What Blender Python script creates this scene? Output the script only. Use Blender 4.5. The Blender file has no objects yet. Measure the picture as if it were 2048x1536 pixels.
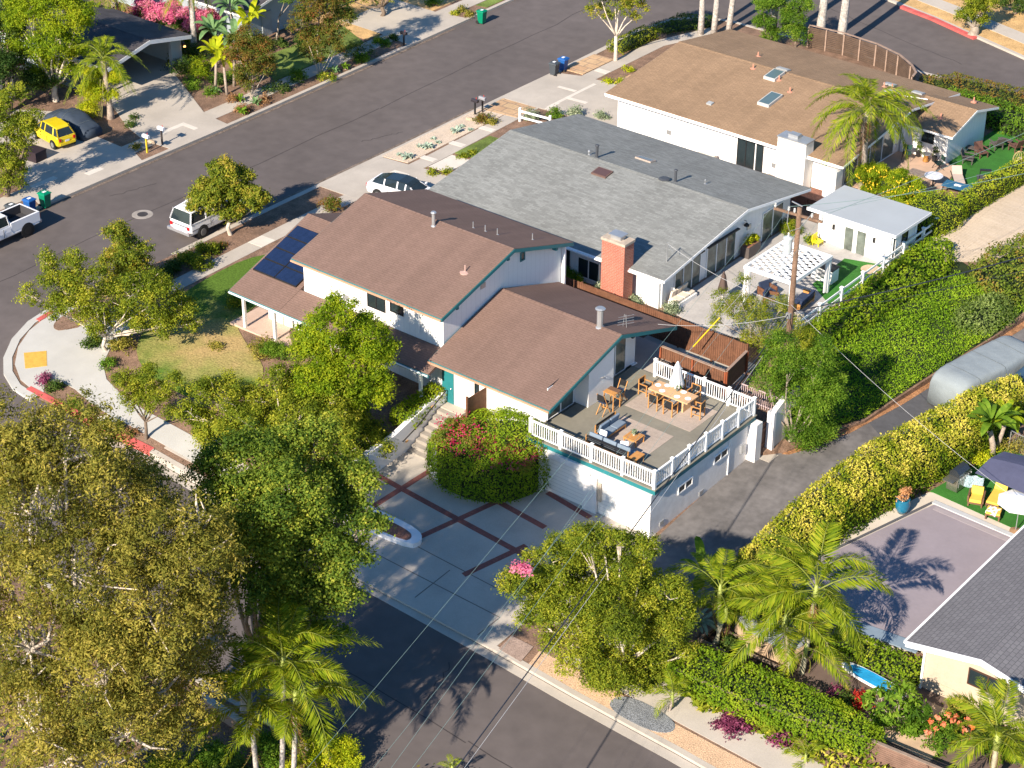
import bpy, math, random
import numpy as np
from mathutils import Vector, Matrix
from mathutils.geometry import delaunay_2d_cdt

# ---------------------------------------------------------------- camera, sky, sun
PITCH, ROLL, YAW, FPX = math.radians(30.8), math.radians(.42), math.radians(38.47), 4141.0
CAM = np.array([47.28121213, -70.65078328, 59.56447287])
_fw = np.array([-math.sin(YAW), math.cos(YAW), 0]); _rt = np.array([math.cos(YAW), math.sin(YAW), 0]); _up = np.array([0, 0, 1.])
CF = _fw*math.cos(PITCH)-_up*math.sin(PITCH); _u0 = _fw*math.sin(PITCH)+_up*math.cos(PITCH)
CR = _rt*math.cos(ROLL)+_u0*math.sin(ROLL); CU = -_rt*math.sin(ROLL)+_u0*math.cos(ROLL)
scene = bpy.context.scene
col = scene.collection
cam_d = bpy.data.cameras.new('camera'); cam = bpy.data.objects.new('camera', cam_d); col.objects.link(cam)
cam_d.sensor_width = 36; cam_d.lens = FPX/2048*36; cam_d.clip_start = 1; cam_d.clip_end = 6000
m = Matrix(((CR[0], CU[0], -CF[0], CAM[0]), (CR[1], CU[1], -CF[1], CAM[1]), (CR[2], CU[2], -CF[2], CAM[2]), (0, 0, 0, 1)))
cam.matrix_world = m
scene.camera = cam

SUN_EL = math.radians(31.5)
_sd = np.array([-.085, .996])  # horizontal direction the shadows fall
w = bpy.data.worlds.new('World'); scene.world = w; w.use_nodes = True
nt = w.node_tree; bg = nt.nodes['Background']
sky = nt.nodes.new('ShaderNodeTexSky'); sky.sky_type = 'NISHITA'; sky.sun_disc = False
sky.sun_elevation = SUN_EL; sky.sun_rotation = math.atan2(-_sd[0], -_sd[1])
sky.altitude = 100; sky.air_density = 1.0; sky.dust_density = .3; sky.ozone_density = 3.0
nt.links.new(sky.outputs[0], bg.inputs[0]); bg.inputs[1].default_value = .09
hsv = nt.nodes.new('ShaderNodeHueSaturation'); hsv.inputs['Saturation'].default_value = 1.25; nt.links.new(sky.outputs[0], hsv.inputs['Color']); nt.links.new(hsv.outputs[0], bg.inputs[0])
sd = bpy.data.lights.new('sun', 'SUN'); sun = bpy.data.objects.new('sun', sd); col.objects.link(sun)
sd.energy = 5.0; sd.angle = math.radians(.55); sd.color = (1.0, .88, .73)
_ld = Vector((_sd[0]*math.cos(SUN_EL), _sd[1]*math.cos(SUN_EL), -math.sin(SUN_EL)))
sun.rotation_euler = _ld.to_track_quat('-Z', 'Y').to_euler(); sun.location = (0, -80, 60)
vs = scene.view_settings; vs.view_transform = 'Standard'; vs.look = 'None'; vs.exposure = .98; vs.gamma = 1
try: scene.cycles.max_bounces = 6; scene.cycles.transparent_max_bounces = 6
except Exception: pass

# ---------------------------------------------------------------- helpers
def ray(x, y): return CF*FPX+CR*(x-1024)+CU*(768-y)
def P(px, py, z):
    d = ray(px, py); return CAM+d*((z-CAM[2])/d[2])
def atd(px, py, ref, off=0.):     # the point seen at a pixel, as far away as ref (+off metres)
    d = ray(px, py); h = d@_fw
    return CAM+d*(((np.array(ref)-CAM)@_fw+off)/h)
def mpp(ref): return ((np.array(ref)-CAM)@CF)/FPX   # metres per pixel there

class TPS:
    def __init__(s, pts, lam=.3):
        p = np.array(pts, float); s.c = p[:, :2]; n = len(p)
        K = s.k(s.c, s.c)+lam*np.eye(n); Q = np.c_[np.ones(n), s.c/50]
        A = np.block([[K, Q], [Q.T, np.zeros((3, 3))]])
        s.w = np.linalg.solve(A, np.r_[p[:, 2], np.zeros(3)])
    def k(s, a, b):
        r = np.sqrt(((a[:, None]-b[None])**2).sum(2))/20+1e-9; return r*r*np.log(r)
    def __call__(s, xy):
        xy = np.atleast_2d(xy); return np.clip(s.k(xy, s.c)@s.w[:-3]+np.c_[np.ones(len(xy)), xy/50]@s.w[-3:], -1.3, 3.2)
HI = TPS([(-85,28,1.4),(-62,20,1.3),(-56,10,1.2),(-56,45,1.35),(-50,-10,.95),(-48,20,1.0),(-48,45,1.2),(-42,60,1.3),(-37,-8,.75),(-36,5,1.1),(-36,25,1.15),(-36,45,1.3),(-30,-9.5,.45),
 (-24,-9.7,.1),(-16,-10.5,-.35),(-30,-4,1.25),(-24,-4,1.45),(-18,-5,1.25),(-17,-1,1.5),(-29,3,1.5),(-25,8,1.6),(-12,8,1.8),(-9,12,2.2),(-28,23,1.8),(-20,23,2.1),(-10,20,2.2),(-10,30,2.2),
 (-4,20,2.15),(-4,27,2.2),(-4,34,2.2),(-20,42,2.2),(-8,40,2.35),(-3,46,2.3),(-30,42,1.6),(-20,62,1.5),(-10,60,1.9),(0,62,2.2),(-12,72,2.5),(-25,75,2.0),(-3,20,2.1),(-3,30,2.2),(4.6,30,.95),(3,15.5,.5),(.8,10,.35),
 (1,22,1.4),(1,29,1.6),(5,36,1.3),(1,38,2.2),(12,40,1.6)])
LO = TPS([(-60,-30,.5),(-40,-30,.3),(-37,-12,.65),(-30,-11,.3),(-30,-22,.1),(-16,-11,-.45),(-9,-11.3,-.65),(-2,-11.3,-.7),(10,-11.5,-.85),(22,-13,-.95),(-5,-1,.1),(-10,-2,-.05),(-14,-3,-.1),(-15,-8,-.35),(-5,-7,-.4),(0,-1,.05),(.5,9,.3),(3,15.5,.45),
 (4.6,30,.85),(8,25,.7),(6,10,.35),(14,12,.3),(12,-5,-.3),(18,-3,-.1),(20,8,.3),(22,25,.8),(5,-7,-.5),(0,-22,-.8),(20,-25,-1.),(8,40,1.2)])
def T(f, x, y): return float(f([[x, y]])[0])
def G(px, py, f=HI, dz=0.):
    z = 1.0
    for _ in range(25): p = P(px, py, z); z = .5*z+.5*(T(f, p[0], p[1])+dz)
    return P(px, py, z)
def GL(px, py, dz=0.): return G(px, py, LO, dz)

BASE = {}
def link(o): col.objects.link(o); return o
def thing(name, label, cat, loc=(0, 0, 0), rz=0., group=None, world=False):
    o = link(bpy.data.objects.new(name, None)); o.location = tuple(float(v) for v in loc); o.rotation_euler = (0, 0, rz); o.empty_display_size = .3
    o['label'] = label; o['category'] = cat
    if group: o['group'] = group
    BASE[o.name] = np.array(loc, float) if world else np.zeros(3)
    return o
def tag(o, label=None, cat=None, group=None, kind=None):
    if label: o['label'] = label
    if cat: o['category'] = cat
    if group: o['group'] = group
    if kind: o['kind'] = kind
    return o
def struct(o, kind='structure'): o['kind'] = kind; return o
def copy_tree(o, parent=None):
    c = o.copy(); col.objects.link(c); c.parent = parent
    for ch in list(o.children): copy_tree(ch, c)
    return c
def place(o, loc, rz=None, label=None, scale=None, name=None):
    o.location = tuple(float(v) for v in loc)
    if rz is not None: o.rotation_euler = (0, 0, rz)
    if scale is not None: o.scale = (scale,)*3
    if label: o['label'] = label
    return o

# ---------------------------------------------------------------- materials
MATS = {}
def S(*c): return tuple((v/255/12.92 if v/255 <= .04045 else ((v/255+.055)/1.055)**2.4) for v in c)
def mat(name, c=(.5, .5, .5), rough=.8, var=.12, vs_=1.5, fine=.0, fs=30., bump=0., bs=40., metal=0., c2=None, spec=.3, trans=0.):
    if name in MATS: return MATS[name]
    M = bpy.data.materials.new(name); M.use_nodes = True; nt = M.node_tree; b = nt.nodes['Principled BSDF']
    b.inputs['Roughness'].default_value = rough; b.inputs['Metallic'].default_value = metal; b.inputs['Specular IOR Level'].default_value = spec
    N = nt.nodes.new; Lk = nt.links.new
    tc = N('ShaderNodeTexCoord'); src = tc.outputs['Object']
    n1 = N('ShaderNodeTexNoise'); n1.inputs['Scale'].default_value = vs_; n1.inputs['Detail'].default_value = 5; n1.inputs['Roughness'].default_value = .6; Lk(src, n1.inputs['Vector'])
    r = N('ShaderNodeValToRGB'); Lk(n1.outputs['Fac'], r.inputs['Fac'])
    lo = tuple(max(0, v*(1-var)) for v in c); hi = tuple(min(1, v*(1+var)) for v in (c2 or c))
    r.color_ramp.elements[0].position = .32; r.color_ramp.elements[1].position = .68
    r.color_ramp.elements[0].color = (*lo, 1); r.color_ramp.elements[1].color = (*hi, 1)
    out = r.outputs['Color']
    if fine > 0:
        n2 = N('ShaderNodeTexNoise'); n2.inputs['Scale'].default_value = fs; n2.inputs['Detail'].default_value = 3; Lk(src, n2.inputs['Vector'])
        mr = N('ShaderNodeMapRange'); mr.inputs[1].default_value = .3; mr.inputs[2].default_value = .7; mr.inputs[3].default_value = 1-fine; mr.inputs[4].default_value = 1+fine; Lk(n2.outputs['Fac'], mr.inputs[0])
        mx = N('ShaderNodeVectorMath'); mx.operation = 'SCALE'; Lk(out, mx.inputs[0]); Lk(mr.outputs[0], mx.inputs['Scale']); out = mx.outputs[0]
    Lk(out, b.inputs['Base Color'])
    if bump > 0:
        n3 = N('ShaderNodeTexNoise'); n3.inputs['Scale'].default_value = bs; n3.inputs['Detail'].default_value = 4; Lk(src, n3.inputs['Vector'])
        bm = N('ShaderNodeBump'); bm.inputs['Strength'].default_value = 1; bm.inputs['Distance'].default_value = bump; Lk(n3.outputs['Fac'], bm.inputs['Height']); Lk(bm.outputs[0], b.inputs['Normal'])
    MATS[name] = M; return M
def brickmat(name, c1, c2, cm, bw, bh, mortar=.01, rough=.85, var=.15, bump=.01, offset=.5, streak=0.):
    if name in MATS: return MATS[name]
    M = bpy.data.materials.new(name); M.use_nodes = True; nt = M.node_tree; b = nt.nodes['Principled BSDF']
    b.inputs['Roughness'].default_value = rough; b.inputs['Specular IOR Level'].default_value = .2
    N = nt.nodes.new; Lk = nt.links.new
    uv = N('ShaderNodeUVMap'); br = N('ShaderNodeTexBrick'); Lk(uv.outputs[0], br.inputs['Vector'])
    br.inputs['Scale'].default_value = 1; br.inputs['Brick Width'].default_value = bw; br.inputs['Row Height'].default_value = bh
    br.inputs['Mortar Size'].default_value = mortar; br.inputs['Mortar Smooth'].default_value = .1; br.offset = offset; br.inputs['Bias'].default_value = 0
    br.inputs['Color1'].default_value = (*c1, 1); br.inputs['Color2'].default_value = (*c2, 1); br.inputs['Mortar'].default_value = (*cm, 1)
    out = br.outputs['Color']
    for sc, am in ((.35, var), (5., var*.6), (22., var*.8)):
        n = N('ShaderNodeTexNoise'); n.inputs['Scale'].default_value = sc; n.inputs['Detail'].default_value = 4; Lk(uv.outputs[0], n.inputs['Vector'])
        mr = N('ShaderNodeMapRange'); mr.inputs[1].default_value = .3; mr.inputs[2].default_value = .7; mr.inputs[3].default_value = 1-am; mr.inputs[4].default_value = 1+am; Lk(n.outputs['Fac'], mr.inputs[0])
        mx = N('ShaderNodeVectorMath'); mx.operation = 'SCALE'; Lk(out, mx.inputs[0]); Lk(mr.outputs[0], mx.inputs['Scale']); out = mx.outputs[0]
    if streak > 0:
        mp = N('ShaderNodeMapping'); mp.inputs['Scale'].default_value = (1.2, .08, 1); Lk(uv.outputs[0], mp.inputs[0])
        n = N('ShaderNodeTexNoise'); n.inputs['Scale'].default_value = 1; n.inputs['Detail'].default_value = 3; Lk(mp.outputs[0], n.inputs['Vector'])
        mr = N('ShaderNodeMapRange'); mr.inputs[1].default_value = .35; mr.inputs[2].default_value = .65; mr.inputs[3].default_value = 1-streak; mr.inputs[4].default_value = 1+streak; Lk(n.outputs['Fac'], mr.inputs[0])
        mx = N('ShaderNodeVectorMath'); mx.operation = 'SCALE'; Lk(out, mx.inputs[0]); Lk(mr.outputs[0], mx.inputs['Scale']); out = mx.outputs[0]
    Lk(out, b.inputs['Base Color'])
    if bump > 0:
        bm = N('ShaderNodeBump'); bm.inputs['Distance'].default_value = bump*.3; bm.inputs['Strength'].default_value = 1; bm.invert = True
        Lk(br.outputs['Fac'], bm.inputs['Height']); Lk(bm.outputs[0], b.inputs['Normal'])
    MATS[name] = M; return M
def leafmat(name, cols, trans=.35, rough=.55, cl=.35):
    if name in MATS: return MATS[name]
    M = bpy.data.materials.new(name); M.use_nodes = True; nt = M.node_tree; b = nt.nodes['Principled BSDF']; o = nt.nodes['Material Output']
    b.inputs['Roughness'].default_value = rough+.1; b.inputs['Specular IOR Level'].default_value = .1
    N = nt.nodes.new; Lk = nt.links.new
    at = N('ShaderNodeAttribute'); at.attribute_name = 'rnd'
    r = N('ShaderNodeValToRGB'); e = r.color_ramp.elements
    for i, c in enumerate(cols):
        pos = i/(len(cols)-1)
        if i == 0: e[0].color = (*c, 1); e[0].position = 0
        elif i == len(cols)-1: e[-1].color = (*c, 1); e[-1].position = 1
        else: q = e.new(pos); q.color = (*c, 1)
    Lk(at.outputs['Fac'], r.inputs['Fac'])
    Lk(r.outputs[0], b.inputs['Base Color'])
    t = N('ShaderNodeBsdfTranslucent'); hs = N('ShaderNodeHueSaturation'); hs.inputs['Saturation'].default_value = 1.15; hs.inputs['Value'].default_value = 1.6; hs.inputs['Hue'].default_value = .485
    Lk(r.outputs[0], hs.inputs['Color']); Lk(hs.outputs[0], t.inputs[0])
    mx = N('ShaderNodeMixShader'); mx.inputs[0].default_value = trans; Lk(b.outputs[0], mx.inputs[1]); Lk(t.outputs[0], mx.inputs[2]); Lk(mx.outputs[0], o.inputs['Surface'])
    MATS[name] = M; return M
def flat(name, c, rough=.6, metal=0., spec=.3, var=.05): return mat(name, c, rough, var, 3., metal=metal, spec=spec)

WHITE = mat('white_paint', (.82, .81, .78), .6, .03, .8, fine=.02, fs=8)
TRIM = mat('white_trim', (.85, .85, .84), .45, .02)
GLASS = mat('window_glass', (.02, .03, .035), .06, .3, .6, spec=.5)
GLASSG = mat('reflecting_glass', (.12, .14, .12), .08, .5, 1.2, spec=.6)
TEAL = mat('teal_paint', (.02, .17, .19), .5, .1)
WOOD = mat('teak_wood', (.50, .24, .075), .55, .15, 5., fine=.1)
DWOOD = mat('brown_fence_wood', (.15, .068, .038), .75, .25, 2.5, fine=.15, fs=12)
GWOOD = mat('weathered_grey_wood', (.24, .18, .14), .8, .2, 3., fine=.15)
CONC = mat('concrete', (.43, .385, .33), .85, .10, .5, fine=.05, fs=14)
CONCW = mat('new_white_concrete', (.43, .42, .39), .85, .06, .6, fine=.04)
BLACK = mat('black_metal', (.02, .02, .022), .45, .1)
DGREY = mat('dark_grey_plastic', (.06, .065, .075), .5, .1)
METAL = mat('galvanised_metal', (.45, .46, .47), .4, .1, metal=.6)
RUBBER = mat('tyre_rubber', (.02, .02, .02), .8, .1)
NAVY = mat('navy_fabric', (.03, .045, .09), .85, .1)
CUSH = mat('blue_grey_cushion', (.17, .22, .28), .9, .08)
SIDING = None

# ---------------------------------------------------------------- mesh builder
class MB:
    def __init__(s): s.v = []; s.f = []; s.mi = []; s.M = None; s.cur = 0
    def at(s, x=0, y=0, z=0, rz=0., rx=0., ry=0.): s.M = Matrix.Translation((x, y, z)) @ Matrix.Rotation(rz, 4, 'Z') @ Matrix.Rotation(ry, 4, 'Y') @ Matrix.Rotation(rx, 4, 'X'); return s
    def add(s, vs, fs):
        n = len(s.v)
        if s.M is not None: vs = [tuple(s.M @ Vector(v)) for v in vs]
        s.v += [tuple(float(c) for c in v) for v in vs]; s.f += [tuple(i+n for i in f) for f in fs]; s.mi += [s.cur]*len(fs); return s
    def box(s, x0, y0, z0, x1, y1, z1):
        x0, x1 = min(x0, x1), max(x0, x1); y0, y1 = min(y0, y1), max(y0, y1); z0, z1 = min(z0, z1), max(z0, z1)
        return s.add([(x0, y0, z0), (x1, y0, z0), (x1, y1, z0), (x0, y1, z0), (x0, y0, z1), (x1, y0, z1), (x1, y1, z1), (x0, y1, z1)],
              [(0, 3, 2, 1), (4, 5, 6, 7), (0, 1, 5, 4), (1, 2, 6, 5), (2, 3, 7, 6), (3, 0, 4, 7)])
    def cbox(s, c, d): return s.box(c[0]-d[0]/2, c[1]-d[1]/2, c[2]-d[2]/2, c[0]+d[0]/2, c[1]+d[1]/2, c[2]+d[2]/2)
    def bar(s, a, b, w, h=None):
        h = h or w; a = Vector(a); b = Vector(b); d = (b-a).normalized(); r = d.cross(Vector((0, 0, 1)))
        if r.length < 1e-4: r = Vector((1, 0, 0))
        r.normalize(); u = r.cross(d)
        vs = [p+r*sx*w/2+u*sy*h/2 for p in (a, b) for sx, sy in ((-1, -1), (1, -1), (1, 1), (-1, 1))]
        return s.add(vs, [(0, 1, 2, 3), (7, 6, 5, 4), (0, 4, 5, 1), (1, 5, 6, 2), (2, 6, 7, 3), (3, 7, 4, 0)])
    def prism(s, pts, axis, a, b):  # polygon in the plane across axis, extruded from a to b
        def q(p, t): return (t, p[0], p[1]) if axis == 'x' else (p[0], t, p[1]) if axis == 'y' else (p[0], p[1], t)
        n = len(pts); vs = [q(p, a) for p in pts]+[q(p, b) for p in pts]
        return s.add(vs, [tuple(range(n))[::-1], tuple(range(n, 2*n))]+[(i, (i+1) % n, n+(i+1) % n, n+i) for i in range(n)])
    def tube(s, pts, rs, n=8, cap=True):
        pts = [Vector(p) for p in pts]
        if not hasattr(rs, '__len__'): rs = [rs]*len(pts)
        vs = []; u = None
        for i, p in enumerate(pts):
            d = (pts[min(i+1, len(pts)-1)]-pts[max(i-1, 0)]).normalized()
            if u is None: u = d.orthogonal().normalized()
            u = (u-d*u.dot(d)); u = u.normalized() if u.length > 1e-5 else d.orthogonal().normalized(); v = d.cross(u)
            vs += [p+(u*math.cos(2*math.pi*k/n)+v*math.sin(2*math.pi*k/n))*rs[i] for k in range(n)]
        fs = [(i*n+k, i*n+(k+1) % n, (i+1)*n+(k+1) % n, (i+1)*n+k) for i in range(len(pts)-1) for k in range(n)]
        if cap: fs += [tuple(range(n))[::-1], tuple((len(pts)-1)*n+k for k in range(n))]
        return s.add(vs, fs)
    def lathe(s, prof, c=(0, 0, 0), n=16, sx=1., sy=1.):
        vs = [(c[0]+r*sx*math.cos(2*math.pi*k/n), c[1]+r*sy*math.sin(2*math.pi*k/n), c[2]+z) for r, z in prof for k in range(n)]
        m = len(prof); fs = [(i*n+k, i*n+(k+1) % n, (i+1)*n+(k+1) % n, (i+1)*n+k) for i in range(m-1) for k in range(n)]
        return s.add(vs, fs+[tuple(range(n))[::-1], tuple((m-1)*n+k for k in range(n))])
    def loft(s, rings, cap=True):
        n = len(rings[0]); vs = [p for r in rings for p in r]; m = len(rings)
        fs = [(i*n+k, i*n+(k+1) % n, (i+1)*n+(k+1) % n, (i+1)*n+k) for i in range(m-1) for k in range(n)]
        if cap: fs += [tuple(range(n))[::-1], tuple((m-1)*n+k for k in range(n))]
        return s.add(vs, fs)
    def grid(s, P_, nu, nv):
        return s.add([P_(i/nu, j/nv) for j in range(nv+1) for i in range(nu+1)], [(j*(nu+1)+i, j*(nu+1)+i+1, (j+1)*(nu+1)+i+1, (j+1)*(nu+1)+i) for j in range(nv) for i in range(nu)])
    def build(s, name, mats, parent=None, smooth=False, bevel=0.):
        me = bpy.data.meshes.new(name); base = BASE.get(parent.name, np.zeros(3)) if parent else np.zeros(3)
        V = np.array(s.v, float)-base
        me.from_pydata(V.tolist(), [], s.f)
        uv = me.uv_layers.new(name='UVMap'); me.update()
        W = np.array(s.v, float)
        for p in me.polygons:
            n = p.normal
            if abs(n.z) > .985: u = Vector((1, 0, 0)); v = Vector((0, 1, 0))
            else: u = Vector((-n.y, n.x, 0)).normalized(); v = n.cross(u).normalized()
            for li in p.loop_indices:
                q = Vector(W[me.loops[li].vertex_index]); uv.data[li].uv = (q.dot(u), q.dot(v))
            if smooth: p.use_smooth = True
        if not isinstance(mats, (list, tuple)): mats = [mats]
        for m_ in mats: me.materials.append(m_)
        if len(mats) > 1:
            for p, i in zip(me.polygons, s.mi): p.material_index = i
        o = link(bpy.data.objects.new(name, me))
        if parent: o.parent = parent; BASE[o.name] = base
        if bevel > 0:
            b = o.modifiers.new('b', 'BEVEL'); b.width = bevel; b.segments = 2; b.limit_method = 'ANGLE'
        return o

def inpoly(poly, pts):
    x, y = pts[:, 0], pts[:, 1]; c = np.zeros(len(pts), bool); n = len(poly)
    for i in range(n):
        x1, y1 = poly[i]; x2, y2 = poly[(i+1) % n]
        if y1 == y2: continue
        k = ((y1 > y) != (y2 > y)) & (x < (x2-x1)*(y-y1)/(y2-y1)+x1); c ^= k
    return c
def densify(poly, st):
    out = []
    for i, a in enumerate(poly):
        b = poly[(i+1) % len(poly)]; L = math.hypot(b[0]-a[0], b[1]-a[1]); n = max(1, int(L/st))
        out += [(a[0]+(b[0]-a[0])*k/n, a[1]+(b[1]-a[1])*k/n) for k in range(n)]
    return out
def smoothp(poly, it=2):   # Chaikin rounding of a closed outline
    for _ in range(it):
        o = []
        for i, a in enumerate(poly):
            b = poly[(i+1) % len(poly)]; o += [(.75*a[0]+.25*b[0], .75*a[1]+.25*b[1]), (.25*a[0]+.75*b[0], .25*a[1]+.75*b[1])]
        poly = o
    return poly
def drape(name, poly, f, m_, off, skirt=.3, step=1.2, kind='structure', parent=None, zf=None, sn=0.):
    poly = densify([(float(a), float(b)) for a, b in poly], step)
    A = np.array(poly); lo = A.min(0); hi = A.max(0)
    gx = np.arange(lo[0]+step*.5, hi[0], step); gy = np.arange(lo[1]+step*.5, hi[1], step)
    g = np.array([(x, y) for x in gx for y in gy]) if len(gx) and len(gy) else np.zeros((0, 2))
    if len(g):
        g = g[inpoly(poly, g)]
        if len(g):
            d = np.sqrt(((g[:, None]-A[None])**2).sum(2)).min(1); g = g[d > step*.35]
    n = len(poly)
    r = delaunay_2d_cdt([Vector(p) for p in poly]+[Vector(p) for p in g], [(i, (i+1) % n) for i in range(n)], [list(range(n))], 1, 1e-4)
    V = np.array([tuple(v) for v in r[0]]); F = [tuple(x) for x in r[2]]
    zz = (zf(V) if zf else f(V))+off
    mb = MB(); mb.v = [(V[i, 0], V[i, 1], zz[i]) for i in range(len(V))]
    mb.f = [t for t in F]
    # make faces point up
    mb.f = [t if ((V[t[1]]-V[t[0]])[0]*(V[t[2]]-V[t[0]])[1]-(V[t[1]]-V[t[0]])[1]*(V[t[2]]-V[t[0]])[0]) > 0 else t[::-1] for t in mb.f]
    if skirt > 0:
        cnt = {}
        for t in mb.f:
            for i in range(len(t)):
                e = (t[i], t[(i+1) % len(t)]); cnt[e] = 1
        bd = [e for e in cnt if (e[1], e[0]) not in cnt]; k = len(mb.v); mp = {}
        for e in bd:
            for i in e:
                if i not in mp: mp[i] = len(mb.v); x, y, z = mb.v[i]; mb.v.append((x, y, z-skirt))
        mb.f += [(e[1], e[0], mp[e[0]], mp[e[1]]) for e in bd]
    mb.mi = [0]*len(mb.f)
    o = mb.build(name, m_, parent)
    if kind: o['kind'] = kind
    return o
def strip(name, path, wd, f, m_, off, skirt=.2, **k):
    p = np.array(path, float); L = []; R = []
    for i in range(len(p)):
        d = p[min(i+1, len(p)-1)]-p[max(i-1, 0)]; d /= np.linalg.norm(d); nrm = np.array([-d[1], d[0]])
        L.append(p[i]+nrm*wd/2); R.append(p[i]-nrm*wd/2)
    return drape(name, [tuple(q) for q in L]+[tuple(q) for q in R[::-1]], f, m_, off, skirt, **k)

# ---------------------------------------------------------------- foliage
def leafobj(name, pts, nrm, size, aspect, rnd, m_, parent=None, fold=.0, along=None):
    n = len(pts); rs = np.random.RandomState(len(pts) % 9973)
    nrm = nrm/np.linalg.norm(nrm, axis=1, keepdims=True)
    t = along if along is not None else rs.normal(size=(n, 3)); t = t-nrm*(t*nrm).sum(1, keepdims=True); t /= np.linalg.norm(t, axis=1, keepdims=True)+1e-9
    b = np.cross(nrm, t); size = np.asarray(size)*np.ones(n)
    L = (size/2)[:, None]; W = (size*aspect/2)[:, None]
    base = BASE.get(parent.name, np.zeros(3)) if parent else np.zeros(3)
    V = np.stack([pts-t*L, pts+b*W-t*L*.1+nrm*W*fold, pts+t*L, pts-b*W-t*L*.1+nrm*W*fold], 1).reshape(-1, 3)-base
    me = bpy.data.meshes.new(name); me.vertices.add(4*n); me.vertices.foreach_set('co', V.astype(np.float32).ravel())
    me.loops.add(4*n); me.loops.foreach_set('vertex_index', np.arange(4*n, dtype=np.int32))
    me.polygons.add(n); me.polygons.foreach_set('loop_start', np.arange(0, 4*n, 4, dtype=np.int32)); me.polygons.foreach_set('loop_total', np.full(n, 4, np.int32))
    a = me.attributes.new('rnd', 'FLOAT', 'FACE'); a.data.foreach_set('value', np.clip(rnd, 0, 1).astype(np.float32))
    me.update(calc_edges=True); me.materials.append(m_)
    o = link(bpy.data.objects.new(name, me))
    if parent: o.parent = parent; BASE[o.name] = base
    return o
def crown_pts(lobes, n, rs, clump=.5, per=26, flat_=.7, shell=.62, under=.35):
    """leaf points gathered in small clumps near the surface of several rough lobes"""
    sub = []; own = []
    for k, l in enumerate(lobes):
        sub.append((*l[:3], l[3]*.72)); own.append(k); m_ = int(np.clip(l[3]/.13, 6, 17))
        for j in range(m_):
            v = rs.normal(size=3); v[2] = abs(v[2])*.9-.35; v /= np.linalg.norm(v); q = l[3]*(.22+.2*rs.rand())*(1 if m_ > 8 else 1.2); sub.append((*(np.array(l[:3])+v*(l[3]*1.08-q*.9)), q)); own.append(k)
    own = np.array(own)
    R = np.array([l[3] for l in sub]); C = np.array([l[:3] for l in sub]); pr = R**2; pr[:] = np.where(R > 1e9, 0, pr); stone = rs.rand(len(sub)); pr = pr/np.sum(pr)
    nc = max(4, n//per); li = rs.choice(len(sub), nc, p=pr)
    d = rs.normal(size=(nc, 3)); d[:, 2] = np.where(d[:, 2] < 0, d[:, 2]*np.where(rs.rand(nc) < under, 1, -1), d[:, 2]); d /= np.linalg.norm(d, axis=1, keepdims=True)
    rr = R[li]*(shell+(1-shell)*rs.rand(nc)**.6)*(1+.16*np.sin(d[:, 0]*5+li)*np.cos(d[:, 1]*6+d[:, 2]*4+li*2))
    cc = C[li]+d*rr[:, None]
    k = rs.poisson(per, nc); idx = np.repeat(np.arange(nc), k); N = len(idx)
    cr = clump*(.6+.8*rs.rand(nc))
    off = rs.normal(size=(N, 3))*cr[idx][:, None]*.55; off[:, 2] *= flat_
    pts = cc[idx]+off
    on = off/(np.linalg.norm(off, axis=1, keepdims=True)+1e-6)
    nr = d[idx]*.5+on*.55+np.array([0, -.12, .45])+rs.normal(size=(N, 3))*.5
    tone = .45*rs.rand(nc)+.55*stone[li]
    return pts, nr, idx, tone, cc, own[li], d
def foliage(name, lobes, n, m_, parent=None, leaf=.2, aspect=.5, seed=1, clump=.5, per=26, flat_=.7, shell=.62, under=.35, drop=0.):
    rs = np.random.RandomState(seed)
    if n > 2000: leaf *= .62; n = int(n*2.1); clump *= .72
    pts, nr, idx, tone, cc, li, d = crown_pts(lobes, n, rs, clump, per, flat_, shell, under)
    N = len(pts); rnd = .5+(tone[idx]-.5)*.85+rs.normal(size=N)*.14
    al = None
    if drop > 0: al = rs.normal(size=(N, 3))*(1-drop); al[:, 2] -= drop
    return leafobj(name, pts, nr, leaf*(.6+.8*rs.rand(N)), aspect, rnd, m_, parent, fold=.25, along=al), cc, li
BARK = mat('grey_bark', (.30, .25, .20), .9, .3, 4., fine=.15)
BARKD = mat('brown_bark', (.16, .12, .09), .9, .3, 4., fine=.15)
BARKW = mat('pale_bark', (.52, .45, .37), .85, .3, 3., fine=.15)
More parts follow.
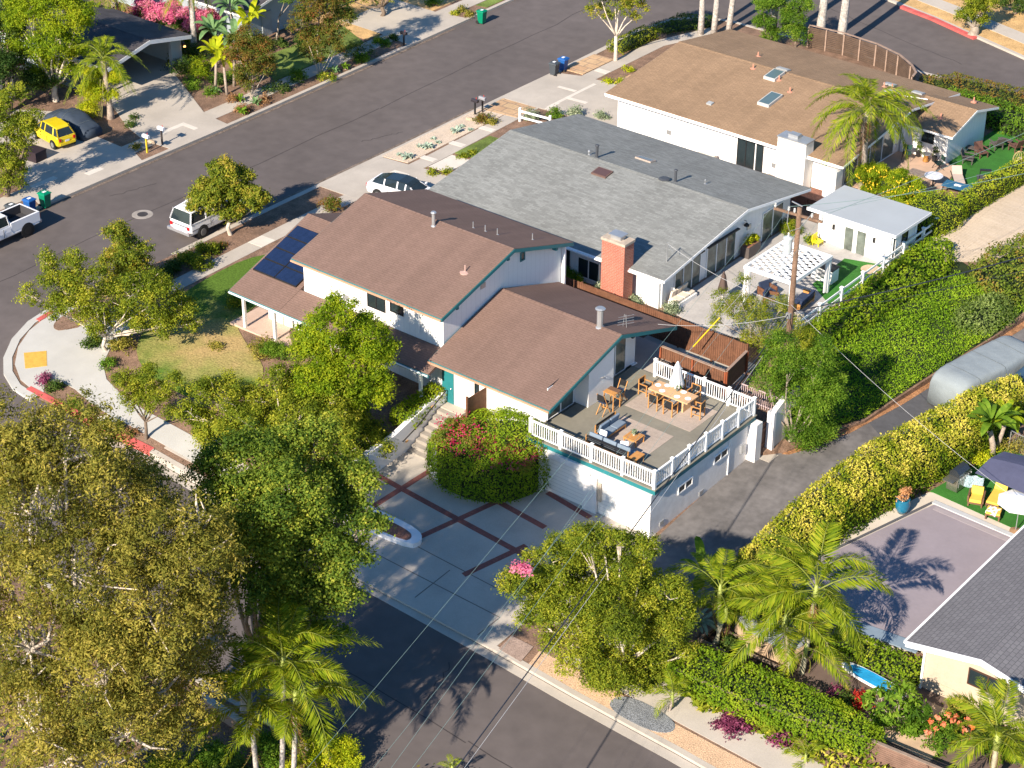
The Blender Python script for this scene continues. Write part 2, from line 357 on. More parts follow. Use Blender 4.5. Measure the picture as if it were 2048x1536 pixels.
def tree(name, label, base, lob, n, m_, leaf=.2, aspect=.5, tr=.25, bark=None, seed=1, clump=.5, per=26, spread=.5, group=None, cat='tree', stems=1, twigs=5, flat_=.7, shell=.62, under=.35, drop=0., tw=1., dep=0.):
    """lob: (px, py, r_px[, depth offset]) as seen from the photograph's viewpoint, at the depth of the tree's foot"""
    rs = np.random.RandomState(seed); base = np.array(base, float)
    th = thing(name, label, cat, base, 0, group, world=True); mp = mpp(base); L = []
    for q in lob:
        r = q[2]*mp; off = (q[3] if len(q) > 3 else (rs.rand()-.5)*2*r*spread)+dep
        c = atd(q[0], q[1], base, off); L.append((c[0], c[1], max(c[2], base[2]+r*.45), r))
    o, cc, li = foliage('crown', L, n, m_, th, leaf, aspect, seed, clump, per, flat_, shell, under, drop)
    mb = MB(); C = np.array([l[:3] for l in L]); cen = C.mean(0)
    fork = base+(cen-base)*.0; fork = np.array([base[0]*.75+cen[0]*.25, base[1]*.75+cen[1]*.25, base[2]+(C[:, 2].min()-base[2])*.6])
    if stems == 1: mb.tube([base-[0, 0, .3], base+(fork-base)*.1, base+(fork-base)*.5+rs.normal(size=3)*tr*.5, fork], [tr*1.25, tr, tr*.8, tr*.75], 8)
    for k, l in enumerate(L):
        c = np.array(l[:3]); r = l[3]; st = fork
        if stems > 1:
            a = 2*math.pi*k/len(L); st = base+np.array([math.cos(a), math.sin(a), 0])*tr*1.2
        mid = st*.5+c*.5+np.array([0, 0, -.15*r])+rs.normal(size=3)*r*.12
        rr = tr*(.5 if stems == 1 else .55)
        mb.tube([st, st*.75+mid*.25+rs.normal(size=3)*.05, mid, c], [rr, rr*.8, rr*.55, rr*.3], 6)
        w_ = np.where(li == k)[0]
        for j in w_[:twigs] if len(w_) else []:
            e = cc[j]; md = c*.5+e*.5+rs.normal(size=3)*r*.1
            mb.tube([c*.6+mid*.4 if rs.rand() < .5 else c, md, e], [rr*.3*tw, rr*.2*tw, rr*.07*tw+.006], 4, cap=False)
    mb.build('trunk', bark or BARK, th, smooth=True)
    return th
def bush(name, label, c, r, n, m_, leaf=.12, seed=1, cat='shrub', group=None, sz=.8, lobes=None, aspect=.5, clump=.25, per=16):
    rs = np.random.RandomState(seed); c = np.array(c, float)
    if lobes is None: lobes = [(c[0]+rs.normal()*r*.3, c[1]+rs.normal()*r*.3, c[2]+r*.35*sz+rs.rand()*r*.25, r*(.6+.25*rs.rand())) for _ in range(4)]
    th = thing(name, label, cat, c, 0, group, world=True)
    foliage('foliage', lobes, n, m_, th, leaf, aspect, seed, clump, per, .7, .55, .6)
    mb = MB()
    for k in range(5):
        a = k*1.26+seed; mb.tube([c, c+np.array([math.cos(a)*r*.25, math.sin(a)*r*.25, r*.4*sz]), c+np.array([math.cos(a)*r*.5, math.sin(a)*r*.5, r*.75*sz])], [.04, .03, .012], 5)
    mb.build('stems', BARKD, th); return th
def hedge(name, label, poly, f, h, m_, dens=55, leaf=.14, core=None, seed=1, rag=.1, cat='hedge', zf=None, group=None, round_=.0, topm=None, bottom=0.):
    """clipped hedge: leaves over the top and sides of an outline, a solid core coloured dark for the inner shade"""
    rs = np.random.RandomState(seed); poly = [(float(a), float(b)) for a, b in poly]; A = np.array(poly)
    ar = .5*sum(A[i, 0]*A[(i+1) % len(A), 1]-A[(i+1) % len(A), 0]*A[i, 1] for i in range(len(A)))
    if ar < 0: poly = poly[::-1]; A = A[::-1]; ar = -ar
    cx, cy = A.mean(0); th = thing(name, label, cat, (cx, cy, float(f([[cx, cy]])[0])), 0, group, world=True)
    hf = h if callable(h) else (lambda X: np.full(len(X), h))
    lo, hi = A.min(0), A.max(0); nt_ = int((hi-lo).prod()*dens)
    X = lo+rs.rand(nt_, 2)*(hi-lo); X = X[inpoly(poly, X)]
    wav = lambda X: .08*np.sin(X[:, 0]*2.1+X[:, 1]*1.3)+.08*np.sin(X[:, 0]*.9-X[:, 1]*2.7)
    E = np.array([[*A[i], *A[(i+1) % len(A)]] for i in range(len(A))])
    def edged(X):
        d = np.full(len(X), 9.)
        for e in E:
            a = e[:2]; b = e[2:]; t = np.clip(((X-a)@(b-a))/(((b-a)**2).sum()+1e-9), 0, 1); d = np.minimum(d, np.linalg.norm(X-(a+t[:, None]*(b-a)), axis=1))
        return d
    ed = edged(X); drop = round_*np.clip(1-ed/max(round_*1.5, .01), 0, 1)**2 if round_ > 0 else 0
    zt = f(X)+hf(X)+wav(X)*rag*8-drop
    pts = [np.c_[X, zt+rs.normal(size=len(X))*rag]]; nr = [np.c_[np.zeros(len(X)), np.full(len(X), -.35), np.ones(len(X))]+rs.normal(size=(len(X), 3))*.55]
    for e in E:
        a = e[:2]; b = e[2:]; L = np.linalg.norm(b-a); nn = np.array([b[1]-a[1], -(b[0]-a[0])])/max(L, 1e-6)
        hm = float(hf(np.array([(a+b)/2]))[0]); k = int(L*hm*dens)
        if k < 1: continue
        t = rs.rand(k); q = a+t[:, None]*(b-a); u = rs.rand(k); z = f(q)+bottom+u*(hf(q)-bottom)-.0
        push = rs.normal(size=k)*rag+wav(np.c_[q[:, 0]+z, q[:, 1]])*rag*6-(round_*np.clip((u-.6)/.4, 0, 1)**2*.6 if round_ > 0 else 0)
        pts.append(np.c_[q+nn*push[:, None], z]); nr.append(np.c_[np.tile(nn, (k, 1)), np.full(k, .35)]+rs.normal(size=(k, 3))*.5)
    pts = np.concatenate(pts); nr = np.concatenate(nr); N = len(pts)
    hz = (pts[:, 2]-f(pts[:, :2]))
    rnd = .5+.12*np.sin(pts[:, 0]*5.1+hz*3)*np.sin(pts[:, 1]*4.3-hz*4)+.2*np.sin(pts[:, 0]*1.7+pts[:, 1]*2.3+hz*2)*np.sin(pts[:, 1]*1.1-pts[:, 0]*.7)+rs.normal(size=N)*.13
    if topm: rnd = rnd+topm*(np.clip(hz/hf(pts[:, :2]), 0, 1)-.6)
    leafobj('foliage', pts, nr, leaf*(.6+.8*rs.rand(N)), .55, rnd, m_, th, fold=.25)
    ins = []
    for i in range(len(A)):
        p0 = A[i-1]; p1 = A[i]; p2 = A[(i+1) % len(A)]
        n1 = np.array([p1[1]-p0[1], p0[0]-p1[0]]); n1 /= np.linalg.norm(n1)+1e-9; n2 = np.array([p2[1]-p1[1], p1[0]-p2[0]]); n2 /= np.linalg.norm(n2)+1e-9
        q = n1+n2; q /= np.linalg.norm(q)+1e-9; ins.append(tuple(p1-q*(.12+rag+round_*.45)))
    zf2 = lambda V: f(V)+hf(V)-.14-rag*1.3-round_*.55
    drape('branches', ins, f, core or MATS['hedge_inside'], 0, skirt=4., step=.9, kind=None, parent=th, zf=zf2)  # solid core, no real twigs; inner shade is put into its colour
    return th
def cover(name, poly, f, m_, dens, leaf=.12, h=.15, seed=1, aspect=.5, label=None, cat='ground cover', up=.9, hump=.0):
    rs = np.random.RandomState(seed); A = np.array(poly, float); lo, hi = A.min(0), A.max(0)
    X = lo+rs.rand(int((hi-lo).prod()*dens), 2)*(hi-lo); X = X[inpoly(poly, X)]; N = len(X)
    hm = hump*(np.sin(X[:, 0]*1.3+X[:, 1]*.8)*np.sin(X[:, 1]*1.1-X[:, 0]*.5)+.6*np.sin(X[:, 0]*3.1)*np.sin(X[:, 1]*2.7)+1)
    pts = np.c_[X, f(X)+h*rs.rand(N)+.02+hm]
    nr = rs.normal(size=(N, 3))*.45+[0, -.4*up, up]; rnd = .5+.2*np.sin(X[:, 0]*1.1)*np.sin(X[:, 1]*.9)+rs.normal(size=N)*.18
    o = leafobj(name, pts, nr, leaf*(.6+.8*rs.rand(N)), aspect, rnd, m_)
    o['kind'] = 'stuff'; o['label'] = label or name; o['category'] = cat; return o
LM = {
 'olive': leafmat('olive_gold_leaves', [(.06,.072,.012),(.15,.155,.024),(.29,.26,.045),(.47,.38,.08)], .32),
 'mid': leafmat('mid_green_leaves', [(.042,.07,.008),(.12,.17,.013),(.25,.28,.022),(.46,.43,.05)], .34),
 'bright': leafmat('bright_green_leaves', [(.06,.12,.006),(.14,.225,.010),(.27,.34,.014),(.42,.44,.025)], .4),
 'green': leafmat('fresh_green_leaves', [(.03,.075,.008),(.07,.15,.012),(.14,.24,.02),(.25,.34,.04)], .34),
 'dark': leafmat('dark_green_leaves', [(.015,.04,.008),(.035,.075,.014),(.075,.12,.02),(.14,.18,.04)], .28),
 'mag': leafmat('magnolia_leaves', [(.05,.085,.010),(.12,.165,.015),(.25,.26,.025),(.42,.30,.05)], .28, .35),
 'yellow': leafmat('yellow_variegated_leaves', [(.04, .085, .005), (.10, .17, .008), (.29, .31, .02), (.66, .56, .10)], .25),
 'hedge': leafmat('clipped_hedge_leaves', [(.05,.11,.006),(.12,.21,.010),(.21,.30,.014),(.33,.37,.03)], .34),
 'ivy': leafmat('ivy_leaves', [(.05,.11,.006),(.12,.23,.010),(.22,.36,.015),(.36,.46,.04)], .32),
 'deep': leafmat('deep_green_leaves', [(.035, .075, .012), (.085, .145, .018), (.20, .26, .03), (.44, .43, .06)], .34),
 'sage': leafmat('sage_leaves', [(.05,.085,.02),(.11,.165,.035),(.20,.26,.07),(.30,.36,.12)], .25),
 'rust': leafmat('rust_and_green_leaves', [(.06, .11, .012), (.12, .18, .02), (.20, .22, .03), (.30, .12, .04)], .3),
 'clip': leafmat('clipped_top_leaves', [(.09, .15, .008), (.19, .27, .012), (.33, .38, .02), (.5, .48, .05)], .34),
 'redgreen': leafmat('red_tipped_leaves', [(.045,.075,.012),(.10,.135,.018),(.17,.125,.025),(.28,.10,.035)], .3),
 'brown': leafmat('dry_brown_leaves', [(.10, .05, .02), (.19, .10, .04), (.30, .16, .07), (.42, .26, .12)], .2),
 'pink': leafmat('pink_bougainvillea', [(.42,.06,.15),(.58,.12,.24),(.72,.26,.36),(.13,.14,.03)], .3),
 'magenta': leafmat('magenta_flowers', [(.28,.01,.03),(.42,.02,.07),(.5,.06,.16)], .25),
 'silver': leafmat('silver_green_leaves', [(.10, .14, .08), (.18, .23, .13), (.28, .33, .20), (.40, .43, .28)], .2),
 'purple': leafmat('purple_leaves', [(.06, .015, .03), (.15, .03, .07), (.28, .07, .14), (.35, .14, .2)], .25),
 'red': leafmat('red_leaves', [(.25, .01, .01), (.45, .03, .02), (.6, .07, .04)], .3),
 'lime': leafmat('lime_leaves', [(.10, .17, .005), (.24, .32, .008), (.42, .45, .015), (.6, .55, .03)], .35),
 'palm': leafmat('palm_leaflets', [(.05,.10,.006),(.13,.20,.010),(.26,.31,.018),(.44,.40,.04)], .35, .4),
 'teal': leafmat('blue_green_leaves', [(.06, .14, .05), (.13, .24, .09), (.24, .36, .15)], .25, .4),
 'cactus': leafmat('agave_leaves', [(.16, .24, .18), (.28, .36, .28), (.40, .46, .36)], .05, .6),
 'grass': leafmat('grass_blades', [(.04, .12, .01), (.08, .19, .015), (.15, .26, .02)], .3),
 'orange': leafmat('orange_flowers', [(.6, .15, .03), (.75, .3, .2)], .2),
 'white': leafmat('white_flowers', [(.7, .68, .6), (.8, .78, .72)], .2),
}
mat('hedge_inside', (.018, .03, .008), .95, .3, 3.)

# ================================================================ SETTING
SOIL = mat('mulch_soil', (.20, .125, .085), .95, .3, 1.2, fine=.35, fs=14, bump=.03, bs=20)
SOILR = mat('red_brown_mulch', (.22, .105, .075), .95, .25, 1.5, fine=.35, fs=16, bump=.03, bs=20)
ASPH = mat('street_asphalt', (.113, .096, .091), .9, .13, .12, fine=.09, fs=1.1, bump=.004, bs=60)
ASPH2 = mat('alley_asphalt', (.15, .14, .135), .9, .28, .5, fine=.12, fs=3, bump=.006, bs=40)
SAND = mat('dry_grass_tan', (.50, .32, .14), .95, .22, .9, fine=.2, fs=9, bump=.03, bs=12)
GRAV = mat('tan_gravel', (.56, .38, .24), .95, .12, .8, fine=.35, fs=22, bump=.04, bs=24)
GRAVW = mat('cream_gravel', (.58, .47, .36), .95, .1, .8, fine=.3, fs=22, bump=.04, bs=24)
GRAVD = mat('grey_pebbles', (.20, .21, .22), .9, .2, .8, fine=.6, fs=20, bump=.05, bs=22)
TURF = mat('bright_artificial_turf', (.035, .15, .02), .95, .2, .6, fine=.25, fs=25, bump=.02, bs=30)
GRASS = mat('lawn_grass', (.12, .17, .03), .95, .35, .5, fine=.3, fs=12, bump=.03, bs=18, c2=(.14, .19, .04))
FLAG = brickmat('flagstone_paving', (.55, .38, .22), (.46, .29, .17), (.30, .22, .16), 1.1, .8, .04, .9, .2, .02)
RED = mat('red_kerb_paint', (.50, .10, .09), .8, .2, 2., fine=.1)
BRICKP = brickmat('brick_paving_band', (.29, .10, .08), (.24, .08, .065), (.16, .09, .08), .2, .1, .012, .9, .15, .004)
LINE = mat('joint_line', (.16, .14, .12), .95, .1)
PATCH = mat('lighter_concrete_patch', (.60, .55, .48), .9, .06)

def lawn_mat():
    M = bpy.data.materials.new('patchy_lawn'); M.use_nodes = True; nt = M.node_tree; b = nt.nodes['Principled BSDF']; b.inputs['Roughness'].default_value = .95; b.inputs['Specular IOR Level'].default_value = .1
    N = nt.nodes.new; Lk = nt.links.new; tc = N('ShaderNodeTexCoord')
    mp = N('ShaderNodeMapping'); mp.inputs['Location'].default_value = (29.3, 2.6, 0); mp.inputs['Scale'].default_value = (1/4.4, 1/4.2, 0); mp.vector_type = 'POINT'
    sub = N('ShaderNodeVectorMath'); sub.operation = 'ADD'; sub.inputs[1].default_value = (29.0, 1.6, 0); Lk(tc.outputs['Object'], sub.inputs[0])
    ml = N('ShaderNodeVectorMath'); ml.operation = 'MULTIPLY'; ml.inputs[1].default_value = (1/4.6, 1/3.6, 0); Lk(sub.outputs[0], ml.inputs[0])
    ln = N('ShaderNodeVectorMath'); ln.operation = 'LENGTH'; Lk(ml.outputs[0], ln.inputs[0])
    n = N('ShaderNodeTexNoise'); n.inputs['Scale'].default_value = .7; n.inputs['Detail'].default_value = 5; Lk(tc.outputs['Object'], n.inputs['Vector'])
    ad = N('ShaderNodeMath'); ad.operation = 'MULTIPLY_ADD'; ad.inputs[1].default_value = 1.5; Lk(n.outputs['Fac'], ad.inputs[0]); Lk(ln.outputs['Value'], ad.inputs[2])
    r = N('ShaderNodeValToRGB'); r.color_ramp.elements[0].position = .45; r.color_ramp.elements[1].position = 1.0
    mr = N('ShaderNodeMath'); mr.operation = 'MULTIPLY'; mr.inputs[1].default_value = .5; Lk(ad.outputs[0], mr.inputs[0]); Lk(mr.outputs[0], r.inputs[0])
    r.color_ramp.elements[0].color = (.37, .265, .115, 1); r.color_ramp.elements[1].color = (.085, .15, .022, 1)
    q = r.color_ramp.elements.new(.78); q.color = (.24, .23, .07, 1)
    n2 = N('ShaderNodeTexNoise'); n2.inputs['Scale'].default_value = 9; n2.inputs['Detail'].default_value = 4; Lk(tc.outputs['Object'], n2.inputs['Vector'])
    m2 = N('ShaderNodeMapRange'); m2.inputs[1].default_value = .3; m2.inputs[2].default_value = .7; m2.inputs[3].default_value = .7; m2.inputs[4].default_value = 1.3; Lk(n2.outputs['Fac'], m2.inputs[0])
    mx = N('ShaderNodeVectorMath'); mx.operation = 'SCALE'; Lk(r.outputs[0], mx.inputs[0]); Lk(m2.outputs[0], mx.inputs['Scale']); Lk(mx.outputs[0], b.inputs['Base Color'])
    bm = N('ShaderNodeBump'); bm.inputs['Distance'].default_value = .04; Lk(n2.outputs['Fac'], bm.inputs['Height']); Lk(bm.outputs[0], b.inputs['Normal'])
    return M
LAWN = lawn_mat()

def ROADF(X):
    X = np.atleast_2d(X); w = np.clip((X[:, 0]+37)/7, 0, 1)*np.clip((-X[:, 1]-2)/5, 0, 1); w = w*w*(3-2*w)
    return LO(X)*w+HI(X)*(1-w)
# the base ground, one sheet out to the horizon
def ground():
    def ax(a, b, s):
        core_ = list(np.arange(a, b+.01, s)); g = []; d = s
        while (g[-1] if g else 0) < 2500: d *= 1.45; g.append((g[-1] if g else 0)+d)
        return np.array([a-v for v in g[::-1]]+core_+[b+v for v in g])
    xs = ax(-105, 45, 2.); ys = ax(-50, 105, 2.)
    X, Y = np.meshgrid(xs, ys); XY = np.c_[X.ravel(), Y.ravel()]
    cl = np.c_[np.clip(XY[:, 0], -90, 40), np.clip(XY[:, 1], -45, 90)]
    Z = np.minimum(HI(cl), ROADF(cl))-.18; Z = np.minimum(Z, LO(cl)-.18*(cl[:, 0] > -40)*1.0+(cl[:, 0] <= -40)*5)
    nx = len(xs); mb = MB(); mb.v = [(float(a), float(b), float(c)) for a, b, c in zip(XY[:, 0], XY[:, 1], Z)]
    mb.f = [(j*nx+i, j*nx+i+1, (j+1)*nx+i+1, (j+1)*nx+i) for j in range(len(ys)-1) for i in range(nx-1)]; mb.mi = [0]*len(mb.f)
    struct(mb.build('ground', SOIL))
ground()
corner = [(-33.6, -10.75), (-35.2, -10.6), (-36.6, -10.0), (-37.7, -9.1), (-38.8, -7.6), (-39.5, -5.9), (-39.7, -4.2), (-39.5, -1.5)]
main_curb = [(-39.3, 5), (-39.3, 9), (-39.2, 20), (-39.05, 30), (-38.9, 42), (-39.05, 54), (-38.5, 57), (-36.9, 58.9), (-34.5, 59.5), (-31, 59.4)]
low_curb = [(-28, -10.6), (-24.6, -10.5), (-16, -10.7), (-9.4, -10.9), (-2.2, -11.1), (3.8, -11.4), (9.6, -11.55), (14, -11.8), (60, -13.5)]
road = [(-50.75, -60), (-40, -60), (-40, -24), (-38, -21.6), (-34, -21.0), (60, -22.8)]+low_curb[::-1]+corner+main_curb+[(-16, 58.9), (-9.6, 58.8), (20, 53), (20, 58), (-12.4, 65.3), (-22.1, 69.0), (-29, 71.0), (-33, 75), (-36, 100), (-50.75, 100)]
drape('road', road, ROADF, ASPH, 0, .3, 1.5)
drape('main_block', corner[::-1][::-1]+main_curb+[(-16, 58.9), (-9.6, 58.8), (20, 53), (20, 37), (5.6, 37), (4.9, 31), (4.6, 28), (3.1, 15.6), (1.3, 10.6), (.5, 9.6), (-.25, 9.2), (-.25, 1.0), (-7.4, 1.0), (-7.6, 1.3), (-14.75, 1.3), (-14.75, -7.3), (-14.8, -10.75)]+[(-16, -10.7), (-24.6, -10.5), (-28, -10.6)], HI, SOIL, .12, 3.2, 1.0)
drape('lower_block', [(-14.78, -10.75), (-9.4, -10.9), (-2.2, -11.1), (3.8, -11.4), (9.6, -11.55), (14, -11.8), (60, -13.5), (60, 44), (5.7, 44), (5.6, 37), (4.92, 31), (4.62, 28), (3.12, 15.6), (1.32, 10.6), (.52, 9.6), (-.2, 9.15), (-.2, 1.1), (-7.45, 1.1), (-7.6, 1.35), (-14.72, 1.35)], LO, SOIL, .12, .5, 1.2)
drape('west_block', [(-50.75, -60), (-50.75, 100), (-105, 100), (-105, -60)], HI, SOIL, .12, .4, 2.5)
drape('south_block', [(-40, -60), (-40, -24), (-38, -21.7), (-34, -21.1), (60, -22.9), (60, -60)], ROADF, SOIL, .12, .4, 2.5)
drape('far_block', [(20, 58), (-12.4, 65.3), (-22.1, 69.0), (-29, 71.0), (-33, 75), (-36, 100), (-36, 130), (60, 130), (60, 58)], HI, SAND, .12, .4, 2.5)
# kerbs
def kerb(name, path, f, side, m_=CONC, wd=.3, off=.155, k=.0):
    p = np.array(path, float); q = []
    for i in range(len(p)):
        d = p[min(i+1, len(p)-1)]-p[max(i-1, 0)]; d /= np.linalg.norm(d); q.append(p[i]+np.array([-d[1], d[0]])*(wd/2-.02)*side)
    return strip(name, q, wd, f, m_, off, .45)
kerb('kerb', corner, HI, 1, CONCW, .5, .16)
kerb('kerb', main_curb[:-1]+[(-28, 59.4), (-16, 58.9)], HI, -1)
kerb('kerb', low_curb[:3]+[(-14.8, -10.75)], HI, 1)
kerb('kerb', low_curb[4:], LO, 1)
kerb('kerb', [(-50.75, -30), (-50.75, 95)], HI, 1)
kerb('kerb', [(20, 58), (-12.4, 65.3), (-22.1, 69.0), (-29, 71.0), (-33, 75), (-36, 100)], HI, -1)
kerb('kerb', [(60, -22.8), (-34, -21.0), (-38, -21.6), (-40, -24), (-40, -60)], ROADF, -1)
strip('gutter', [(a, b-.32) for a, b in low_curb[:4]+low_curb[4:]], .5, ROADF, CONC, .012, .03)
strip('gutter', [(a-.22, b) for a, b in main_curb[:6]], .35, ROADF, CONC, .012, .03)
# red kerb paint
strip('red_kerb', [(-34.6, -10.52), (-31, -10.5), (-28, -10.45), (-24.9, -10.35)], .36, HI, RED, .165, .3)
strip('red_kerb', [(-39.55, -5.6), (-39.65, -4.4)], .34, HI, RED, .19, .3)
strip('red_kerb', [(-25.5, 69.8), (-22.1, 68.85), (-17.6, 67.1)], .4, HI, RED, .17, .3)
# pavements, paths, aprons
drape('corner_pavement', smoothp([(-33.2, -10.7), (-36.4, -10.1), (-38.9, -7.5), (-39.75, -4), (-39.4, -1), (-38.4, -1.5), (-38.6, -4.5), (-37.6, -5.6), (-36.9, -4.5), (-37.5, .5), (-35.4, .5), (-34.2, -4.6), (-32.5, -7.2), (-29, -8.2), (-24, -8.3), (-20, -8.5), (-20, -9.9), (-26, -9.6), (-30, -9.6), (-33.2, -8.9), (-34.4, -9.5)], 1), HI, CONCW, .15, .1, .8)
drape('island_planting_bed', smoothp([(-38.9, -4.5), (-38.3, -5.7), (-37.4, -5.6), (-37.0, -3.0), (-37.3, 3), (-39.0, 3)], 2), HI, SOIL, .17, .1, .8)
YEL = mat('yellow_tactile_paving', (.55, .33, .06), .8, .12, 5)
drape('tactile_paving', [(-37.5, -8.4), (-36.6, -7.5), (-35.4, -8.5), (-36.2, -9.4)], HI, YEL, .165, .05, .8)
strip('pavement', [(-36.2, -.5), (-36.2, 15), (-36.0, 26), (-36.3, 40), (-36.3, 52), (-34.5, 57)], 1.25, HI, CONC, .145, .1)
strip('pavement', [(-24.5, -9.1), (-14.9, -9.2)], 1.5, HI, CONC, .147, .1)
strip('pavement', [(-53.0, -20), (-53.0, 40), (-52.9, 90)], 1.4, HI, CONC, .145, .1)
strip('pavement', [(2.0, -8.9), (9, -9.15), (30, -9.9)], 1.75, LO, CONC, .147, .1)
strip('pavement', [(-29.5, 73.6), (-22, 71.4), (-12, 67.9), (20, 60.8)], 1.4, HI, CONC, .15, .1)
drape('gravel_verge', [(1.0, -11.2), (.8, -9.9), (30, -10.9), (30, -12.3)], LO, GRAV, .15, .05)
drape('pebble_bed', smoothp([(5.6, -9.9), (8.4, -9.9), (9.0, -10.7), (8, -11.3), (5.4, -11.2)]), LO, GRAVD, .17, .05)
drape('dark_gravel_bed', [(-.9, -9.9), (.4, -9.9), (.6, -11.1), (-.8, -11.0)], LO, mat('brown_gravel', (.30, .22, .18), .95, .2, 2, fine=.4, fs=24), .165, .05)
# main driveway
drape('driveway', [(-15.5, -11.05), (-1.0, -11.2), (-1.0, -8.2), (.3, -8.0), (.3, -.1), (-.2, .9), (-7.4, .9), (-13.6, 1.2), (-14.72, 1.2), (-14.72, -7.3), (-15.5, -7.3)], LO, CONC, .15, .1, 1.0)
def line3(name, pts, w_, m_, off, f=LO):
    return strip(name, pts, w_, f, m_, off, .02)
def seg(a, b): return [G(a[0], a[1], LO)[:2], G(b[0], b[1], LO)[:2]]
for a, b in (((747, 951), (1065, 1124)), ((862, 945), (746, 1018)), ((998, 1006), (837, 1080)), ((986, 1003), (1090, 1060)), ((1052, 1096), (927, 1155)), ((1095, 990), (1180, 1040))):
    line3('brick_band', seg(a, b), .34, BRICKP, .158 if abs(a[0]-b[0]) > 120 or a[0] == 986 else .161)
for a, b in (((700, 1085), (1000, 1240)), ((835, 1098), (1000, 1185)), ((900, 1145), (830, 1200)), ((1000, 1240), (955, 1275))):
    line3('joint_line', seg(a, b), .05, LINE, .156)
# alley
drape('alley', [(-.25, 9.1), (.2, 9.1), (1.2, 10.8), (3.2, 16), (4.7, 28), (5.0, 33), (10, 44), (14, 44), (12, 33), (9.5, 24), (7.2, 20), (6.6, 12), (5.6, 4), (5.0, -1), (4.4, -8), (-.8, -8), (.25, -7.8), (.25, 0)], LO, ASPH2, .15, .05, 1.0)
drape('alley_patch', [(3.2, 15.8), (4.7, 27.8), (6.4, 23), (5.2, 14.5)], LO, mat('dark_asphalt_patch', (.085, .085, .09), .9, .1, .6, fine=.1, fs=4), .16, .02)
drape('leaf_litter', smoothp([(1.0, 10.2), (1.7, 10.6), (3.4, 15.5), (4.9, 27.5), (5.6, 33), (4.6, 33), (4.1, 27), (2.8, 15.6)], 1), LO, mat('leaf_litter_ground', (.30, .15, .07), .95, .3, 2, fine=.5, fs=14, bump=.03, bs=18), .17, .02)
# lawns and yards
drape('lawn', smoothp([(-35.3, 8.5), (-35.4, 2.5), (-33.6, -3.6), (-30.5, -5.9), (-26, -6.2), (-23.6, -4.6), (-24.5, -1.9), (-27.5, -.6), (-30.2, 1.0), (-30.6, 6), (-32, 9)], 2), HI, LAWN, .15, .03, .9)
drape('porch_slab', [(-30.0, .55), (-30.0, 3.8), (-22, 3.8), (-22, .55)], HI, mat('porch_concrete', (.52, .38, .30), .85, .1, 1.), .17, .3, 1., zf=lambda V: np.full(len(V), 1.5))
drape('entry_brick_floor', [(-19.2, .2), (-19.2, 2.2), (-15.4, 2.2), (-15.4, .2)], HI, BRICKP, .16, .3, zf=lambda V: np.full(len(V), 1.45))
drape('west_driveway', [(-50.9, 4.2), (-50.9, 13.0), (-52.3, 13.6), (-58, 13.7), (-61, 15), (-64, 13), (-64, 8.5), (-57, 8), (-53.7, 5.2)], HI, CONC, .15, .1)
drape('west_driveway', [(-50.9, 15.6), (-50.9, 21.0), (-53.4, 21.2), (-60, 24.6), (-60.5, 27), (-72, 27), (-72, 18.2), (-60, 18.2), (-56, 16.2), (-53.5, 15.4)], HI, CONC, .152, .1)
drape('west_driveway', [(-50.9, 40.0), (-50.9, 47.0), (-53.5, 46.4), (-58, 46.4), (-58, 40.3), (-53.5, 40.3)], HI, CONC, .15, .1)
drape('dry_yard', [(-54, 38.7), (-54, 52), (-60, 52), (-60, 39)], HI, SAND, .14, .05)
drape('west_lawn', [(-53.8, 28.6), (-53.8, 38.2), (-57.2, 39.6), (-57.6, 30.5)], HI, GRASS, .15, .05)
drape('west_lawn', [(-51.2, 49.8), (-51.2, 60), (-52.0, 60), (-52.2, 49.6)], HI, GRASS, .15, .05)
drape('gravel_front_yard', [(-39.05, 23.7), (-39.0, 33.9), (-36.85, 34.2), (-36.85, 23.9)], HI, GRAVW, .16, .05)
drape('grey_house_driveway', [(-39.0, 17.6), (-39.0, 23.6), (-35, 23.8), (-29, 23.4), (-29, 17.4)], HI, CONC, .15, .1)
drape('stepping_slab', [(-35.3, 24.2), (-35.3, 26.6), (-33.6, 26.6), (-33.6, 24.2)], HI, PATCH, .165, .05)
drape('front_lawn', [(-35.4, 27.0), (-35.3, 30.6), (-33.2, 30.6), (-33.2, 27.0)], HI, GRASS, .15, .05)
drape('tan_house_driveway', [(-38.8, 36.5), (-38.8, 42.6), (-36.9, 43.2), (-33, 43.4), (-28.5, 43.5), (-28.5, 36.5)], HI, CONC, .15, .1)
for a, b, c, d in ((-35.3, 37, -35.0, 42.5), (-35.1, 39.0, -33.4, 39.35), (-37.0, 40.4, -35.4, 40.7), (-35.2, 36.6, -34.9, 38), (-36.8, 25.0, -35.6, 25.5), (-36.8, 28.0, -35.6, 28.5), (-36.8, 31.2, -35.6, 31.7), (-36.8, 22.0, -35.6, 22.5), (-53.5, 18.8, -52.0, 19.2), (-53.5, 16.9, -53.1, 19.2), (-53.6, 5.6, -53.1, 7.6), (-52.4, 9.2, -51.9, 10.5), (-36.8, 8.8, -35.6, 10.0), (-36.8, 44.6, -35.7, 45.2)):
    drape('concrete_patch', [(a, b), (c, b), (c, d), (a, d)], HI, PATCH, .158, .02)
drape('flagstones', [(-38.9, 43.5), (-38.8, 47.3), (-37.0, 47.3), (-37.0, 43.5)], HI, FLAG, .165, .05)
drape('flagstones', [(-38.7, 33.9), (-38.8, 36.4), (-35.8, 36.4), (-35.8, 34.2)], HI, FLAG, .165, .05)
drape('flagstones', [(-34.2, 43.6), (-34.2, 45.5), (-31.5, 45.5), (-31.5, 43.6)], HI, FLAG, .16, .05)
for y in (6.4, 15.8, 19.0, 22.2):   # tar and repair marks on the street
    pass
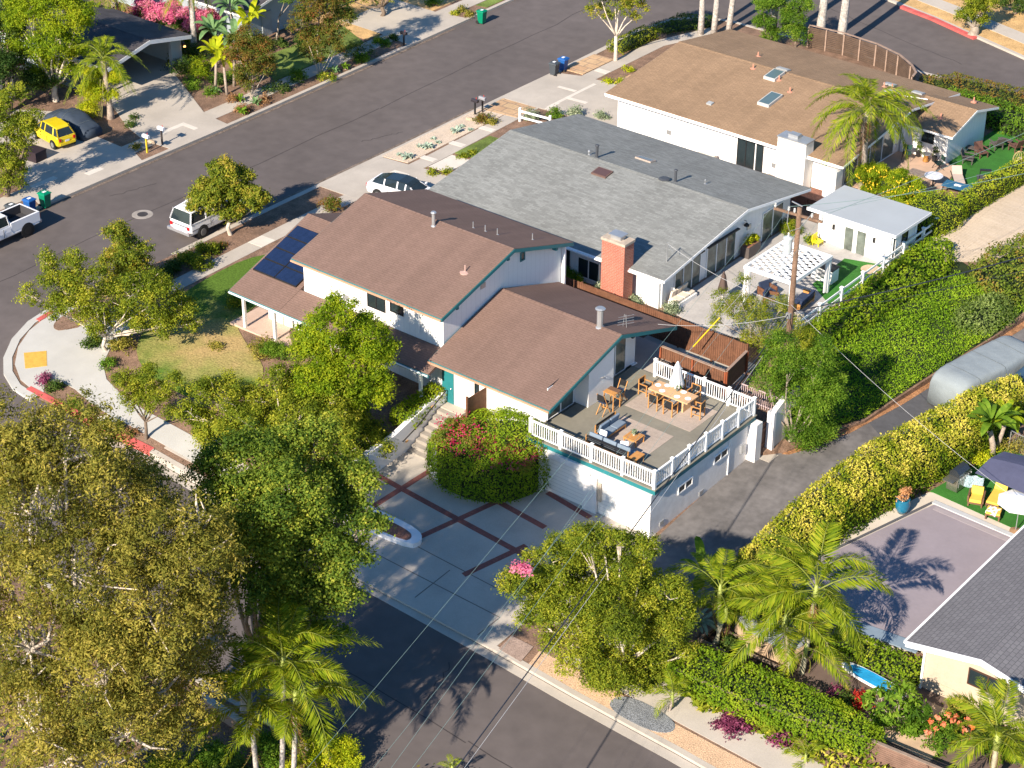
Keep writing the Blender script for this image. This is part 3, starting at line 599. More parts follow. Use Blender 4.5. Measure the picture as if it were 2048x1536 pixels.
for (px, py, r) in ((285, 429, .34),):
    c = G(px, py); o = MB().lathe([(r*2.0, 0), (r*1.9, .008), (r*1.2, .012)], (c[0], c[1], T(HI, c[0], c[1])+.005), 28, 1, 1).build('manhole_collar', mat('collar_concrete', (.30, .27, .24), .9, .2, 3)); struct(o)
    o = MB().lathe([(r, 0), (r, .016), (r*.8, .02), (r*.78, .016)], (c[0], c[1], T(HI, c[0], c[1])+.012), 24).build('manhole_cover', mat('cast_iron', (.05, .045, .045), .7, .2)); tag(o, 'round dark iron manhole cover set in the street near the white station wagon', 'manhole cover')
# back gardens
drape('grey_patio', [(-11.0, 16.6), (-11.0, 31.5), (-9, 31.5), (-3.6, 29.4), (-3.8, 20.0), (-5.5, 17.0), (-7.6, 16.3)], HI, mat('patio_concrete', (.40, .38, .36), .85, .14, .7, fine=.06, fs=9), .15, .6)
drape('artificial_turf', [(-5.9, 24.6), (-6.1, 28.6), (-4.0, 29.5), (-3.6, 27.5), (-3.8, 23.2)], HI, TURF, .17, .05)
drape('back_patio', [(-11.4, 37.5), (-11.4, 44.9), (-8.0, 44.9), (-6.9, 44.0), (-6.2, 40.6), (-5.6, 38.6), (-8, 37.6)], HI, mat('peach_patio', (.52, .36, .26), .85, .12, 1., fine=.05), .15, .3)
drape('back_lawn', [(-8.0, 45.0), (-6.9, 44.1), (-6.2, 41.4), (-3.9, 42.6), (-3.4, 53), (-8.2, 53)], HI, TURF, .16, .05)
drape('garden_row', [(-31, 37.9), (-28, 37.2), (-22, 36.6), (-13, 36.1), (-10, 36.4), (-9.3, 34), (-28, 32), (-31, 36)], HI, SOILR, .14, .05)
drape('gravel_yard', [(-10, 12.3), (-10, 15.4), (-3.8, 15.4), (-3.8, 12.3)], HI, CONC, .13, .1)
drape('side_path', [(-10, 9.3), (-10, 12.3), (-6.6, 12.3), (-6.6, 9.3)], HI, CONC, .13, .1, zf=lambda V: np.full(len(V), 2.75))
PEB = brickmat('pale_terraced_slope', (.56, .46, .35), (.52, .42, .31), (.43, .34, .25), 2.5, .17, .012, .95, .10, .03)
drape('gravel_slope', [(-3.4, 33.2), (-3.5, 35.2), (-3.2, 38), (-2.4, 46.5), (3, 46.5), (2.2, 38), (0.6, 34.5), (-1.5, 32.6)], HI, PEB, .15, .05)
# pool terrace
drape('pool_terrace', [(6.5, 1.0), (6.7, 4), (9.0, 12.0), (9.6, 12.3), (15.6, 12.2), (15.6, .6), (9.8, -.8)], LO, mat('terrace_concrete', (.55, .49, .41), .8, .08, .8, fine=.05), .15, .2)
drape('terrace_turf', [(9.0, 12.1), (10.2, 18.2), (16.5, 17), (16.5, 11.6)], LO, TURF, .175, .05)
drape('side_yard_paving', [(10.8, -5.6), (10.8, -1.6), (16.2, -1.4), (22, -2), (22, -5.6)], LO, mat('brown_paving', (.12, .085, .07), .85, .2, 1.), .155, .05)
drape('side_yard_path', [(15.5, -2.3), (16.4, -5.5), (18.8, -5.6), (19.4, -2.2)], LO, mat('sand_paving', (.46, .33, .22), .85, .15, 1.), .165, .05)

# wear on the street: seal lines, patches, oil drips, dirt along the gutters
TAR = mat('crack_sealant', (.045, .038, .036), .7, .1); PAT = mat('older_asphalt_patch', (.095, .078, .072), .9, .12, .6, fine=.1, fs=3); DIRT = mat('gutter_dirt', (.16, .125, .10), .95, .3, 1.5, fine=.4, fs=8); OIL = mat('oil_stain', (.06, .05, .048), .6, .3, 4)
rs = np.random.RandomState(8)
def wob(a, b, n, amp): return [tuple(np.array(a)+(np.array(b)-np.array(a))*i/n+rs.normal(size=2)*amp) for i in range(n+1)]
for a, b in (((-45.2, -12), (-44.9, 30)), ((-44.9, 30), (-45.2, 66)), ((-48.8, 8), (-47.9, 11.5)), ((-42, 25), (-40.8, 28)), ((-30, -16.2), (2, -16.6)), ((2, -16.6), (24, -17.2)), ((-2, -13), (-1.2, -15.6)), ((-8, -18.6), (-5.5, -17.9)), ((-30, 66.5), (-16, 62.2))):
    strip('crack_seal', wob(a, b, 14, .07), .05, ROADF, TAR, .006, 0, step=2.)
for p in ([(-50.55, -8), (-50.5, 6), (-50.55, 22), (-50.5, 45)], [(-39.75, 9), (-39.65, 20), (-39.5, 34)]): strip('gutter_dirt', p, .22, ROADF, DIRT, .016, 0)

# ================================================================ BUILDINGS
ROOFM = brickmat('brown_shingles', (.198, .128, .104), (.180, .117, .094), (.130, .085, .068), .38, .15, .010, .9, .045, .012, streak=.06)
ROOFG = brickmat('grey_shingles', (.25, .258, .245), (.185, .19, .18), (.16, .165, .16), .42, .14, .008, .9, .10, .010, streak=.03)
ROOFT = brickmat('tan_shingles', (.31, .205, .125), (.265, .175, .107), (.18, .12, .075), .40, .15, .010, .9, .09, .012, streak=.05)
ROOFD = brickmat('dark_grey_shingles', (.17, .165, .175), (.145, .14, .15), (.08, .08, .085), .32, .22, .012, .9, .06, .012)
ROOFB = mat('dark_roofing', (.06, .055, .06), .9, .2, 1., fine=.15, fs=10)
ROOFS = mat('pale_grey_metal_roof', (.38, .41, .43), .6, .04, .5)
RBRICK = brickmat('red_brick', (.42, .12, .07), (.33, .085, .05), (.42, .30, .25), .24, .085, .010, .9, .12, .006)
COPING = mat('chimney_concrete', (.42, .35, .28), .9, .2, 3)
STUCCO = mat('beige_stucco', (.46, .385, .295), .9, .08, .7, fine=.05, fs=12)
BLUEW = mat('grey_blue_wall', (.30, .35, .38), .8, .08, .8)
def siding(name, c, gap=.4):
    M = brickmat(name, c, tuple(v*.985 for v in c), tuple(v*.72 for v in c), gap, 60., .006, .6, .02, .006, offset=0.)
    return M
SID = siding('white_board_siding', (.80, .79, .77))
LAP = brickmat('white_lap_siding', (.80, .79, .76), (.79, .78, .75), (.50, .50, .50), 50., .22, .010, .6, .02, .008, offset=0.)

def gable(parent, x0, x1, y0, yr, y1, z0, zr, z1, rm, th_=.16, fascia=None, name='roof', ends=(True, True), fh=.2):
    mb = MB()
    s0 = (zr-z0)/(yr-y0); s1 = (zr-z1)/(y1-yr)
    mb.prism([(y0, z0), (yr, zr), (y1, z1), (y1, z1-th_), (yr, zr-th_), (y0, z0-th_)], 'x', x0, x1)
    r = mb.build(name, rm, parent)
    rc = MB()   # ridge caps
    n = int((x1-x0)/.3)
    for i in range(n):
        a = x0+i*(x1-x0)/n; rc.prism([(yr-.14, zr-.14*s0+.012), (yr, zr+.022), (yr+.14, zr-.14*s1+.012), (yr+.14, zr-.14*s1), (yr, zr), (yr-.14, zr-.14*s0)], 'x', a+.01, a+(x1-x0)/n-.005)
    rc.build('ridge_cap', rm, r)
    if fascia:
        f = MB()
        for e, xx in zip(ends, ((x0-.035, x0-.002), (x1+.002, x1+.035))):
            if e:
                f.prism([(y0, z0-.03), (yr, zr-.03), (yr, zr-.03-fh*1.05), (y0, z0-.03-fh)], 'x', *xx); f.prism([(yr, zr-.03), (y1, z1-.03), (y1, z1-.03-fh), (yr, zr-.03-fh*1.05)], 'x', *xx)
        f.box(x0, y0-.034, z0-.02-fh, x1, y0-.002, z0-.03); f.box(x0, y1+.002, z1-.02-fh, x1, y1+.034, z1-.03)
        f.build('fascia_board', fascia, r)
    return r
def gwalls(parent, x0, x1, y0, y1, zb, eav, rm_, name='wall', th_=.16):
    """walls below a gable roof: eav = (ye0, yr, ye1, ze0, zr, ze1)"""
    a, r, b, z0, zr, z1 = eav; za = z0+(zr-z0)*(y0-a)/(r-a)-th_-.01; zb2 = z1+(zr-z1)*(b-y1)/(b-r)-th_-.01
    return MB().prism([(y0, zb), (y1, zb), (y1, zb2), (r, zr-th_-.01), (y0, za)], 'x', x0, x1).build(name, rm_, parent)
def winx(parent, x, y0, y1, z0, z1, n=1, frame=TRIM, glass=GLASS, s=1, name='window', fw=.07, zt=None):
    """window or sliding door on a wall that faces +x (s=1) or -x; zt=(z at y0, z at y1) for a sloping head"""
    f = MB(); d = .05*s
    f.box(x, y0, z0, x+d, y1, z0+fw); f.box(x, y0, z1-fw, x+d, y1, z1)
    for i in range(n+1):
        yy = y0+(y1-y0)*i/n; f.box(x, min(max(yy-fw/2, y0), y1-fw), z0+fw, x+d, min(max(yy+fw/2, y0+fw), y1), z1-fw)
    o = f.build(name, frame, parent)
    MB().box(x+.002*s, y0+fw, z0+fw, x+.02*s, y1-fw, z1-fw).build('pane', glass, o); return o
def winy(parent, y, x0, x1, z0, z1, n=1, frame=TRIM, glass=GLASS, s=-1, name='window', fw=.06):
    f = MB(); d = .05*s
    f.box(x0, y, z0, x1, y+d, z0+fw); f.box(x0, y, z1-fw, x1, y+d, z1)
    for i in range(n+1):
        xx = x0+(x1-x0)*i/n; f.box(min(max(xx-fw/2, x0), x1-fw), y, z0+fw, min(max(xx+fw/2, x0+fw), x1), y+d, z1-fw)
    o = f.build(name, frame, parent)
    MB().box(x0+fw, y+.002*s, z0+fw, x1-fw, y+.02*s, z1-fw).build('pane', glass, o); return o
def vent(parent, x, y, z, h, r=.05, m_=METAL, name='vent_pipe', base=.16, cap=True):
    mb = MB().lathe([(base, -.12), (base, .03), (r*1.3, .07), (r, .1), (r, h)], (x, y, z), 10)
    if cap: mb.lathe([(r*1.5, h-.04), (r*1.7, h), (r*1.2, h+.06), (.01, h+.07)], (x, y, z), 10)
    return mb.build(name, m_, parent)
def skylight(parent, x0, x1, y0, y1, zf, m_, gl, lift=.12, name='skylight'):
    mb = MB()
    P_ = [(x0, y0), (x1, y0), (x1, y1), (x0, y1)]
    top = [(a, b, zf(b)+lift) for a, b in P_]; bot = [(a, b, zf(b)-.05) for a, b in P_]
    mb.add(bot+top, [(4, 5, 6, 7), (0, 1, 5, 4), (1, 2, 6, 5), (2, 3, 7, 6), (3, 0, 4, 7)]); o = mb.build(name, m_, parent)
    k = .07; Q = [(x0+k, y0+k), (x1-k, y0+k), (x1-k, y1-k), (x0+k, y1-k)]
    MB().add([(a, b, zf(b)+lift+.012) for a, b in Q]+[(a, b, zf(b)+lift+.003) for a, b in Q], [(0, 1, 2, 3), (7, 6, 5, 4), (0, 4, 5, 1), (1, 5, 6, 2), (2, 6, 7, 3), (3, 7, 4, 0)]).build('pane', gl, o); return o

# ---- the brown-roofed house in the middle
bh = thing('brown_roofed_house', 'two storey white house with brown shingle roofs, teal trim and a garage roof deck', 'house', (-20, 6, 1.5), world=True)
MZ = (1.55, 7.65, 13.0, 6.8, 8.5, 6.8)    # main gable: eave y, ridge y, eave y, z, z, z
gwalls(bh, -25.4, -15.2, 2.1, 12.5, 1.4, MZ, SID)
gable(bh, -25.75, -14.85, *MZ, ROOFM, fascia=TEAL)
zmain = lambda y: 6.8+1.7*(y-1.55)/6.1 if y < 7.65 else 8.5-1.7*(y-7.65)/5.35
WZ = (.75, 6.9, 12.05, 4.58, 6.3, 4.58)
mb = MB()   # wing walls
zw = lambda y: 4.58+1.72*(y-.75)/6.15 if y < 6.9 else 6.3-1.72*(y-6.9)/5.15
mb.prism([(1.75, 1.2), (9.6, 1.2), (9.6, zw(9.6)-.18), (6.9, 6.11), (1.75, zw(1.75)-.18)], 'x', -15.05, -8.0)
mb.prism([(4.2, 2.9), (6.4, 2.9), (6.4, zw(6.4)-.18), (4.2, zw(4.2)-.18)], 'x', -7.99, -7.1)
wing = mb.build('wing_wall', WHITE, bh)
gable(bh, -15.1, -7.0, *WZ, ROOFM, fascia=TEAL, name='wing_roof', ends=(True, True))
# low porch roof along the front and the single storey end with the solar panels
lo_ = MB(); lo_.prism([(.3, 4.0), (2.08, 4.62), (2.08, 4.46), (.3, 3.84)], 'x', -25.7, -14.75)
lr = lo_.build('porch_roof', ROOFM, bh)
LZ = (.3, 6.9, 13.4, 4.0, 6.3, 4.0)
gable(bh, -29.6, -25.72, *LZ, ROOFM, fascia=TEAL, name='end_roof', ends=(True, False))
gwalls(bh, -28.6, -25.42, 2.4, 12.8, 1.4, LZ, SID, 'end_wall')
MB().box(-25.72, .268, 3.78, -14.72, .296, 3.97).build('fascia_board', TEAL, lr)
MB().box(-29.6, .2, 3.86, -14.75, .262, 3.93).build('gutter', TRIM, lr)
MB().box(-25.75, 1.44, 6.62, -14.85, 1.515, 6.72).build('gutter', mat('copper_gutter', (.50, .28, .18), .5, .1), bh)
MB().box(-15.1, .64, 4.40, -7.0, .715, 4.50).build('gutter', MATS['copper_gutter'], bh)
# porch back wall panels + posts
MB().box(-28.6, 2.3, 1.45, -15.3, 2.395, 4.4).build('porch_wall', WHITE, bh)
dl = MB()
for x in (-27.4, -25.9, -24.4, -22.9): dl.box(x-.03, 2.24, 1.5, x+.03, 2.297, 4.2)
dl.build('wall_batten', mat('beige_batten', (.5, .42, .36), .7), bh)
for x in (-28.9, -26.5, -23.9): MB().box(x-.08, .62, 1.66, x+.08, .78, 3.86).build('porch_post', WHITE, bh)
MB().box(-29.0, .62, 3.62, -15.6, .76, 3.85).build('porch_beam', WHITE, bh)
MB().box(-15.72, .62, 1.6, -15.56, .78, 3.85).build('porch_post', WHITE, bh)
dark = winy(bh, 2.29, -17.6, -16.3, 1.62, 3.6, 2, frame=TEAL, glass=GLASS, name='front_window')
dr = MB().box(-14.97, .9, 1.5, -14.92, 1.74, 1.5); d_ = MB().box(-15.0, 1.70, 1.62, -14.2, 1.745, 3.7).build('front_door', TEAL, bh); MB().lathe([(.03, 0), (.04, .03), (.02, .06)], (-14.35, 1.66, 2.6), 8).build('handle', METAL, d_)
winy(bh, 1.745, -12.75, -12.45, 2.35, 3.75, 1, frame=BLACK)
winy(bh, 2.09, -20.6, -19.3, 5.35, 6.35, 2, frame=BLACK); winy(bh, 2.09, -18.95, -18.0, 5.6, 6.35, 1, frame=BLACK)
winx(bh, -15.19, 8.6, 9.0, 7.2, 7.75, 1, frame=TEAL)
MB().box(-15.15, 12.35, 4.3, -14.95, 12.48, 6.7).tube([(-15.02, 12.4, 6.7), (-14.9, 12.9, 6.75)], .05, 6).build('downpipe', TRIM, bh)
for y in (2.9, 7.2, 11.5): MB().box(-15.15, y-.08, zmain(y)-.42, -14.85, y+.08, zmain(y)-.2).build('roof_bracket', TEAL, bh)
for x in (-13.4, -11.2, -9.0, -7.3): MB().box(x-.08, 1.0, 4.32, x+.08, 1.75, 4.5).build('roof_bracket', TEAL, bh)
# openings on the deck side
winx(bh, -7.995, 1.82, 4.1, 3.03, 5.0, 2, glass=GLASSG, name='sliding_door'); MB().prism([(1.82, 5.02), (4.1, 5.02), (4.1, zw(4.1)-.2)], 'x', -7.99, -7.96).build('gable_glass', GLASS, bh)
sdr = winx(bh, -7.99, 6.7, 8.7, 3.03, 5.25, 2, glass=GLASSG, name='sliding_door')
MB().box(-8.0, 1.75, 3.0, -7.85, 9.65, 3.06).build('door_sill', TRIM, bh)
MB().box(-7.98, 9.15, 4.75, -7.86, 9.33, 5.0).build('wall_lantern', BLACK, bh)
MB().tube([(-7.08, 5.2, 4.4), (-6.98, 5.3, 4.45), (-6.98, 5.5, 4.3), (-7.08, 5.6, 4.35)], .03, 5).build('wall_ornament', METAL, bh)
# garage under the deck
GZ = 3.0; teal_top = GZ-.02
gar = MB().box(-7.3, .25, -.3, -.02, 9.0, 2.7).build('garage_wall', mat('white_stucco', (.76, .74, .72), .85, .10, .9, fine=.05, fs=3, bump=.004, bs=30), bh)
MB().box(-7.95, .08, 2.72, .1, 9.12, 3.0).build('deck_edge', TEAL, bh)
MB().box(-8.0, 0.02, 3.003, .16, 9.2, 3.06).build('deck_floor', mat('grey_green_deck', (.21, .195, .155), .75, .12, .5, fine=.05, fs=5), bh)
fr = MB(); fr.box(-7.3, -.05, -.3, -6.75, .25, 2.7); fr.box(-4.2, -.05, -.3, -3.35, .25, 2.7); fr.box(-.35, -.05, -.3, -.02, .25, 2.7); fr.box(-6.75, -.05, 2.35, -4.2, .25, 2.7); fr.box(-3.35, -.05, 2.35, -.35, .25, 2.7)
fr.build('garage_front', MATS['white_stucco'], bh)
for a, b in ((-6.73, -4.22), (-3.33, -.37)):
    g = MB(); g.box(a, .1, .05, b, .16, 2.33); gd = g.build('garage_door', LAP, bh)
MB().box(-3.32, .0, 1.0, -3.1, .05, 2.1).build('wall_panel', mat('tan_panel', (.5, .42, .33), .7), bh)
lt = MB().box(-4.0, -.22, 2.45, -3.7, -.06, 2.58).build('flood_light', TRIM, bh)
for y0, z0 in ((2.3, 1.55), (5.5, 1.75)):
    f = winx(bh, -.018, y0, y0+1.3, z0, z0+.5, 2, frame=TRIM, glass=GLASS, name='garage_window')
MB().box(-.02, 8.7, -.1, .5, 9.25, 2.75).build('pilaster', MATS['white_stucco'], bh)
kr = MB().prism([(-1.7, -.6), (.25, .02), (.25, -.9), (-1.7, -.9)], 'x', -.45, -.02).build('kerb_wall', MATS['white_stucco'], bh)
# railing
def rail(parent, a, b, posts, z=3.06, h=1.02, bal=.145, endposts=(True, True)):
    a = np.array(a, float); b = np.array(b, float); L = np.linalg.norm(b-a); d = (b-a)/L; mb = MB()
    mb.bar((*a, z+h-.06), (*b, z+h-.06), .1, .07); mb.bar((*a, z+.14), (*b, z+.14), .06, .06)
    n = int(L/bal)
    for i in range(1, n): q = a+d*(L*i/n); mb.box(q[0]-.02, q[1]-.02, z+.15, q[0]+.02, q[1]+.02, z+h-.08)
    r = mb.build('railing', TRIM, parent)
    for i in range(posts+1):
        if (i == 0 and not endposts[0]) or (i == posts and not endposts[1]): continue
        q = a+d*L*i/posts; p = MB().box(q[0]-.075, q[1]-.075, z, q[0]+.075, q[1]+.075, z+h+.06)
        p.add([(q[0]-.1, q[1]-.1, z+h+.06), (q[0]+.1, q[1]-.1, z+h+.06), (q[0]+.1, q[1]+.1, z+h+.06), (q[0]-.1, q[1]+.1, z+h+.06), (q[0], q[1], z+h+.15)], [(3, 2, 1, 0), (0, 1, 4), (1, 2, 4), (2, 3, 4), (3, 0, 4)])
        p.build('post', TRIM, r)
    return r
rail(bh, (-7.7, .12), (.02, .12), 4)
rail(bh, (.02, .12), (.02, 9.05), 6, endposts=(False, True))
rail(bh, (.02, 9.05), (-6.25, 9.05), 4, endposts=(False, True))
# stairs, planter and retaining walls of the entrance
st = MB()
for i in range(8): st.box(-14.65, -1.6+i*.34, -.4, -13.3, 1.4, .02+.2*(i+1))
st = st.build('entry_steps', mat('step_concrete', (.30, .27, .235), .9, .15, 2, fine=.08), None); tag(st, 'concrete steps climbing between the white retaining wall and the flowering hedge', 'stairs')
struct(MB().box(-14.72, 1.1, 1.2, -13.2, 2.1, 1.68).build('entry_landing', CONC))
rw = thing('retaining_wall', 'white stucco retaining wall sloping down beside the concrete steps', 'retaining wall', (-14.8, -3, 0), world=True)
STW = mat('shaded_white_stucco', (.74, .73, .74), .85, .05, .8, fine=.04)
MB().prism([(2.0, -.6), (2.0, 2.35), (.2, 2.2), (-2.5, 1.55), (-7.4, 1.35), (-7.4, -.8)], 'x', -15.0, -14.7).build('wall', STW, rw)
MB().tube([(-14.6, 1.6, 2.5), (-14.58, -.9, 1.35), (-14.6, -1.9, 1.0), (-14.68, -1.9, .9)], .035, 6).build('handrail', BLACK, rw)
for y, z in ((.5, 1.9), (-1.6, .75), (-4.2, .5)): MB().box(-14.69, y-.1, z, -14.64, y+.1, z+.08).build('wall_light', mat('warm_step_light', (.7, .4, .15), .5), rw)
pl = thing('curved_planter_wall', 'curved white retaining wall under the round flowering hedge by the garage', 'retaining wall', (-10, -1.5, 0), world=True)
pw = [(-13.2, 1.3), (-13.1, -1.5), (-12.6, -2.25), (-11.8, -2.6), (-10.6, -2.75), (-9.4, -2.5), (-8.3, -1.8), (-7.55, -.8), (-7.35, .1), (-7.35, 1.3)]
drape('wall', pw, LO, STW, 0, 1.6, .6, kind=None, parent=pl, zf=lambda V: np.full(len(V), .55))
pw2 = thing('planter_wall', 'low curved white wall round the mulch bed between the driveway and the street', 'retaining wall', (-10, -7, -.3), world=True)
outer = smoothp([(-16.5, -6.9), (-12.5, -6.6), (-9.6, -6.55), (-8.75, -7.1), (-9.1, -8.0), (-16.5, -8.1)], 2)
drape('wall', outer, LO, STW, .42, .9, .5, kind=None, parent=pw2); drape('mulch_bed', smoothp([(-16.4, -7.25), (-12.5, -7.0), (-9.9, -6.95), (-9.3, -7.3), (-9.5, -7.85), (-16.4, -7.95)], 2), LO, SOILR, .435, .02, .5, kind=None, parent=pw2)
# brown house roof furniture
vent(bh, -20.2, 7.2, zmain(7.2)-.05, .85, .1, METAL, 'flue'); 
for x, y in ((-18.6, 8.7), (-17.9, 8.9), (-17.2, 9.1), (-15.9, 10.6)): vent(bh, x, y, zmain(y)-.05, .42, .03, METAL, cap=False, base=.1)
vent(bh, -16.1, 5.0, zmain(5.0)-.05, .45, .035, mat('pinkish_flashing', (.5, .33, .28), .7), base=.3, cap=False)
vent(bh, -8.45, 6.9, zw(6.9)-.1, 1.15, .17, METAL, 'flue', base=.26)
an = MB(); 
for dx in (-.12, .12): an.tube([(-6.9+dx-1.0, 8.4, zw(8.4)-.05), (-6.9+dx*.4-1.0, 8.4, zw(8.4)+.75)], .018, 5)
for k in range(4): an.tube([(-8.1+k*.02, 8.0, zw(8.4)+.2+k*.16), (-7.6, 8.8, zw(8.4)+.2+k*.16)], .012, 4)
an.build('antenna', METAL, bh)
# solar panels: six dark panels lying on the low end roof
PV = flat('solar_glass', (.012, .022, .06), .12, .0, .8, .15); zl = lambda y: 4.0+2.3*(y-.3)/6.6
labs = ['dark solar panel on the low roof, nearest the eave and the street', 'dark solar panel on the low roof, nearest the eave and the upper wall', 'dark solar panel in the second row from the eave, on the street side', 'dark solar panel in the second row from the eave, beside the upper storey', 'dark solar panel in the third row up the low roof', 'dark solar panel at the top, farthest from the eave']
for i, (x0, y0) in enumerate(((-29.4, 2.05), (-27.7, 2.05), (-29.4, 3.0), (-27.7, 3.0), (-29.4, 3.95), (-29.4, 4.9))):
    L_ = .95; wd = 1.7
    t = thing('solar_panel', labs[i], 'solar panel', (x0, y0, zl(y0)+.1), world=True, group='solar panels on the low brown roof')
    y1 = y0+L_-.05
    def slab(a0, b0, a1, b1, lo, hi): return MB().add([(a0, b0, zl(b0)+lo), (a1, b0, zl(b0)+lo), (a1, b1, zl(b1)+lo), (a0, b1, zl(b1)+lo), (a0, b0, zl(b0)+hi), (a1, b0, zl(b0)+hi), (a1, b1, zl(b1)+hi), (a0, b1, zl(b1)+hi)], [(0, 3, 2, 1), (4, 5, 6, 7), (0, 1, 5, 4), (1, 2, 6, 5), (2, 3, 7, 6), (3, 0, 4, 7)])
    slab(x0, y0, x0+wd-.03, y1, .03, .11).build('frame', BLACK, t); slab(x0+.03, y0+.03, x0+wd-.06, y1-.03, .111, .118).build('cells', PV, t)

# ---- grey-roofed house
gh = thing('grey_roofed_house', 'long single storey white house under a grey shingle gable roof with a brick chimney', 'house', (-19, 23, 2.1), world=True)
GZ_ = (15.6, 24.1, 31.3, 4.8, 6.1, 4.8); zg = lambda y: 4.8+1.3*(y-15.6)/8.5 if y < 24.1 else 6.1-1.3*(y-24.1)/7.2
gwalls(gh, -27.5, -11.2, 16.4, 30.4, 1.4, GZ_, SID); gable(gh, -28.3, -10.35, *GZ_, ROOFG, fascia=TRIM, fh=.17)
DG = flat('black_awning', (.02, .02, .025), .5)
for y0, y1, n in ((17.9, 20.6, 3), (21.2, 24.3, 3), (27.2, 29.6, 2)):
    winx(gh, -11.195, y0, y1, 2.3, 4.35, n, glass=GLASSG, name='sliding_door')
    if n == 3: MB().box(-11.15, y0-.1, 4.42, -10.98, y1+.1, 4.5).build('awning_case', DG, gh)
MB().lathe([(.05, 0), (.16, -.12), (.17, -.2)], (-10.98, 25.1, 4.6), 10).tube([(-11.15, 25.1, 4.7), (-10.98, 25.1, 4.7)], .02, 5).build('wall_lamp', BLACK, gh)
ch = MB().box(-14.35, 15.05, 1.8, -12.75, 15.95, 6.35).build('chimney', RBRICK, gh); MB().box(-14.4, 15.0, 6.35, -12.7, 16.0, 6.5).build('coping', COPING, ch)
MB().box(-14.0, 15.15, 6.74, -13.1, 15.85, 6.8).box(-13.9, 15.25, 6.5, -13.2, 15.75, 6.74).build('chimney_cap', METAL, ch)
for x, y, h, r in ((-21.6, 24.3, .85, .09), (-22.2, 24.3, .3, .05), (-15.9, 24.6, .8, .08), (-14.6, 25.9, .3, .03)): vent(gh, x, y, zg(y)-.05, h, r, DGREY if r > .06 else METAL)
vent(gh, -16.5, 24.3, zg(24.3)-.05, .12, .22, DGREY, 'roof_vent', base=.34)
BRN = flat('bronze_skylight', (.10, .055, .045), .15, 0, .8)
skylight(gh, -20.7, -19.6, 22.5, 23.3, zg, flat('bronze_frame', (.14, .085, .07), .5), BRN, .1); skylight(gh, -20.2, -19.0, 26.4, 27.0, zg, flat('pale_frame', (.4, .33, .28), .5), BRN, .1)
MB().box(-28.5, 15.45, 4.62, -10.4, 15.56, 4.72).build('gutter', TRIM, gh)
MB().tube([(-11.3, 17.2, zg(17.2)-.05), (-11.3, 17.2, zg(17.2)+1.2)], .035, 6).tube([(-11.3, 17.2, zg(17.2)+1.15), (-11.0, 17.4, zg(17.2)+.6), (-10.9, 17.3, zg(17.2)+.9)], .015, 4).build('service_mast', METAL, gh)
winy(gh, 16.39, -17.0, -15.4, 2.6, 3.9, 2); MB().box(-18.6, 16.3, 1.9, -17.6, 16.39, 4.1).build('back_door', BLACK, gh)
# ---- tan-roofed house
th_ = thing('tan_roofed_house', 'long white ranch house under a wide tan shingle roof with two skylights', 'house', (-20, 42, 2.2), world=True)
TZ = (35.1, 43.8, 50.4, 4.9, 5.95, 4.9); zt = lambda y: 4.9+1.05*(y-35.1)/8.7 if y < 43.8 else 5.95-1.05*(y-43.8)/6.6
gwalls(th_, -28.3, -11.4, 35.8, 49.6, 1.4, TZ, SID); gable(th_, -28.9, -10.35, *TZ, ROOFT, fascia=TRIM, fh=.15)
WG = (43.9, 47.1, 50.35, 4.72, 5.55, 4.72)
gwalls(th_, -11.38, -7.9, 44.6, 49.7, 1.6, WG, SID, 'end_wall'); gable(th_, -11.2, -7.4, *WG, ROOFT, fascia=TRIM, fh=.15, name='end_roof', ends=(False, True))
MB().box(-15.0, 34.75, 1.8, -12.9, 35.7, 5.75).build('chimney', mat('painted_brick', (.78, .75, .70), .8, .05, 3), th_)
MB().box(-15.05, 34.7, 5.75, -12.85, 35.75, 5.83).box(-14.4, 35.0, 5.83, -13.7, 35.5, 6.05).build('chimney_cap', METAL, th_)
SKG = flat('skylight_glass', (.09, .14, .15), .08, 0, .9); SKF = flat('silver_frame', (.45, .45, .43), .4)
skylight(th_, -20.9, -20.0, 42.2, 43.5, zt, SKF, SKG, .2); skylight(th_, -19.3, -18.4, 39.0, 40.7, zt, SKF, SKG, .2)
SAL = mat('salmon_flashing', (.55, .25, .17), .8)
for x, y in ((-22.3, 43.1), (-19.9, 42.6), (-23.5, 45.6), (-14.2, 46.8), (-13.7, 47.0), (-9.1, 45.4), (-8.7, 49.2), (-18.4, 41.6)): vent(th_, x, y, (zt(y) if x < -11 else 5.1)-.03, .35, .045, SAL, base=.2, cap=False)
for x, y, a, b in ((-21.0, 43.9, .9, .5), (-14.6, 47.4, .8, .5), (-12.4, 47.3, .8, .5), (-13.7, 45.8, .7, .5), (-22.2, 37.3, .4, .35)): skylight(th_, x, x+a, y, y+b, zt, flat('grey_vent', (.3, .32, .33), .6), flat('grey_vent_top', (.35, .36, .36), .6), .1, 'roof_vent')
MB().tube([(-13.0, 46.2, zt(46.2)+.04), (-12.0, 46.0, zt(46)+.04), (-10.8, 46.6, zt(46.6)+.04)], .04, 5).build('conduit', TRIM, th_)
winy(th_, 35.79, -18.6, -16.6, 2.4, 4.3, 3, frame=BLACK); winy(th_, 44.59, -9.9, -9.0, 3.5, 4.3, 2, frame=BLACK)
winx(th_, -11.395, 37.2, 43.6, 2.5, 4.7, 4, glass=GLASSG, name='sliding_door')
MB().box(-11.3, 44.4, 2.2, -11.1, 44.58, 4.6).box(-8.05, 44.4, 2.3, -7.9, 44.55, 4.5).build('downpipe', TRIM, th_)
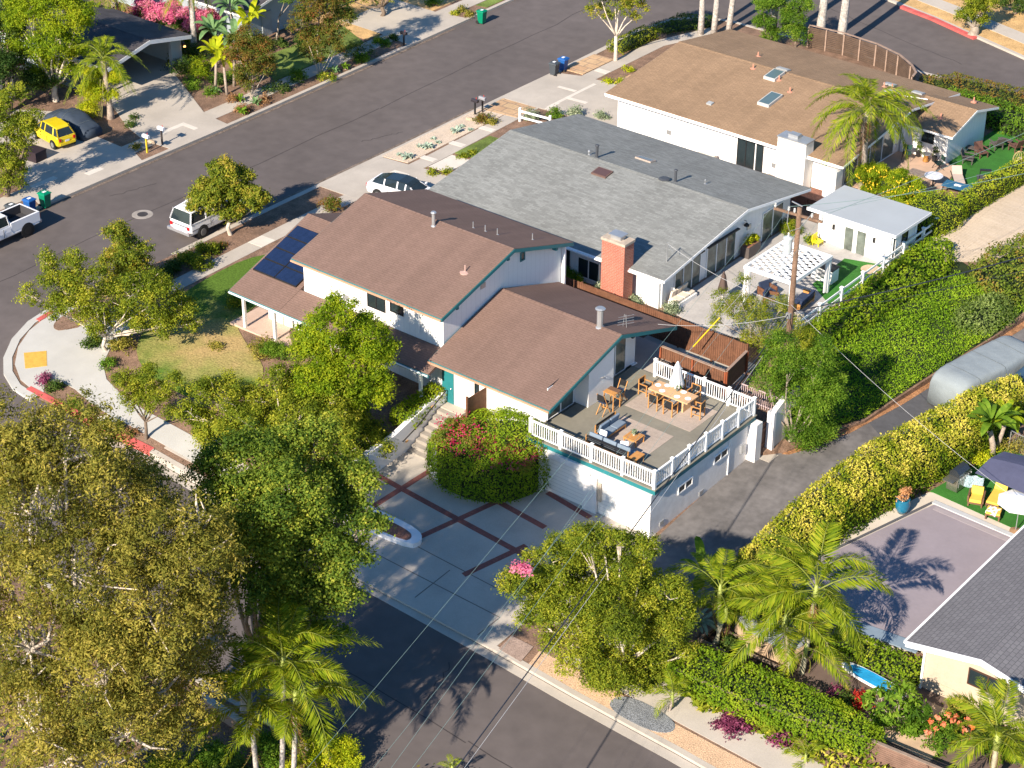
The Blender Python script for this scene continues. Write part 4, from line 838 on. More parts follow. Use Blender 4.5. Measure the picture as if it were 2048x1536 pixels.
ac = MB().box(-21.2, 34.95, 1.95, -19.9, 35.4, 2.8).lathe([(.3, 0), (.3, .02), (.05, .03)], (0, 0, 0), 4); ac = MB().box(-21.2, 34.95, 1.95, -19.9, 35.4, 2.8).build('air_conditioner', flat('cream_metal', (.62, .58, .5), .5), None)
tag(ac, 'cream outdoor air conditioner unit standing against the long white side wall', 'air conditioner')
MB().box(-28.8, 34.98, 4.72, -10.4, 35.06, 4.8).build('gutter', TRIM, th_)
mr = MB().box(-11.6, 35.0, 2.1, -10.7, 35.8, 4.4).build('meter_cabinet', WHITE, th_)
# ---- garden studio
sh = thing('garden_studio', 'small white garden studio with a pale flat roof and white french doors', 'shed', (-6, 31, 2.2), world=True)
MB().prism([(29.7, 2.0), (32.9, 2.0), (32.9, 4.42), (29.7, 4.5)], 'x', -8.7, -3.7).build('wall', SID, sh)
MB().prism([(29.0, 4.62), (33.3, 4.52), (33.3, 4.64), (29.0, 4.74)], 'x', -9.15, -3.1).build('roof', ROOFS, sh)
MB().prism([(28.95, 4.56), (28.98, 4.56), (28.98, 4.76), (28.95, 4.76)], 'x', -9.18, -3.07).prism([(28.95, 4.58), (33.3, 4.48), (33.3, 4.66), (28.95, 4.76)], 'x', -3.08, -3.05).build('fascia_board', TRIM, sh)
for i in range(4): winy(sh, 29.69, -8.4+i*1.15, -7.4+i*1.15, 4.12, 4.42, 1, glass=GLASSG)
for x0 in (-6.95, -6.1): d_ = winy(sh, 29.69, x0, x0+.85, 2.2, 4.05, 1, glass=GLASSG, name='french_door', fw=.13); MB().box(x0+.78 if x0 < -6.5 else x0+.02, 29.6, 3.0, x0+.83 if x0 < -6.5 else x0+.07, 29.63, 3.15).build('handle', METAL, d_)
for x in (-7.6, -4.8): MB().box(x-.06, 29.55, 3.5, x+.06, 29.69, 3.8).build('wall_lamp', BLACK, sh)
winx(sh, -3.695, 29.85, 30.25, 2.4, 4.3, 1, glass=GLASS); winx(sh, -3.695, 31.0, 31.7, 3.2, 4.2, 1, frame=BLACK, glass=GLASS)
# ---- beige house, bottom right
br = thing('beige_house', 'beige stucco house under a dark grey shingle roof with wide white fascia', 'house', (19, 5, 0), world=True)
def gable_y(parent, y0, y1, x0, xr, x1, z0, zr, z1, rm, fascia, name='roof', ends=(True, False), fh=.28):
    r = MB().prism([(x0, z0), (xr, zr), (x1, z1), (x1, z1-.16), (xr, zr-.16), (x0, z0-.16)], 'y', y0, y1).build(name, rm, parent)
    f = MB(); f.prism([(x0, z0+.01), (xr, zr+.01), (xr, zr-fh), (x0, z0-fh)], 'y', y0-.06, y0-.002); f.prism([(xr, zr+.01), (x1, z1+.01), (x1, z1-fh), (xr, zr-fh)], 'y', y0-.06, y0-.002)
    f.box(x0-.12, y0, z0-.16, x0-.003, y1, z0-.02); f.build('fascia_board', fascia, r); return r
gable_y(br, -2.35, 13.5, 15.5, 19.1, 23.2, 2.75, 3.5, 2.65, ROOFD, TRIM)
MB().prism([(16.2, -.2), (22.6, -.2), (22.6, 2.55), (19.1, 3.28), (16.2, 2.65)], 'y', -1.6, 13).build('wall', STUCCO, br)
winy(br, -1.61, 18.3, 20.2, 1.35, 2.25, 2, frame=flat('dark_brown_frame', (.07, .035, .025), .5)); MB().box(16.1, -1.72, -.1, 16.2, -1.6, 2.5).build('downpipe', TRIM, br)
MB().prism([(16.2, .55), (16.26, .55), (16.26, .62), (16.2, .62)], 'y', -1.62, -1.61).box(16.2, -1.63, .6, 18.6, -1.61, .66).build('wall_band', mat('beige_band', (.5, .39, .28), .9), br)
# ---- houses across the street
cp = thing('carport_house', 'low grey house with a dark gable roof and an open carport beside the pink bougainvillea', 'house', (-68, 23, 1.3), world=True)
CZ = (18.4, 22.6, 26.6, 3.75, 4.65, 3.85)
gable(cp, -84, -60.2, *CZ, ROOFB, fascia=TRIM, fh=.28)
MB().box(-84, 26.0, 1.2, -60.9, 26.2, 3.75).box(-84, 18.9, 1.2, -68, 19.1, 3.6).box(-72, 19.1, 1.2, -71.8, 26.0, 3.7).build('wall', BLUEW, cp)
MB().box(-61.2, 25.2, 1.2, -60.9, 25.99, 3.75).build('carport_pier', BLUEW, cp); MB().box(-61.3, 18.95, 1.2, -61.1, 19.15, 3.6).build('carport_post', TRIM, cp)
lamp = MB().box(-60.9, 26.25, 2.95, -60.7, 26.4, 3.2).build('wall_lamp', BLACK, cp)
LE = bpy.data.materials.new('lit_bulb'); LE.use_nodes = True; b_ = LE.node_tree.nodes['Principled BSDF']; b_.inputs['Base Color'].default_value = (1, .5, .15, 1); b_.inputs['Emission Color'].default_value = (1, .45, .12, 1); b_.inputs['Emission Strength'].default_value = 2.5
MB().lathe([(.02, 0), (.09, .03), (.09, .12), (.02, .15)], (-60.7, 26.33, 2.82), 8).build('bulb', LE, lamp)
hb = thing('grey_blue_house', 'grey blue house with white fascia behind the palms across the street', 'house', (-66, 37, 1.3), world=True)
gable(hb, -80, -59.6, 31.5, 36.5, 41.5, 4.0, 5.1, 4.0, ROOFB, fascia=TRIM); gwalls(hb, -79, -60.4, 32.0, 41.0, 1.2, (31.5, 36.5, 41.5, 4.0, 5.1, 4.0), BLUEW)
MB().box(-60.39, 34.0, 1.3, -60.3, 35.0, 3.3).build('front_door', mat('pale_door', (.3, .33, .34), .6), hb)
hc = thing('tile_roofed_house', 'white walled house with a dark tiled roof half hidden by trees at the far left', 'house', (-72, 10, 1.3), world=True)
gable(hc, -86, -65.4, 2.0, 8.5, 15.4, 3.9, 5.0, 3.9, mat('dark_red_tiles', (.13, .06, .05), .8, .3, 2., fine=.3, fs=8), fascia=mat('rust_fascia', (.28, .12, .08), .7))
gwalls(hc, -85, -67.5, 3.0, 13.6, 1.2, (2.0, 8.5, 15.4, 3.9, 5.0, 3.9), WHITE); MB().box(-66.4, 13.5, 1.2, -65.9, 14.6, 3.8).build('porch_wall', WHITE, hc)
hd = thing('pale_roofed_house', 'house with a pale grey roof behind the fan palm at the top left', 'house', (-84, 34, 1.4), world=True)
gable(hd, -99, -78, 24.5, 30, 35.5, 4.2, 5.2, 4.2, mat('pale_roof', (.40, .35, .33), .9, .2, 1., fine=.1), fascia=BLUEW); gwalls(hd, -98, -79, 25.2, 34.8, 1.2, (24.5, 30, 35.5, 4.2, 5.2, 4.2), GWOOD)
he = thing('far_corner_house', 'grey roofed house in the far top left corner behind the trees', 'house', (-95, 16, 1.4), world=True)
gable(he, -104, -84, 12, 17, 22, 4.2, 5.2, 4.2, mat('pale_roof', (.4, .35, .33)), fascia=TRIM); gwalls(he, -103, -85, 12.6, 21.4, 1.2, (12, 17, 22, 4.2, 5.2, 4.2), WHITE)

# pipes, vents and meters on the walls
for p in ((( -.0, 6.9, .1), (.0, 6.9, 2.4)),): MB().box(-.018, 6.88, .3, .03, 6.94, 2.7).build('conduit', TRIM, bh)
MB().box(-.018, 8.0, 1.2, .1, 8.3, 1.7).build('electric_meter', METAL, bh); MB().box(-.018, 4.3, .45, .02, 4.65, .7).build('wall_vent', METAL, bh); MB().box(-.018, .8, .45, .02, 1.15, .7).build('wall_vent', METAL, bh)
MB().box(-15.195, 5.2, 6.9, -15.16, 5.6, 7.2).build('wall_vent', METAL, bh); MB().box(-16.9, 2.03, 5.0, -16.84, 2.095, 6.6).build('conduit', TRIM, bh)
MB().box(-22.4, 2.02, 5.2, -22.0, 2.095, 5.5).build('wall_vent', METAL, bh)
MB().box(-11.19, 16.6, 2.3, -11.12, 16.68, 4.7).build('downpipe', TRIM, gh); MB().box(-11.19, 25.5, 3.9, -11.14, 25.9, 4.2).build('wall_vent', METAL, gh)
for x in (-25.6, -22.7, -17.2): MB().box(x, 35.7, 2.2, x+.07, 35.79, 4.75).build('downpipe', TRIM, th_)
for x in (-24.2, -15.9): MB().box(x, 35.74, 3.0, x+.35, 35.79, 3.3).build('wall_vent', METAL, th_)
MB().box(-3.695, 32.6, 2.3, -3.64, 32.68, 4.4).build('downpipe', TRIM, sh)

# ================================================================ TREES AND PLANTS
def g(px, py, f=HI): return G(px, py, f)
def gs(px, py): return G(px, py, ROADF)
# --- big foreground trees south of the lower street
tree('large_tree', 'huge olive gold tree with pale limbs filling the lower left corner', gs(110, 1625),
     [(30, 880, 110, 2), (130, 920, 115, 1), (60, 1030, 140), (215, 1010, 110, 2), (320, 1090, 120, 1), (385, 1130, 90, 0), (150, 1150, 140, -1), (290, 1230, 130, -1), (385, 1250, 85, 2), (60, 1300, 140, -2), (200, 1350, 140, -2), (330, 1380, 110, -1), (60, 1450, 120, -3), (385, 1350, 80, 2.5), (250, 1470, 100, -3), (130, 1520, 110, -3), (370, 1460, 70, 2), (-50, 1150, 120), (-50, 960, 100, 2), (320, 990, 60, 3), (400, 1045, 60, 1), (425, 1130, 50, 3), (410, 1205, 60, 3), (420, 1280, 45, 3)],
     105000, LM['olive'], .23, .36, .42, BARKW, 3, .42, 30, .3, cat='tree', twigs=10, tw=1.3, shell=.6, drop=.25, dep=-1)
tree('liquidambar_tree', 'dark green tree with yellow tips and brown trunk beside the shaded driveway', gs(492, 1440),
     [(600, 905, 70, 2), (510, 925, 80, 1), (680, 950, 50, 2), (560, 1000, 90), (655, 1040, 80), (470, 1010, 70), (620, 1110, 95), (510, 1130, 90), (700, 1105, 45), (600, 1215, 85), (665, 1200, 60), (540, 1060, 90), (450, 1080, 60), (700, 1010, 42, 1), (560, 1270, 55), (660, 1280, 40), (430, 930, 50, 1), (740, 1045, 30), (725, 960, 34, 1), (640, 870, 40, 2)],
     66000, LM['deep'], .2, .62, .34, BARK, 5, .42, 26, .35, twigs=7, dep=-2)
tree('spreading_tree', 'light green spreading tree with bare pale twigs in front of the lawn', g(600, 905),
     [(440, 790, 48), (515, 810, 50), (415, 850, 42), (600, 790, 45), (670, 800, 45), (560, 860, 52), (480, 880, 55), (640, 870, 55), (695, 860, 40), (550, 765, 36), (400, 790, 34), (620, 930, 52), (440, 920, 48), (730, 890, 40, 1), (480, 840, 50, -1), (560, 910, 55, -1), (670, 850, 50, -1), (380, 830, 30), (750, 930, 35, 0), (590, 830, 50, -1), (700, 940, 45, -2)],
     44000, LM['mid'], .18, .55, .15, BARKW, 8, .36, 20, .5, twigs=9, shell=.5, tw=1.2)
tree('camphor_tree', 'dense bright green tree against the white two storey wall', g(700, 868),
     [(692, 622, 30), (655, 660, 48), (725, 680, 52), (625, 705, 42), (700, 740, 68), (757, 722, 38), (640, 765, 60), (740, 782, 50), (690, 815, 58), (612, 680, 32), (778, 700, 24), (640, 815, 50), (672, 598, 18)],
     42000, LM['bright'], .17, .6, .22, BARK, 11, .34, 24, .45)
tree('pear_tree', 'broad yellow green tree with silvery bare branches on the street corner', g(212, 705),
     [(165, 560, 48), (110, 560, 34), (92, 520, 22), (112, 620, 32), (60, 592, 26), (320, 600, 48), (280, 575, 52), (360, 620, 34), (205, 600, 55), (150, 520, 26), (325, 655, 34), (240, 640, 42), (140, 600, 40), (100, 540, 20), (190, 640, 40), (290, 640, 40), (380, 650, 22)],
     24000, LM['mid'], .17, .6, .13, BARKW, 21, .34, 18, .4, twigs=16, shell=.4, tw=1.8)
tree('magnolia_tree', 'glossy magnolia with one white bloom rising behind the corner tree', g(262, 600),
     [(238, 465, 30), (262, 505, 44), (228, 530, 44), (285, 545, 40), (245, 570, 45)], 8500, LM['mag'], .22, .5, .14, BARKW, 22, .32, 18, .4)
tree('young_tree', 'small thin tree with a bare brown trunk beside the red kerb pavement', g(292, 882),
     [(290, 752, 30), (260, 772, 34), (318, 782, 34), (240, 760, 20), (345, 765, 24), (300, 805, 34), (335, 820, 20), (262, 805, 20)], 7500, LM['mid'], .15, .55, .11, BARKD, 23, .28, 16, .4, shell=.4)
tree('magnolia_tree', 'round magnolia with white blooms and pale trunk standing beside the white station wagon', g(461, 473),
     [(440, 345, 32), (402, 385, 30), (470, 372, 42), (508, 395, 30), (430, 400, 44), (480, 405, 40), (400, 410, 24), (520, 408, 18), (462, 425, 26)], 19000, LM['mag'], .24, .5, .15, BARKW, 24, .3, 20, .4)
tree('bottlebrush_tree', 'wide rounded green tree with a pink flower patch between kerb and driveway', GL(1245, 1362),
     [(1180, 1095, 52), (1105, 1125, 55), (1040, 1175, 40), (1250, 1130, 62), (1130, 1205, 72), (1065, 1230, 38), (1325, 1185, 52), (1230, 1230, 82), (1145, 1290, 60), (1330, 1270, 62), (1230, 1335, 66), (1362, 1235, 34), (1295, 1355, 48), (1205, 1070, 26), (1180, 1345, 36), (1375, 1310, 26), (1290, 1100, 30), (1240, 1075, 20), (1170, 1185, 62, 1.5), (1250, 1285, 66, 1.5), (1165, 1120, 46, 1.5), (1270, 1180, 60, 1.5), (1100, 1170, 48, 1.2)],
     78000, LM['mid'], .17, .5, .2, BARKW, 31, .34, 26, .35, twigs=7)
t_ = [o for o in bpy.data.objects if o.name == 'bottlebrush_tree'][0]
c_ = atd(1042, 1140, t_.location, -1.2); foliage('flowers', [(c_[0], c_[1], c_[2], .45)], 420, LM['pink'], t_, .14, .6, 3, .2, 20)
for px, py in ((1168, 1208), (1215, 1190), (1150, 1335)): pass
tree('pepper_tree', 'feathery green tree crowding the white gate pillar beside the alley', g(1580, 886),
     [(1640, 735, 44), (1575, 735, 42), (1595, 790, 58), (1535, 765, 34), (1640, 805, 50), (1600, 860, 52), (1662, 770, 32), (1630, 880, 40), (1545, 720, 34), (1570, 690, 36), (1650, 700, 26)],
     26000, LM['green'], .17, .4, .13, BARK, 41, .32, 22, .45)
tree('willow_tree', 'loose pale green tree leaning over the brown fence below the patio', g(1530, 705),
     [(1500, 640, 42), (1455, 620, 30), (1560, 660, 46), (1480, 600, 26), (1520, 690, 42), (1600, 690, 36), (1440, 590, 18), (1485, 560, 16), (1565, 610, 24), (1520, 625, 34), (1430, 640, 20)],
     11500, LM['mid'], .15, .35, .1, BARK, 42, .3, 16, .5, shell=.4)
tree('street_tree', 'round green tree on a straight white trunk by the upper kerb', g(1231, 124),
     [(1230, 5, 42), (1198, -15, 34), (1268, 10, 28), (1190, 22, 20), (1250, -30, 46), (1215, 35, 16), (1270, 35, 14)], 8500, LM['mag'], .22, .5, .17, BARKW, 51, .32, 20, .4)
for k, (b, lob, lab) in enumerate((((505, 199), [(500, 75, 26), (478, 115, 34), (525, 105, 32), (500, 145, 36), (470, 85, 20), (538, 135, 22), (500, 110, 38), (490, 170, 18)], 'multi stemmed tree with red green leaves beside the agaves, left of its pair'),
                      ((642, 152), [(640, 15, 48), (600, 45, 32), (682, 45, 34), (640, 78, 44), (618, 105, 22), (668, 92, 26), (650, -25, 44), (640, 115, 18)], 'larger multi stemmed tree with red green leaves near the west lawn'))):
    tree('crape_myrtle_tree', lab, g(*b), lob, 11000 if k == 0 else 15000, LM['redgreen'], .19, .5, .07, BARKW, 60+k, .3, 22, .35, stems=5, group='red tipped street trees')
tree('ash_tree', 'tall bright green tree above the red tiled roof at top left', g(112, 205),
     [(60, 45, 42), (120, 25, 55), (38, 85, 30), (108, 88, 48), (150, 58, 34), (90, 128, 34), (150, 108, 30), (60, 5, 44), (138, 145, 20), (165, 25, 26), (30, 35, 26), (110, -20, 50), (70, 150, 18)],
     26000, LM['bright'], .24, .4, .25, BARKW, 71, .45, 24, .4)
tree('dark_tree', 'dark shaded tree against the top left edge behind the bright one', g(5, 235),
     [(0, 70, 50, 3), (30, 120, 40, 3), (-20, 140, 50), (60, 165, 30, 2), (10, 30, 50, 4), (100, 160, 30, 3)], 14000, LM['dark'], .26, .5, .3, BARKD, 72, .45, 22, .3)
tree('oak_tree', 'grey green tree at the left edge beside the yellow hatchback', g(14, 395),
     [(25, 195, 32), (52, 238, 32), (12, 262, 38), (52, 288, 26), (20, 325, 36), (22, 362, 28), (60, 262, 22), (-20, 220, 40), (-20, 320, 40), (40, 335, 20)], 14000, LM['mid'], .2, .5, .22, BARKD, 73, .34, 22, .4)
tree('shade_tree', 'green tree just leaving the top edge above the dry yard', g(765, 35), [(770, -40, 50), (720, -30, 40), (820, -45, 40), (700, 0, 18), (740, -5, 18), (790, -12, 24)], 7000, LM['mid'], .22, .5, .2, BARKD, 74, .35, 20, .4)
tree('leaning_tree', 'slim leaning tree against the grey blue wall', g(552, 84), [(585, -25, 30), (570, 0, 14), (595, -10, 20)], 2600, LM['green'], .18, .5, .09, BARK, 75, .3, 18, .3)
tree('oak_tree', 'thick trunked tree on the dry slope at the top right', g(1945, 72), [(1950, 18, 26), (1930, 33, 18), (1968, 40, 14), (1945, 0, 26), (1975, 8, 20)], 6500, LM['mid'], .2, .5, .42, BARK, 76, .3, 20, .3)
tree('dark_tree', 'dark green tree at the right end of the top edge', g(2030, 30), [(2020, 0, 24), (2045, 8, 24), (2000, 5, 16), (2060, -10, 30)], 4500, LM['dark'], .2, .5, .2, BARKD, 77, .3, 20, .3)
for k, (b, lob, lab) in enumerate((((1535, 98), [(1530, 45, 22), (1540, 70, 20), (1525, 15, 20), (1545, 5, 22)], 'green columnar tree between the palm trunks, left one of two'), ((1592, 98), [(1590, 40, 28), (1600, 72, 24), (1580, 60, 22), (1600, 10, 26), (1575, 20, 20)], 'green columnar tree between the palm trunks, right one of two'))):
    tree('columnar_tree', lab, g(*b), lob, 6500, LM['green'], .19, .4, .1, BARKD, 80+k, .3, 20, .3, group='columnar trees between the palms')
for k, (b, lob, lab) in enumerate((((1742, 392), [(1745, 345, 26), (1722, 352, 18), (1742, 368, 26), (1768, 350, 18)], 'lemon tree with yellow fruit nearest the white side wall'), ((1805, 415), [(1800, 362, 24), (1826, 382, 26), (1790, 392, 28), (1842, 400, 18), (1775, 385, 20), (1815, 405, 22)], 'wider lemon tree with yellow fruit behind the garden studio'))):
    t_ = tree('lemon_tree', lab, g(*b), lob, 9500, LM['bright'], .16, .55, .09, BARKD, 90+k, .26, 20, .3, group='lemon trees behind the studio')
    rs = np.random.RandomState(k); mp = mpp(g(*b)); mb = MB()
    for i in range(70):
        q = lob[rs.randint(len(lob))]; a = rs.rand()*6.28; c = atd(q[0]+math.cos(a)*q[2]*.7*rs.rand(), q[1]+math.sin(a)*q[2]*.7*rs.rand(), g(*b), -q[2]*mp*.9); mb.lathe([(.01, -.06), (.045, 0), (.01, .06)], tuple(c), 5)
    mb.build('fruit', mat('lemon_yellow', (.75, .5, .03), .5), t_)
# --- shrubs
def bsh(px, py, r, key, label, n=None, f=HI, leaf=.12, name='shrub', cat='shrub', group=None, sz=.8, clump=.22):
    return bush(name, label, G(px, py, f), r, n or int(900*r*r+300), LM[key], leaf, int(px*7+py) % 997, cat, group, sz, clump=clump)
bsh(1130, 568, .95, 'green', 'round green shrub between the brown roof and the brick chimney', 2600)
bsh(1155, 575, .5, 'lime', 'small lime green shrub beside the round green one', 900)
for px, py, w in ((1196, 583, 'left of the chimney foot'), (1270, 612, 'right of the chimney foot'), (1342, 628, 'near the patio corner')):
    bsh(px, py, .6, 'silver', 'silvery shrub '+w, 900, group='silver shrubs by the brick chimney')
rowl = ['outside the white side gate', 'second along the narrow bed', 'third along the narrow bed', 'beside the air conditioner', 'past the dark louvred window', 'in front of the white chimney', 'at the east end of the bed']
for (px, py), w in zip(((1205, 238), (1262, 260), (1338, 282), (1410, 303), (1470, 323), (1540, 347), (1612, 372)), rowl):
    bsh(px, py, .5, 'silver', 'silver grey shrub '+w, 800, group='silver grey shrubs in the narrow bed')
for (px, py), w in zip(((1060, 243), (1107, 240), (1148, 236)), ('tall silvery shrub beside the low white fence', 'small green shrub between the silvery ones', 'feathery pale shrub nearest the tan house driveway')):
    bsh(px, py, .6, 'silver' if px != 1107 else 'green', w, 1100, sz=1.4)
bsh(1578, 470, .85, 'yellow', 'pale yellow green shrub in the corner of the white patio', 2200); bsh(1628, 490, .5, 'yellow', 'smaller pale yellow shrub beside the studio wall', 900)
bsh(570, 722, 1.0, 'green', 'round bright shrub at the end of the porch slab', 2600); bsh(520, 712, .9, 'olive', 'low olive shrub in the bed by the porch posts', 1500, sz=.5)
bsh(735, 895, 1.15, 'dark', 'round dark green shrub beside the white sloping wall', 3000); bsh(468, 612, .8, 'mid', 'sparse shrub below the porch roof corner', 1300)
bsh(190, 690, .7, 'dark', 'dark shrub under the corner tree', 1300); bsh(245, 700, .8, 'olive', 'twiggy shrub under the corner tree by the lawn', 1300); bsh(218, 735, .5, 'green', 'little green shrub in the corner bed', 700)
bsh(92, 768, .55, 'purple', 'dusty purple bush at the start of the red kerb', 700); bsh(110, 782, .6, 'dark', 'dark low bush behind the purple one', 900)
t_ = bush('rose_bush', 'rose bush covered in cream white blooms beside the red kerb', g(217, 862), .75, 1500, LM['mid'], .12, 5, 'rose bush'); c_ = g(217, 862); foliage('flowers', [(c_[0], c_[1], c_[2]+.5, .6), (c_[0]-.5, c_[1], c_[2]+.4, .4)], 150, LM['white'], t_, .13, .8, 7, .15, 3)
bsh(262, 870, .4, 'brown', 'dry brown tuft beside the rose bush', 400); bsh(150, 815, .5, 'green', 'leafy bush between the red kerb and the path', 700); bsh(175, 830, .35, 'dark', 'small dark bush beside the red kerb', 400)
bsh(285, 790, .7, 'olive', 'grey green shrub on the lawn edge behind the thin tree', 800); bsh(390, 835, .6, 'green', 'green clump on the edge of the lawn bed', 900); bsh(430, 700, .5, 'olive', 'low shrub at the lawn corner', 400)
for i, (px, py, k, w) in enumerate(((325, 560, 'dark', 'nearest the corner tree'), (350, 545, 'dark', 'second from the corner tree'), (375, 525, 'mid', 'third from the corner tree, with pale tips'), (400, 540, 'mid', 'set back toward the pavement'), (415, 512, 'mid', 'rounder than its neighbours, near the magnolia'), (440, 497, 'redgreen', 'smallest, at the magnolia foot'), (400, 505, 'green', 'in the middle against the kerb'))):
    bsh(px, py, .75 if i < 5 else .45, k, 'kerbside shrub '+w, 1500 if i < 5 else 600, group='shrubs along the kerb by the station wagon')
bsh(665, 425, .8, 'redgreen', 'upright dusty red shrub at the end of the brown roof', 1700, sz=1.6)
for i, (px, py, r, k, w) in enumerate(((462, 205, .55, 'brown', 'rounded rusty shrub nearest the pavement'), (490, 225, .5, 'brown', 'low rusty ball shrub at the kerb'), (533, 205, .5, 'brown', 'rusty ball shrub under the multi stemmed tree'), (560, 185, .8, 'dark', 'dark grassy clump east of the agaves'), (600, 163, .9, 'green', 'leafy succulent clump below the lawn'), (655, 160, .6, 'yellow', 'yellow flowering plant at the tree foot'), (715, 118, 1.1, 'dark', 'spreading dark clump by the kerb'), (725, 125, .7, 'green', 'paler clump in front of the spreading one'), (770, 92, .5, 'green', 'small plant beside the black mailbox'), (790, 80, .5, 'dark', 'dark plant behind the black mailbox'), (755, 88, .4, 'green', 'leftmost plant of the mailbox bed'), (908, 32, .35, 'yellow', 'little yellow green ball left of the green bin'), (925, 25, .45, 'olive', 'olive ball in the bin bed'), (940, 35, .45, 'olive', 'olive ball against the green bin'), (870, 15, .7, 'green', 'leafy plant with red flowers at the top edge'), (375, 120, 1.1, 'dark', 'dark shrub at the carport pier'), (395, 150, 1.1, 'bright', 'yellow green shrub below the pink hedge'), (372, 92, .8, 'mid', 'shrub behind the wall lamp'), (420, 190, .6, 'green', 'agave like shrub at the driveway corner'), (600, 90, 1.0, 'dark', 'dark shrub along the grey blue wall'), (680, 30, 1.0, 'dark', 'dark shrub behind the larger red tipped tree'))):
    bsh(px, py, r, k, w, int(1400*r*r+400), group='planting along the west pavement')
bsh(275, 297, .5, 'olive', 'thin grassy clump in the mailbox bed', 400); bsh(262, 255, .5, 'dark', 'dry bush beside the shaded driveway', 500); bsh(270, 240, .5, 'dark', 'small dark bush beside the palm trunk', 400)
bsh(965, 245, .65, 'redgreen', 'orange tinged succulent clump in front of the mailboxes', 1200, sz=.6); bsh(985, 250, .5, 'olive', 'low olive clump beside the orange tinged one', 700, sz=.6)
for px, py, w in ((922, 318, 'lavender tuft nearest the grey roof edge'), (940, 310, 'lavender tuft beside the narrow lawn'), (865, 352, 'lavender tuft behind the white car'), (890, 348, 'green tuft at the tip of the grey roof'), (1260, 145, 'bright tuft in the upper flagstone bed'), (1240, 170, 'bright tuft nearest the tan roof corner'), (1218, 168, 'little tuft west of the tan roof corner')):
    bsh(px, py, .4, 'lime' if px > 1200 else 'mid', w, 450)
bsh(1850, 655, .6, 'brown', 'bare dry shrub above the alley', 300) if False else None
t_ = thing('bamboo_clump', 'yellow green bamboo clump beside the queen palm trunk', 'bamboo', g(192, 238), world=True)
L_ = [(*atd(px, py, g(192, 238), 0)[:3], r*.03) for px, py, r in ((185, 185, 32), (190, 155, 24), (182, 218, 26), (222, 190, 20), (228, 160, 18))]
foliage('foliage', L_, 6500, LM['lime'], t_, .3, .18, 9, .4, 22); mb = MB(); b0 = g(192, 238)
for k in range(9): mb.tube([b0+np.array([k*.15-.6, 0, 0]), b0+np.array([k*.3-1.2, 0, 3.2])], .03, 4)
mb.build('stems', mat('bamboo_cane', (.3, .28, .1), .7), t_)
# pink bougainvillea
b0 = g(330, 75); t_ = thing('bougainvillea', 'long mound of pink bougainvillea behind the dark carport roof', 'bougainvillea', b0, world=True)
L_ = [(*atd(px, py, b0, off), r*.032) for px, py, r, off in ((265, 30, 18, 3), (290, 12, 22, 3), (320, 22, 24, 2), (350, 12, 22, 3), (345, 35, 24, 1), (375, 32, 24, 0), (400, 42, 26, 0), (425, 38, 24, 0), (385, 55, 20, -1), (440, 25, 18, 1), (300, 32, 18, 2))]
foliage('flowers', L_, 17000, LM['pink'], t_, .2, .7, 12, .35, 22); foliage('foliage', [(a, b, c-.5, r*.95) for a, b, c, r in L_], 7000, LM['dark'], t_, .2, .6, 13, .35, 22)
mb = MB()
for a, b, c, r in L_: mb.tube([(a, b, 1.2), (a+.1, b, c)], [.08, .04], 5)
mb.build('stems', BARKD, t_)
for i, (px, py, r, k, w) in enumerate(((360, 150, 1.0, 'dark', 'leafy dark shrub left of the giant birds of paradise'), (385, 178, .8, 'green', 'bright leafy shrub above the driveway corner'), (415, 150, 1.0, 'bright', 'yellow green shrub among the birds of paradise'), (440, 165, .8, 'dark', 'dark shrub among the birds of paradise'), (470, 160, .7, 'green', 'green shrub behind the first red tipped tree'), (405, 120, 1.1, 'dark', 'tall dark shrub behind the birds of paradise'), (530, 100, .8, 'green', 'green shrub before the grey blue wall'), (570, 95, .7, 'dark', 'dark shrub at the foot of the leaning tree'), (345, 130, .7, 'mid', 'shrub at the foot of the carport pier'))):
    bsh(px, py, r, k, w, int(1500*r*r+400), group='planting beside the carport')
for px, py, r, k, w in ((330, 1545, 1.2, 'mid', 'loose green bush at the bottom edge left of the palms'), (470, 1530, .9, 'dark', 'dark bush at the foot of the leftmost foreground palm'), (240, 1560, 1.0, 'green', 'green bush under the huge olive gold tree')):
    bush('shrub', w, gs(px, py+30), r, int(2300*r*r+700), LM[k], .15, int(px) % 97)
# --- hedges
def poly(pts, f=HI): return [tuple(G(x, y, f)[:2]) for x, y in pts]
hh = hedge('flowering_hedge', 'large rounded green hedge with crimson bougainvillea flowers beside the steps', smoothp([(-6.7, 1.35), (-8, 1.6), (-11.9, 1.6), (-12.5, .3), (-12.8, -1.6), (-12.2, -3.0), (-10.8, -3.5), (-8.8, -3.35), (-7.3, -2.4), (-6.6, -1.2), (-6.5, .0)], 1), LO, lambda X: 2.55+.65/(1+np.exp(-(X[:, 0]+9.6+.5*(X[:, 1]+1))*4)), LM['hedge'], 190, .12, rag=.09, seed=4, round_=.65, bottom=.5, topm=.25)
rs = np.random.RandomState(3); pts = []; nr = []
while len(pts) < 1100:
    t = rs.rand(); px = 872+t*215; py = 852+(px-872)*.36+rs.normal()*24*(1.1-t*.5)
    q = P(px, py, 2.78)
    if -12.9 < q[0] < -6.5 and -3.5 < q[1] < 1:
        for _ in range(rs.randint(1, 5)): pts.append(q+rs.normal(size=3)*[.09, .09, .06]); nr.append([rs.normal()*.5, -.3+rs.normal()*.4, 1])
leafobj('flowers', np.array(pts), np.array(nr), .10, .75, rs.rand(len(pts)), LM['magenta'], hh)
foliage('flowering_sprays', [(*P(px, py, 2.45), .5) for px, py in ((900, 850), (940, 855), (980, 890), (1020, 905), (885, 880), (940, 890), (1000, 925), (1050, 930))], 6500, LM['rust'], hh, .13, .5, 6, .22, 16)
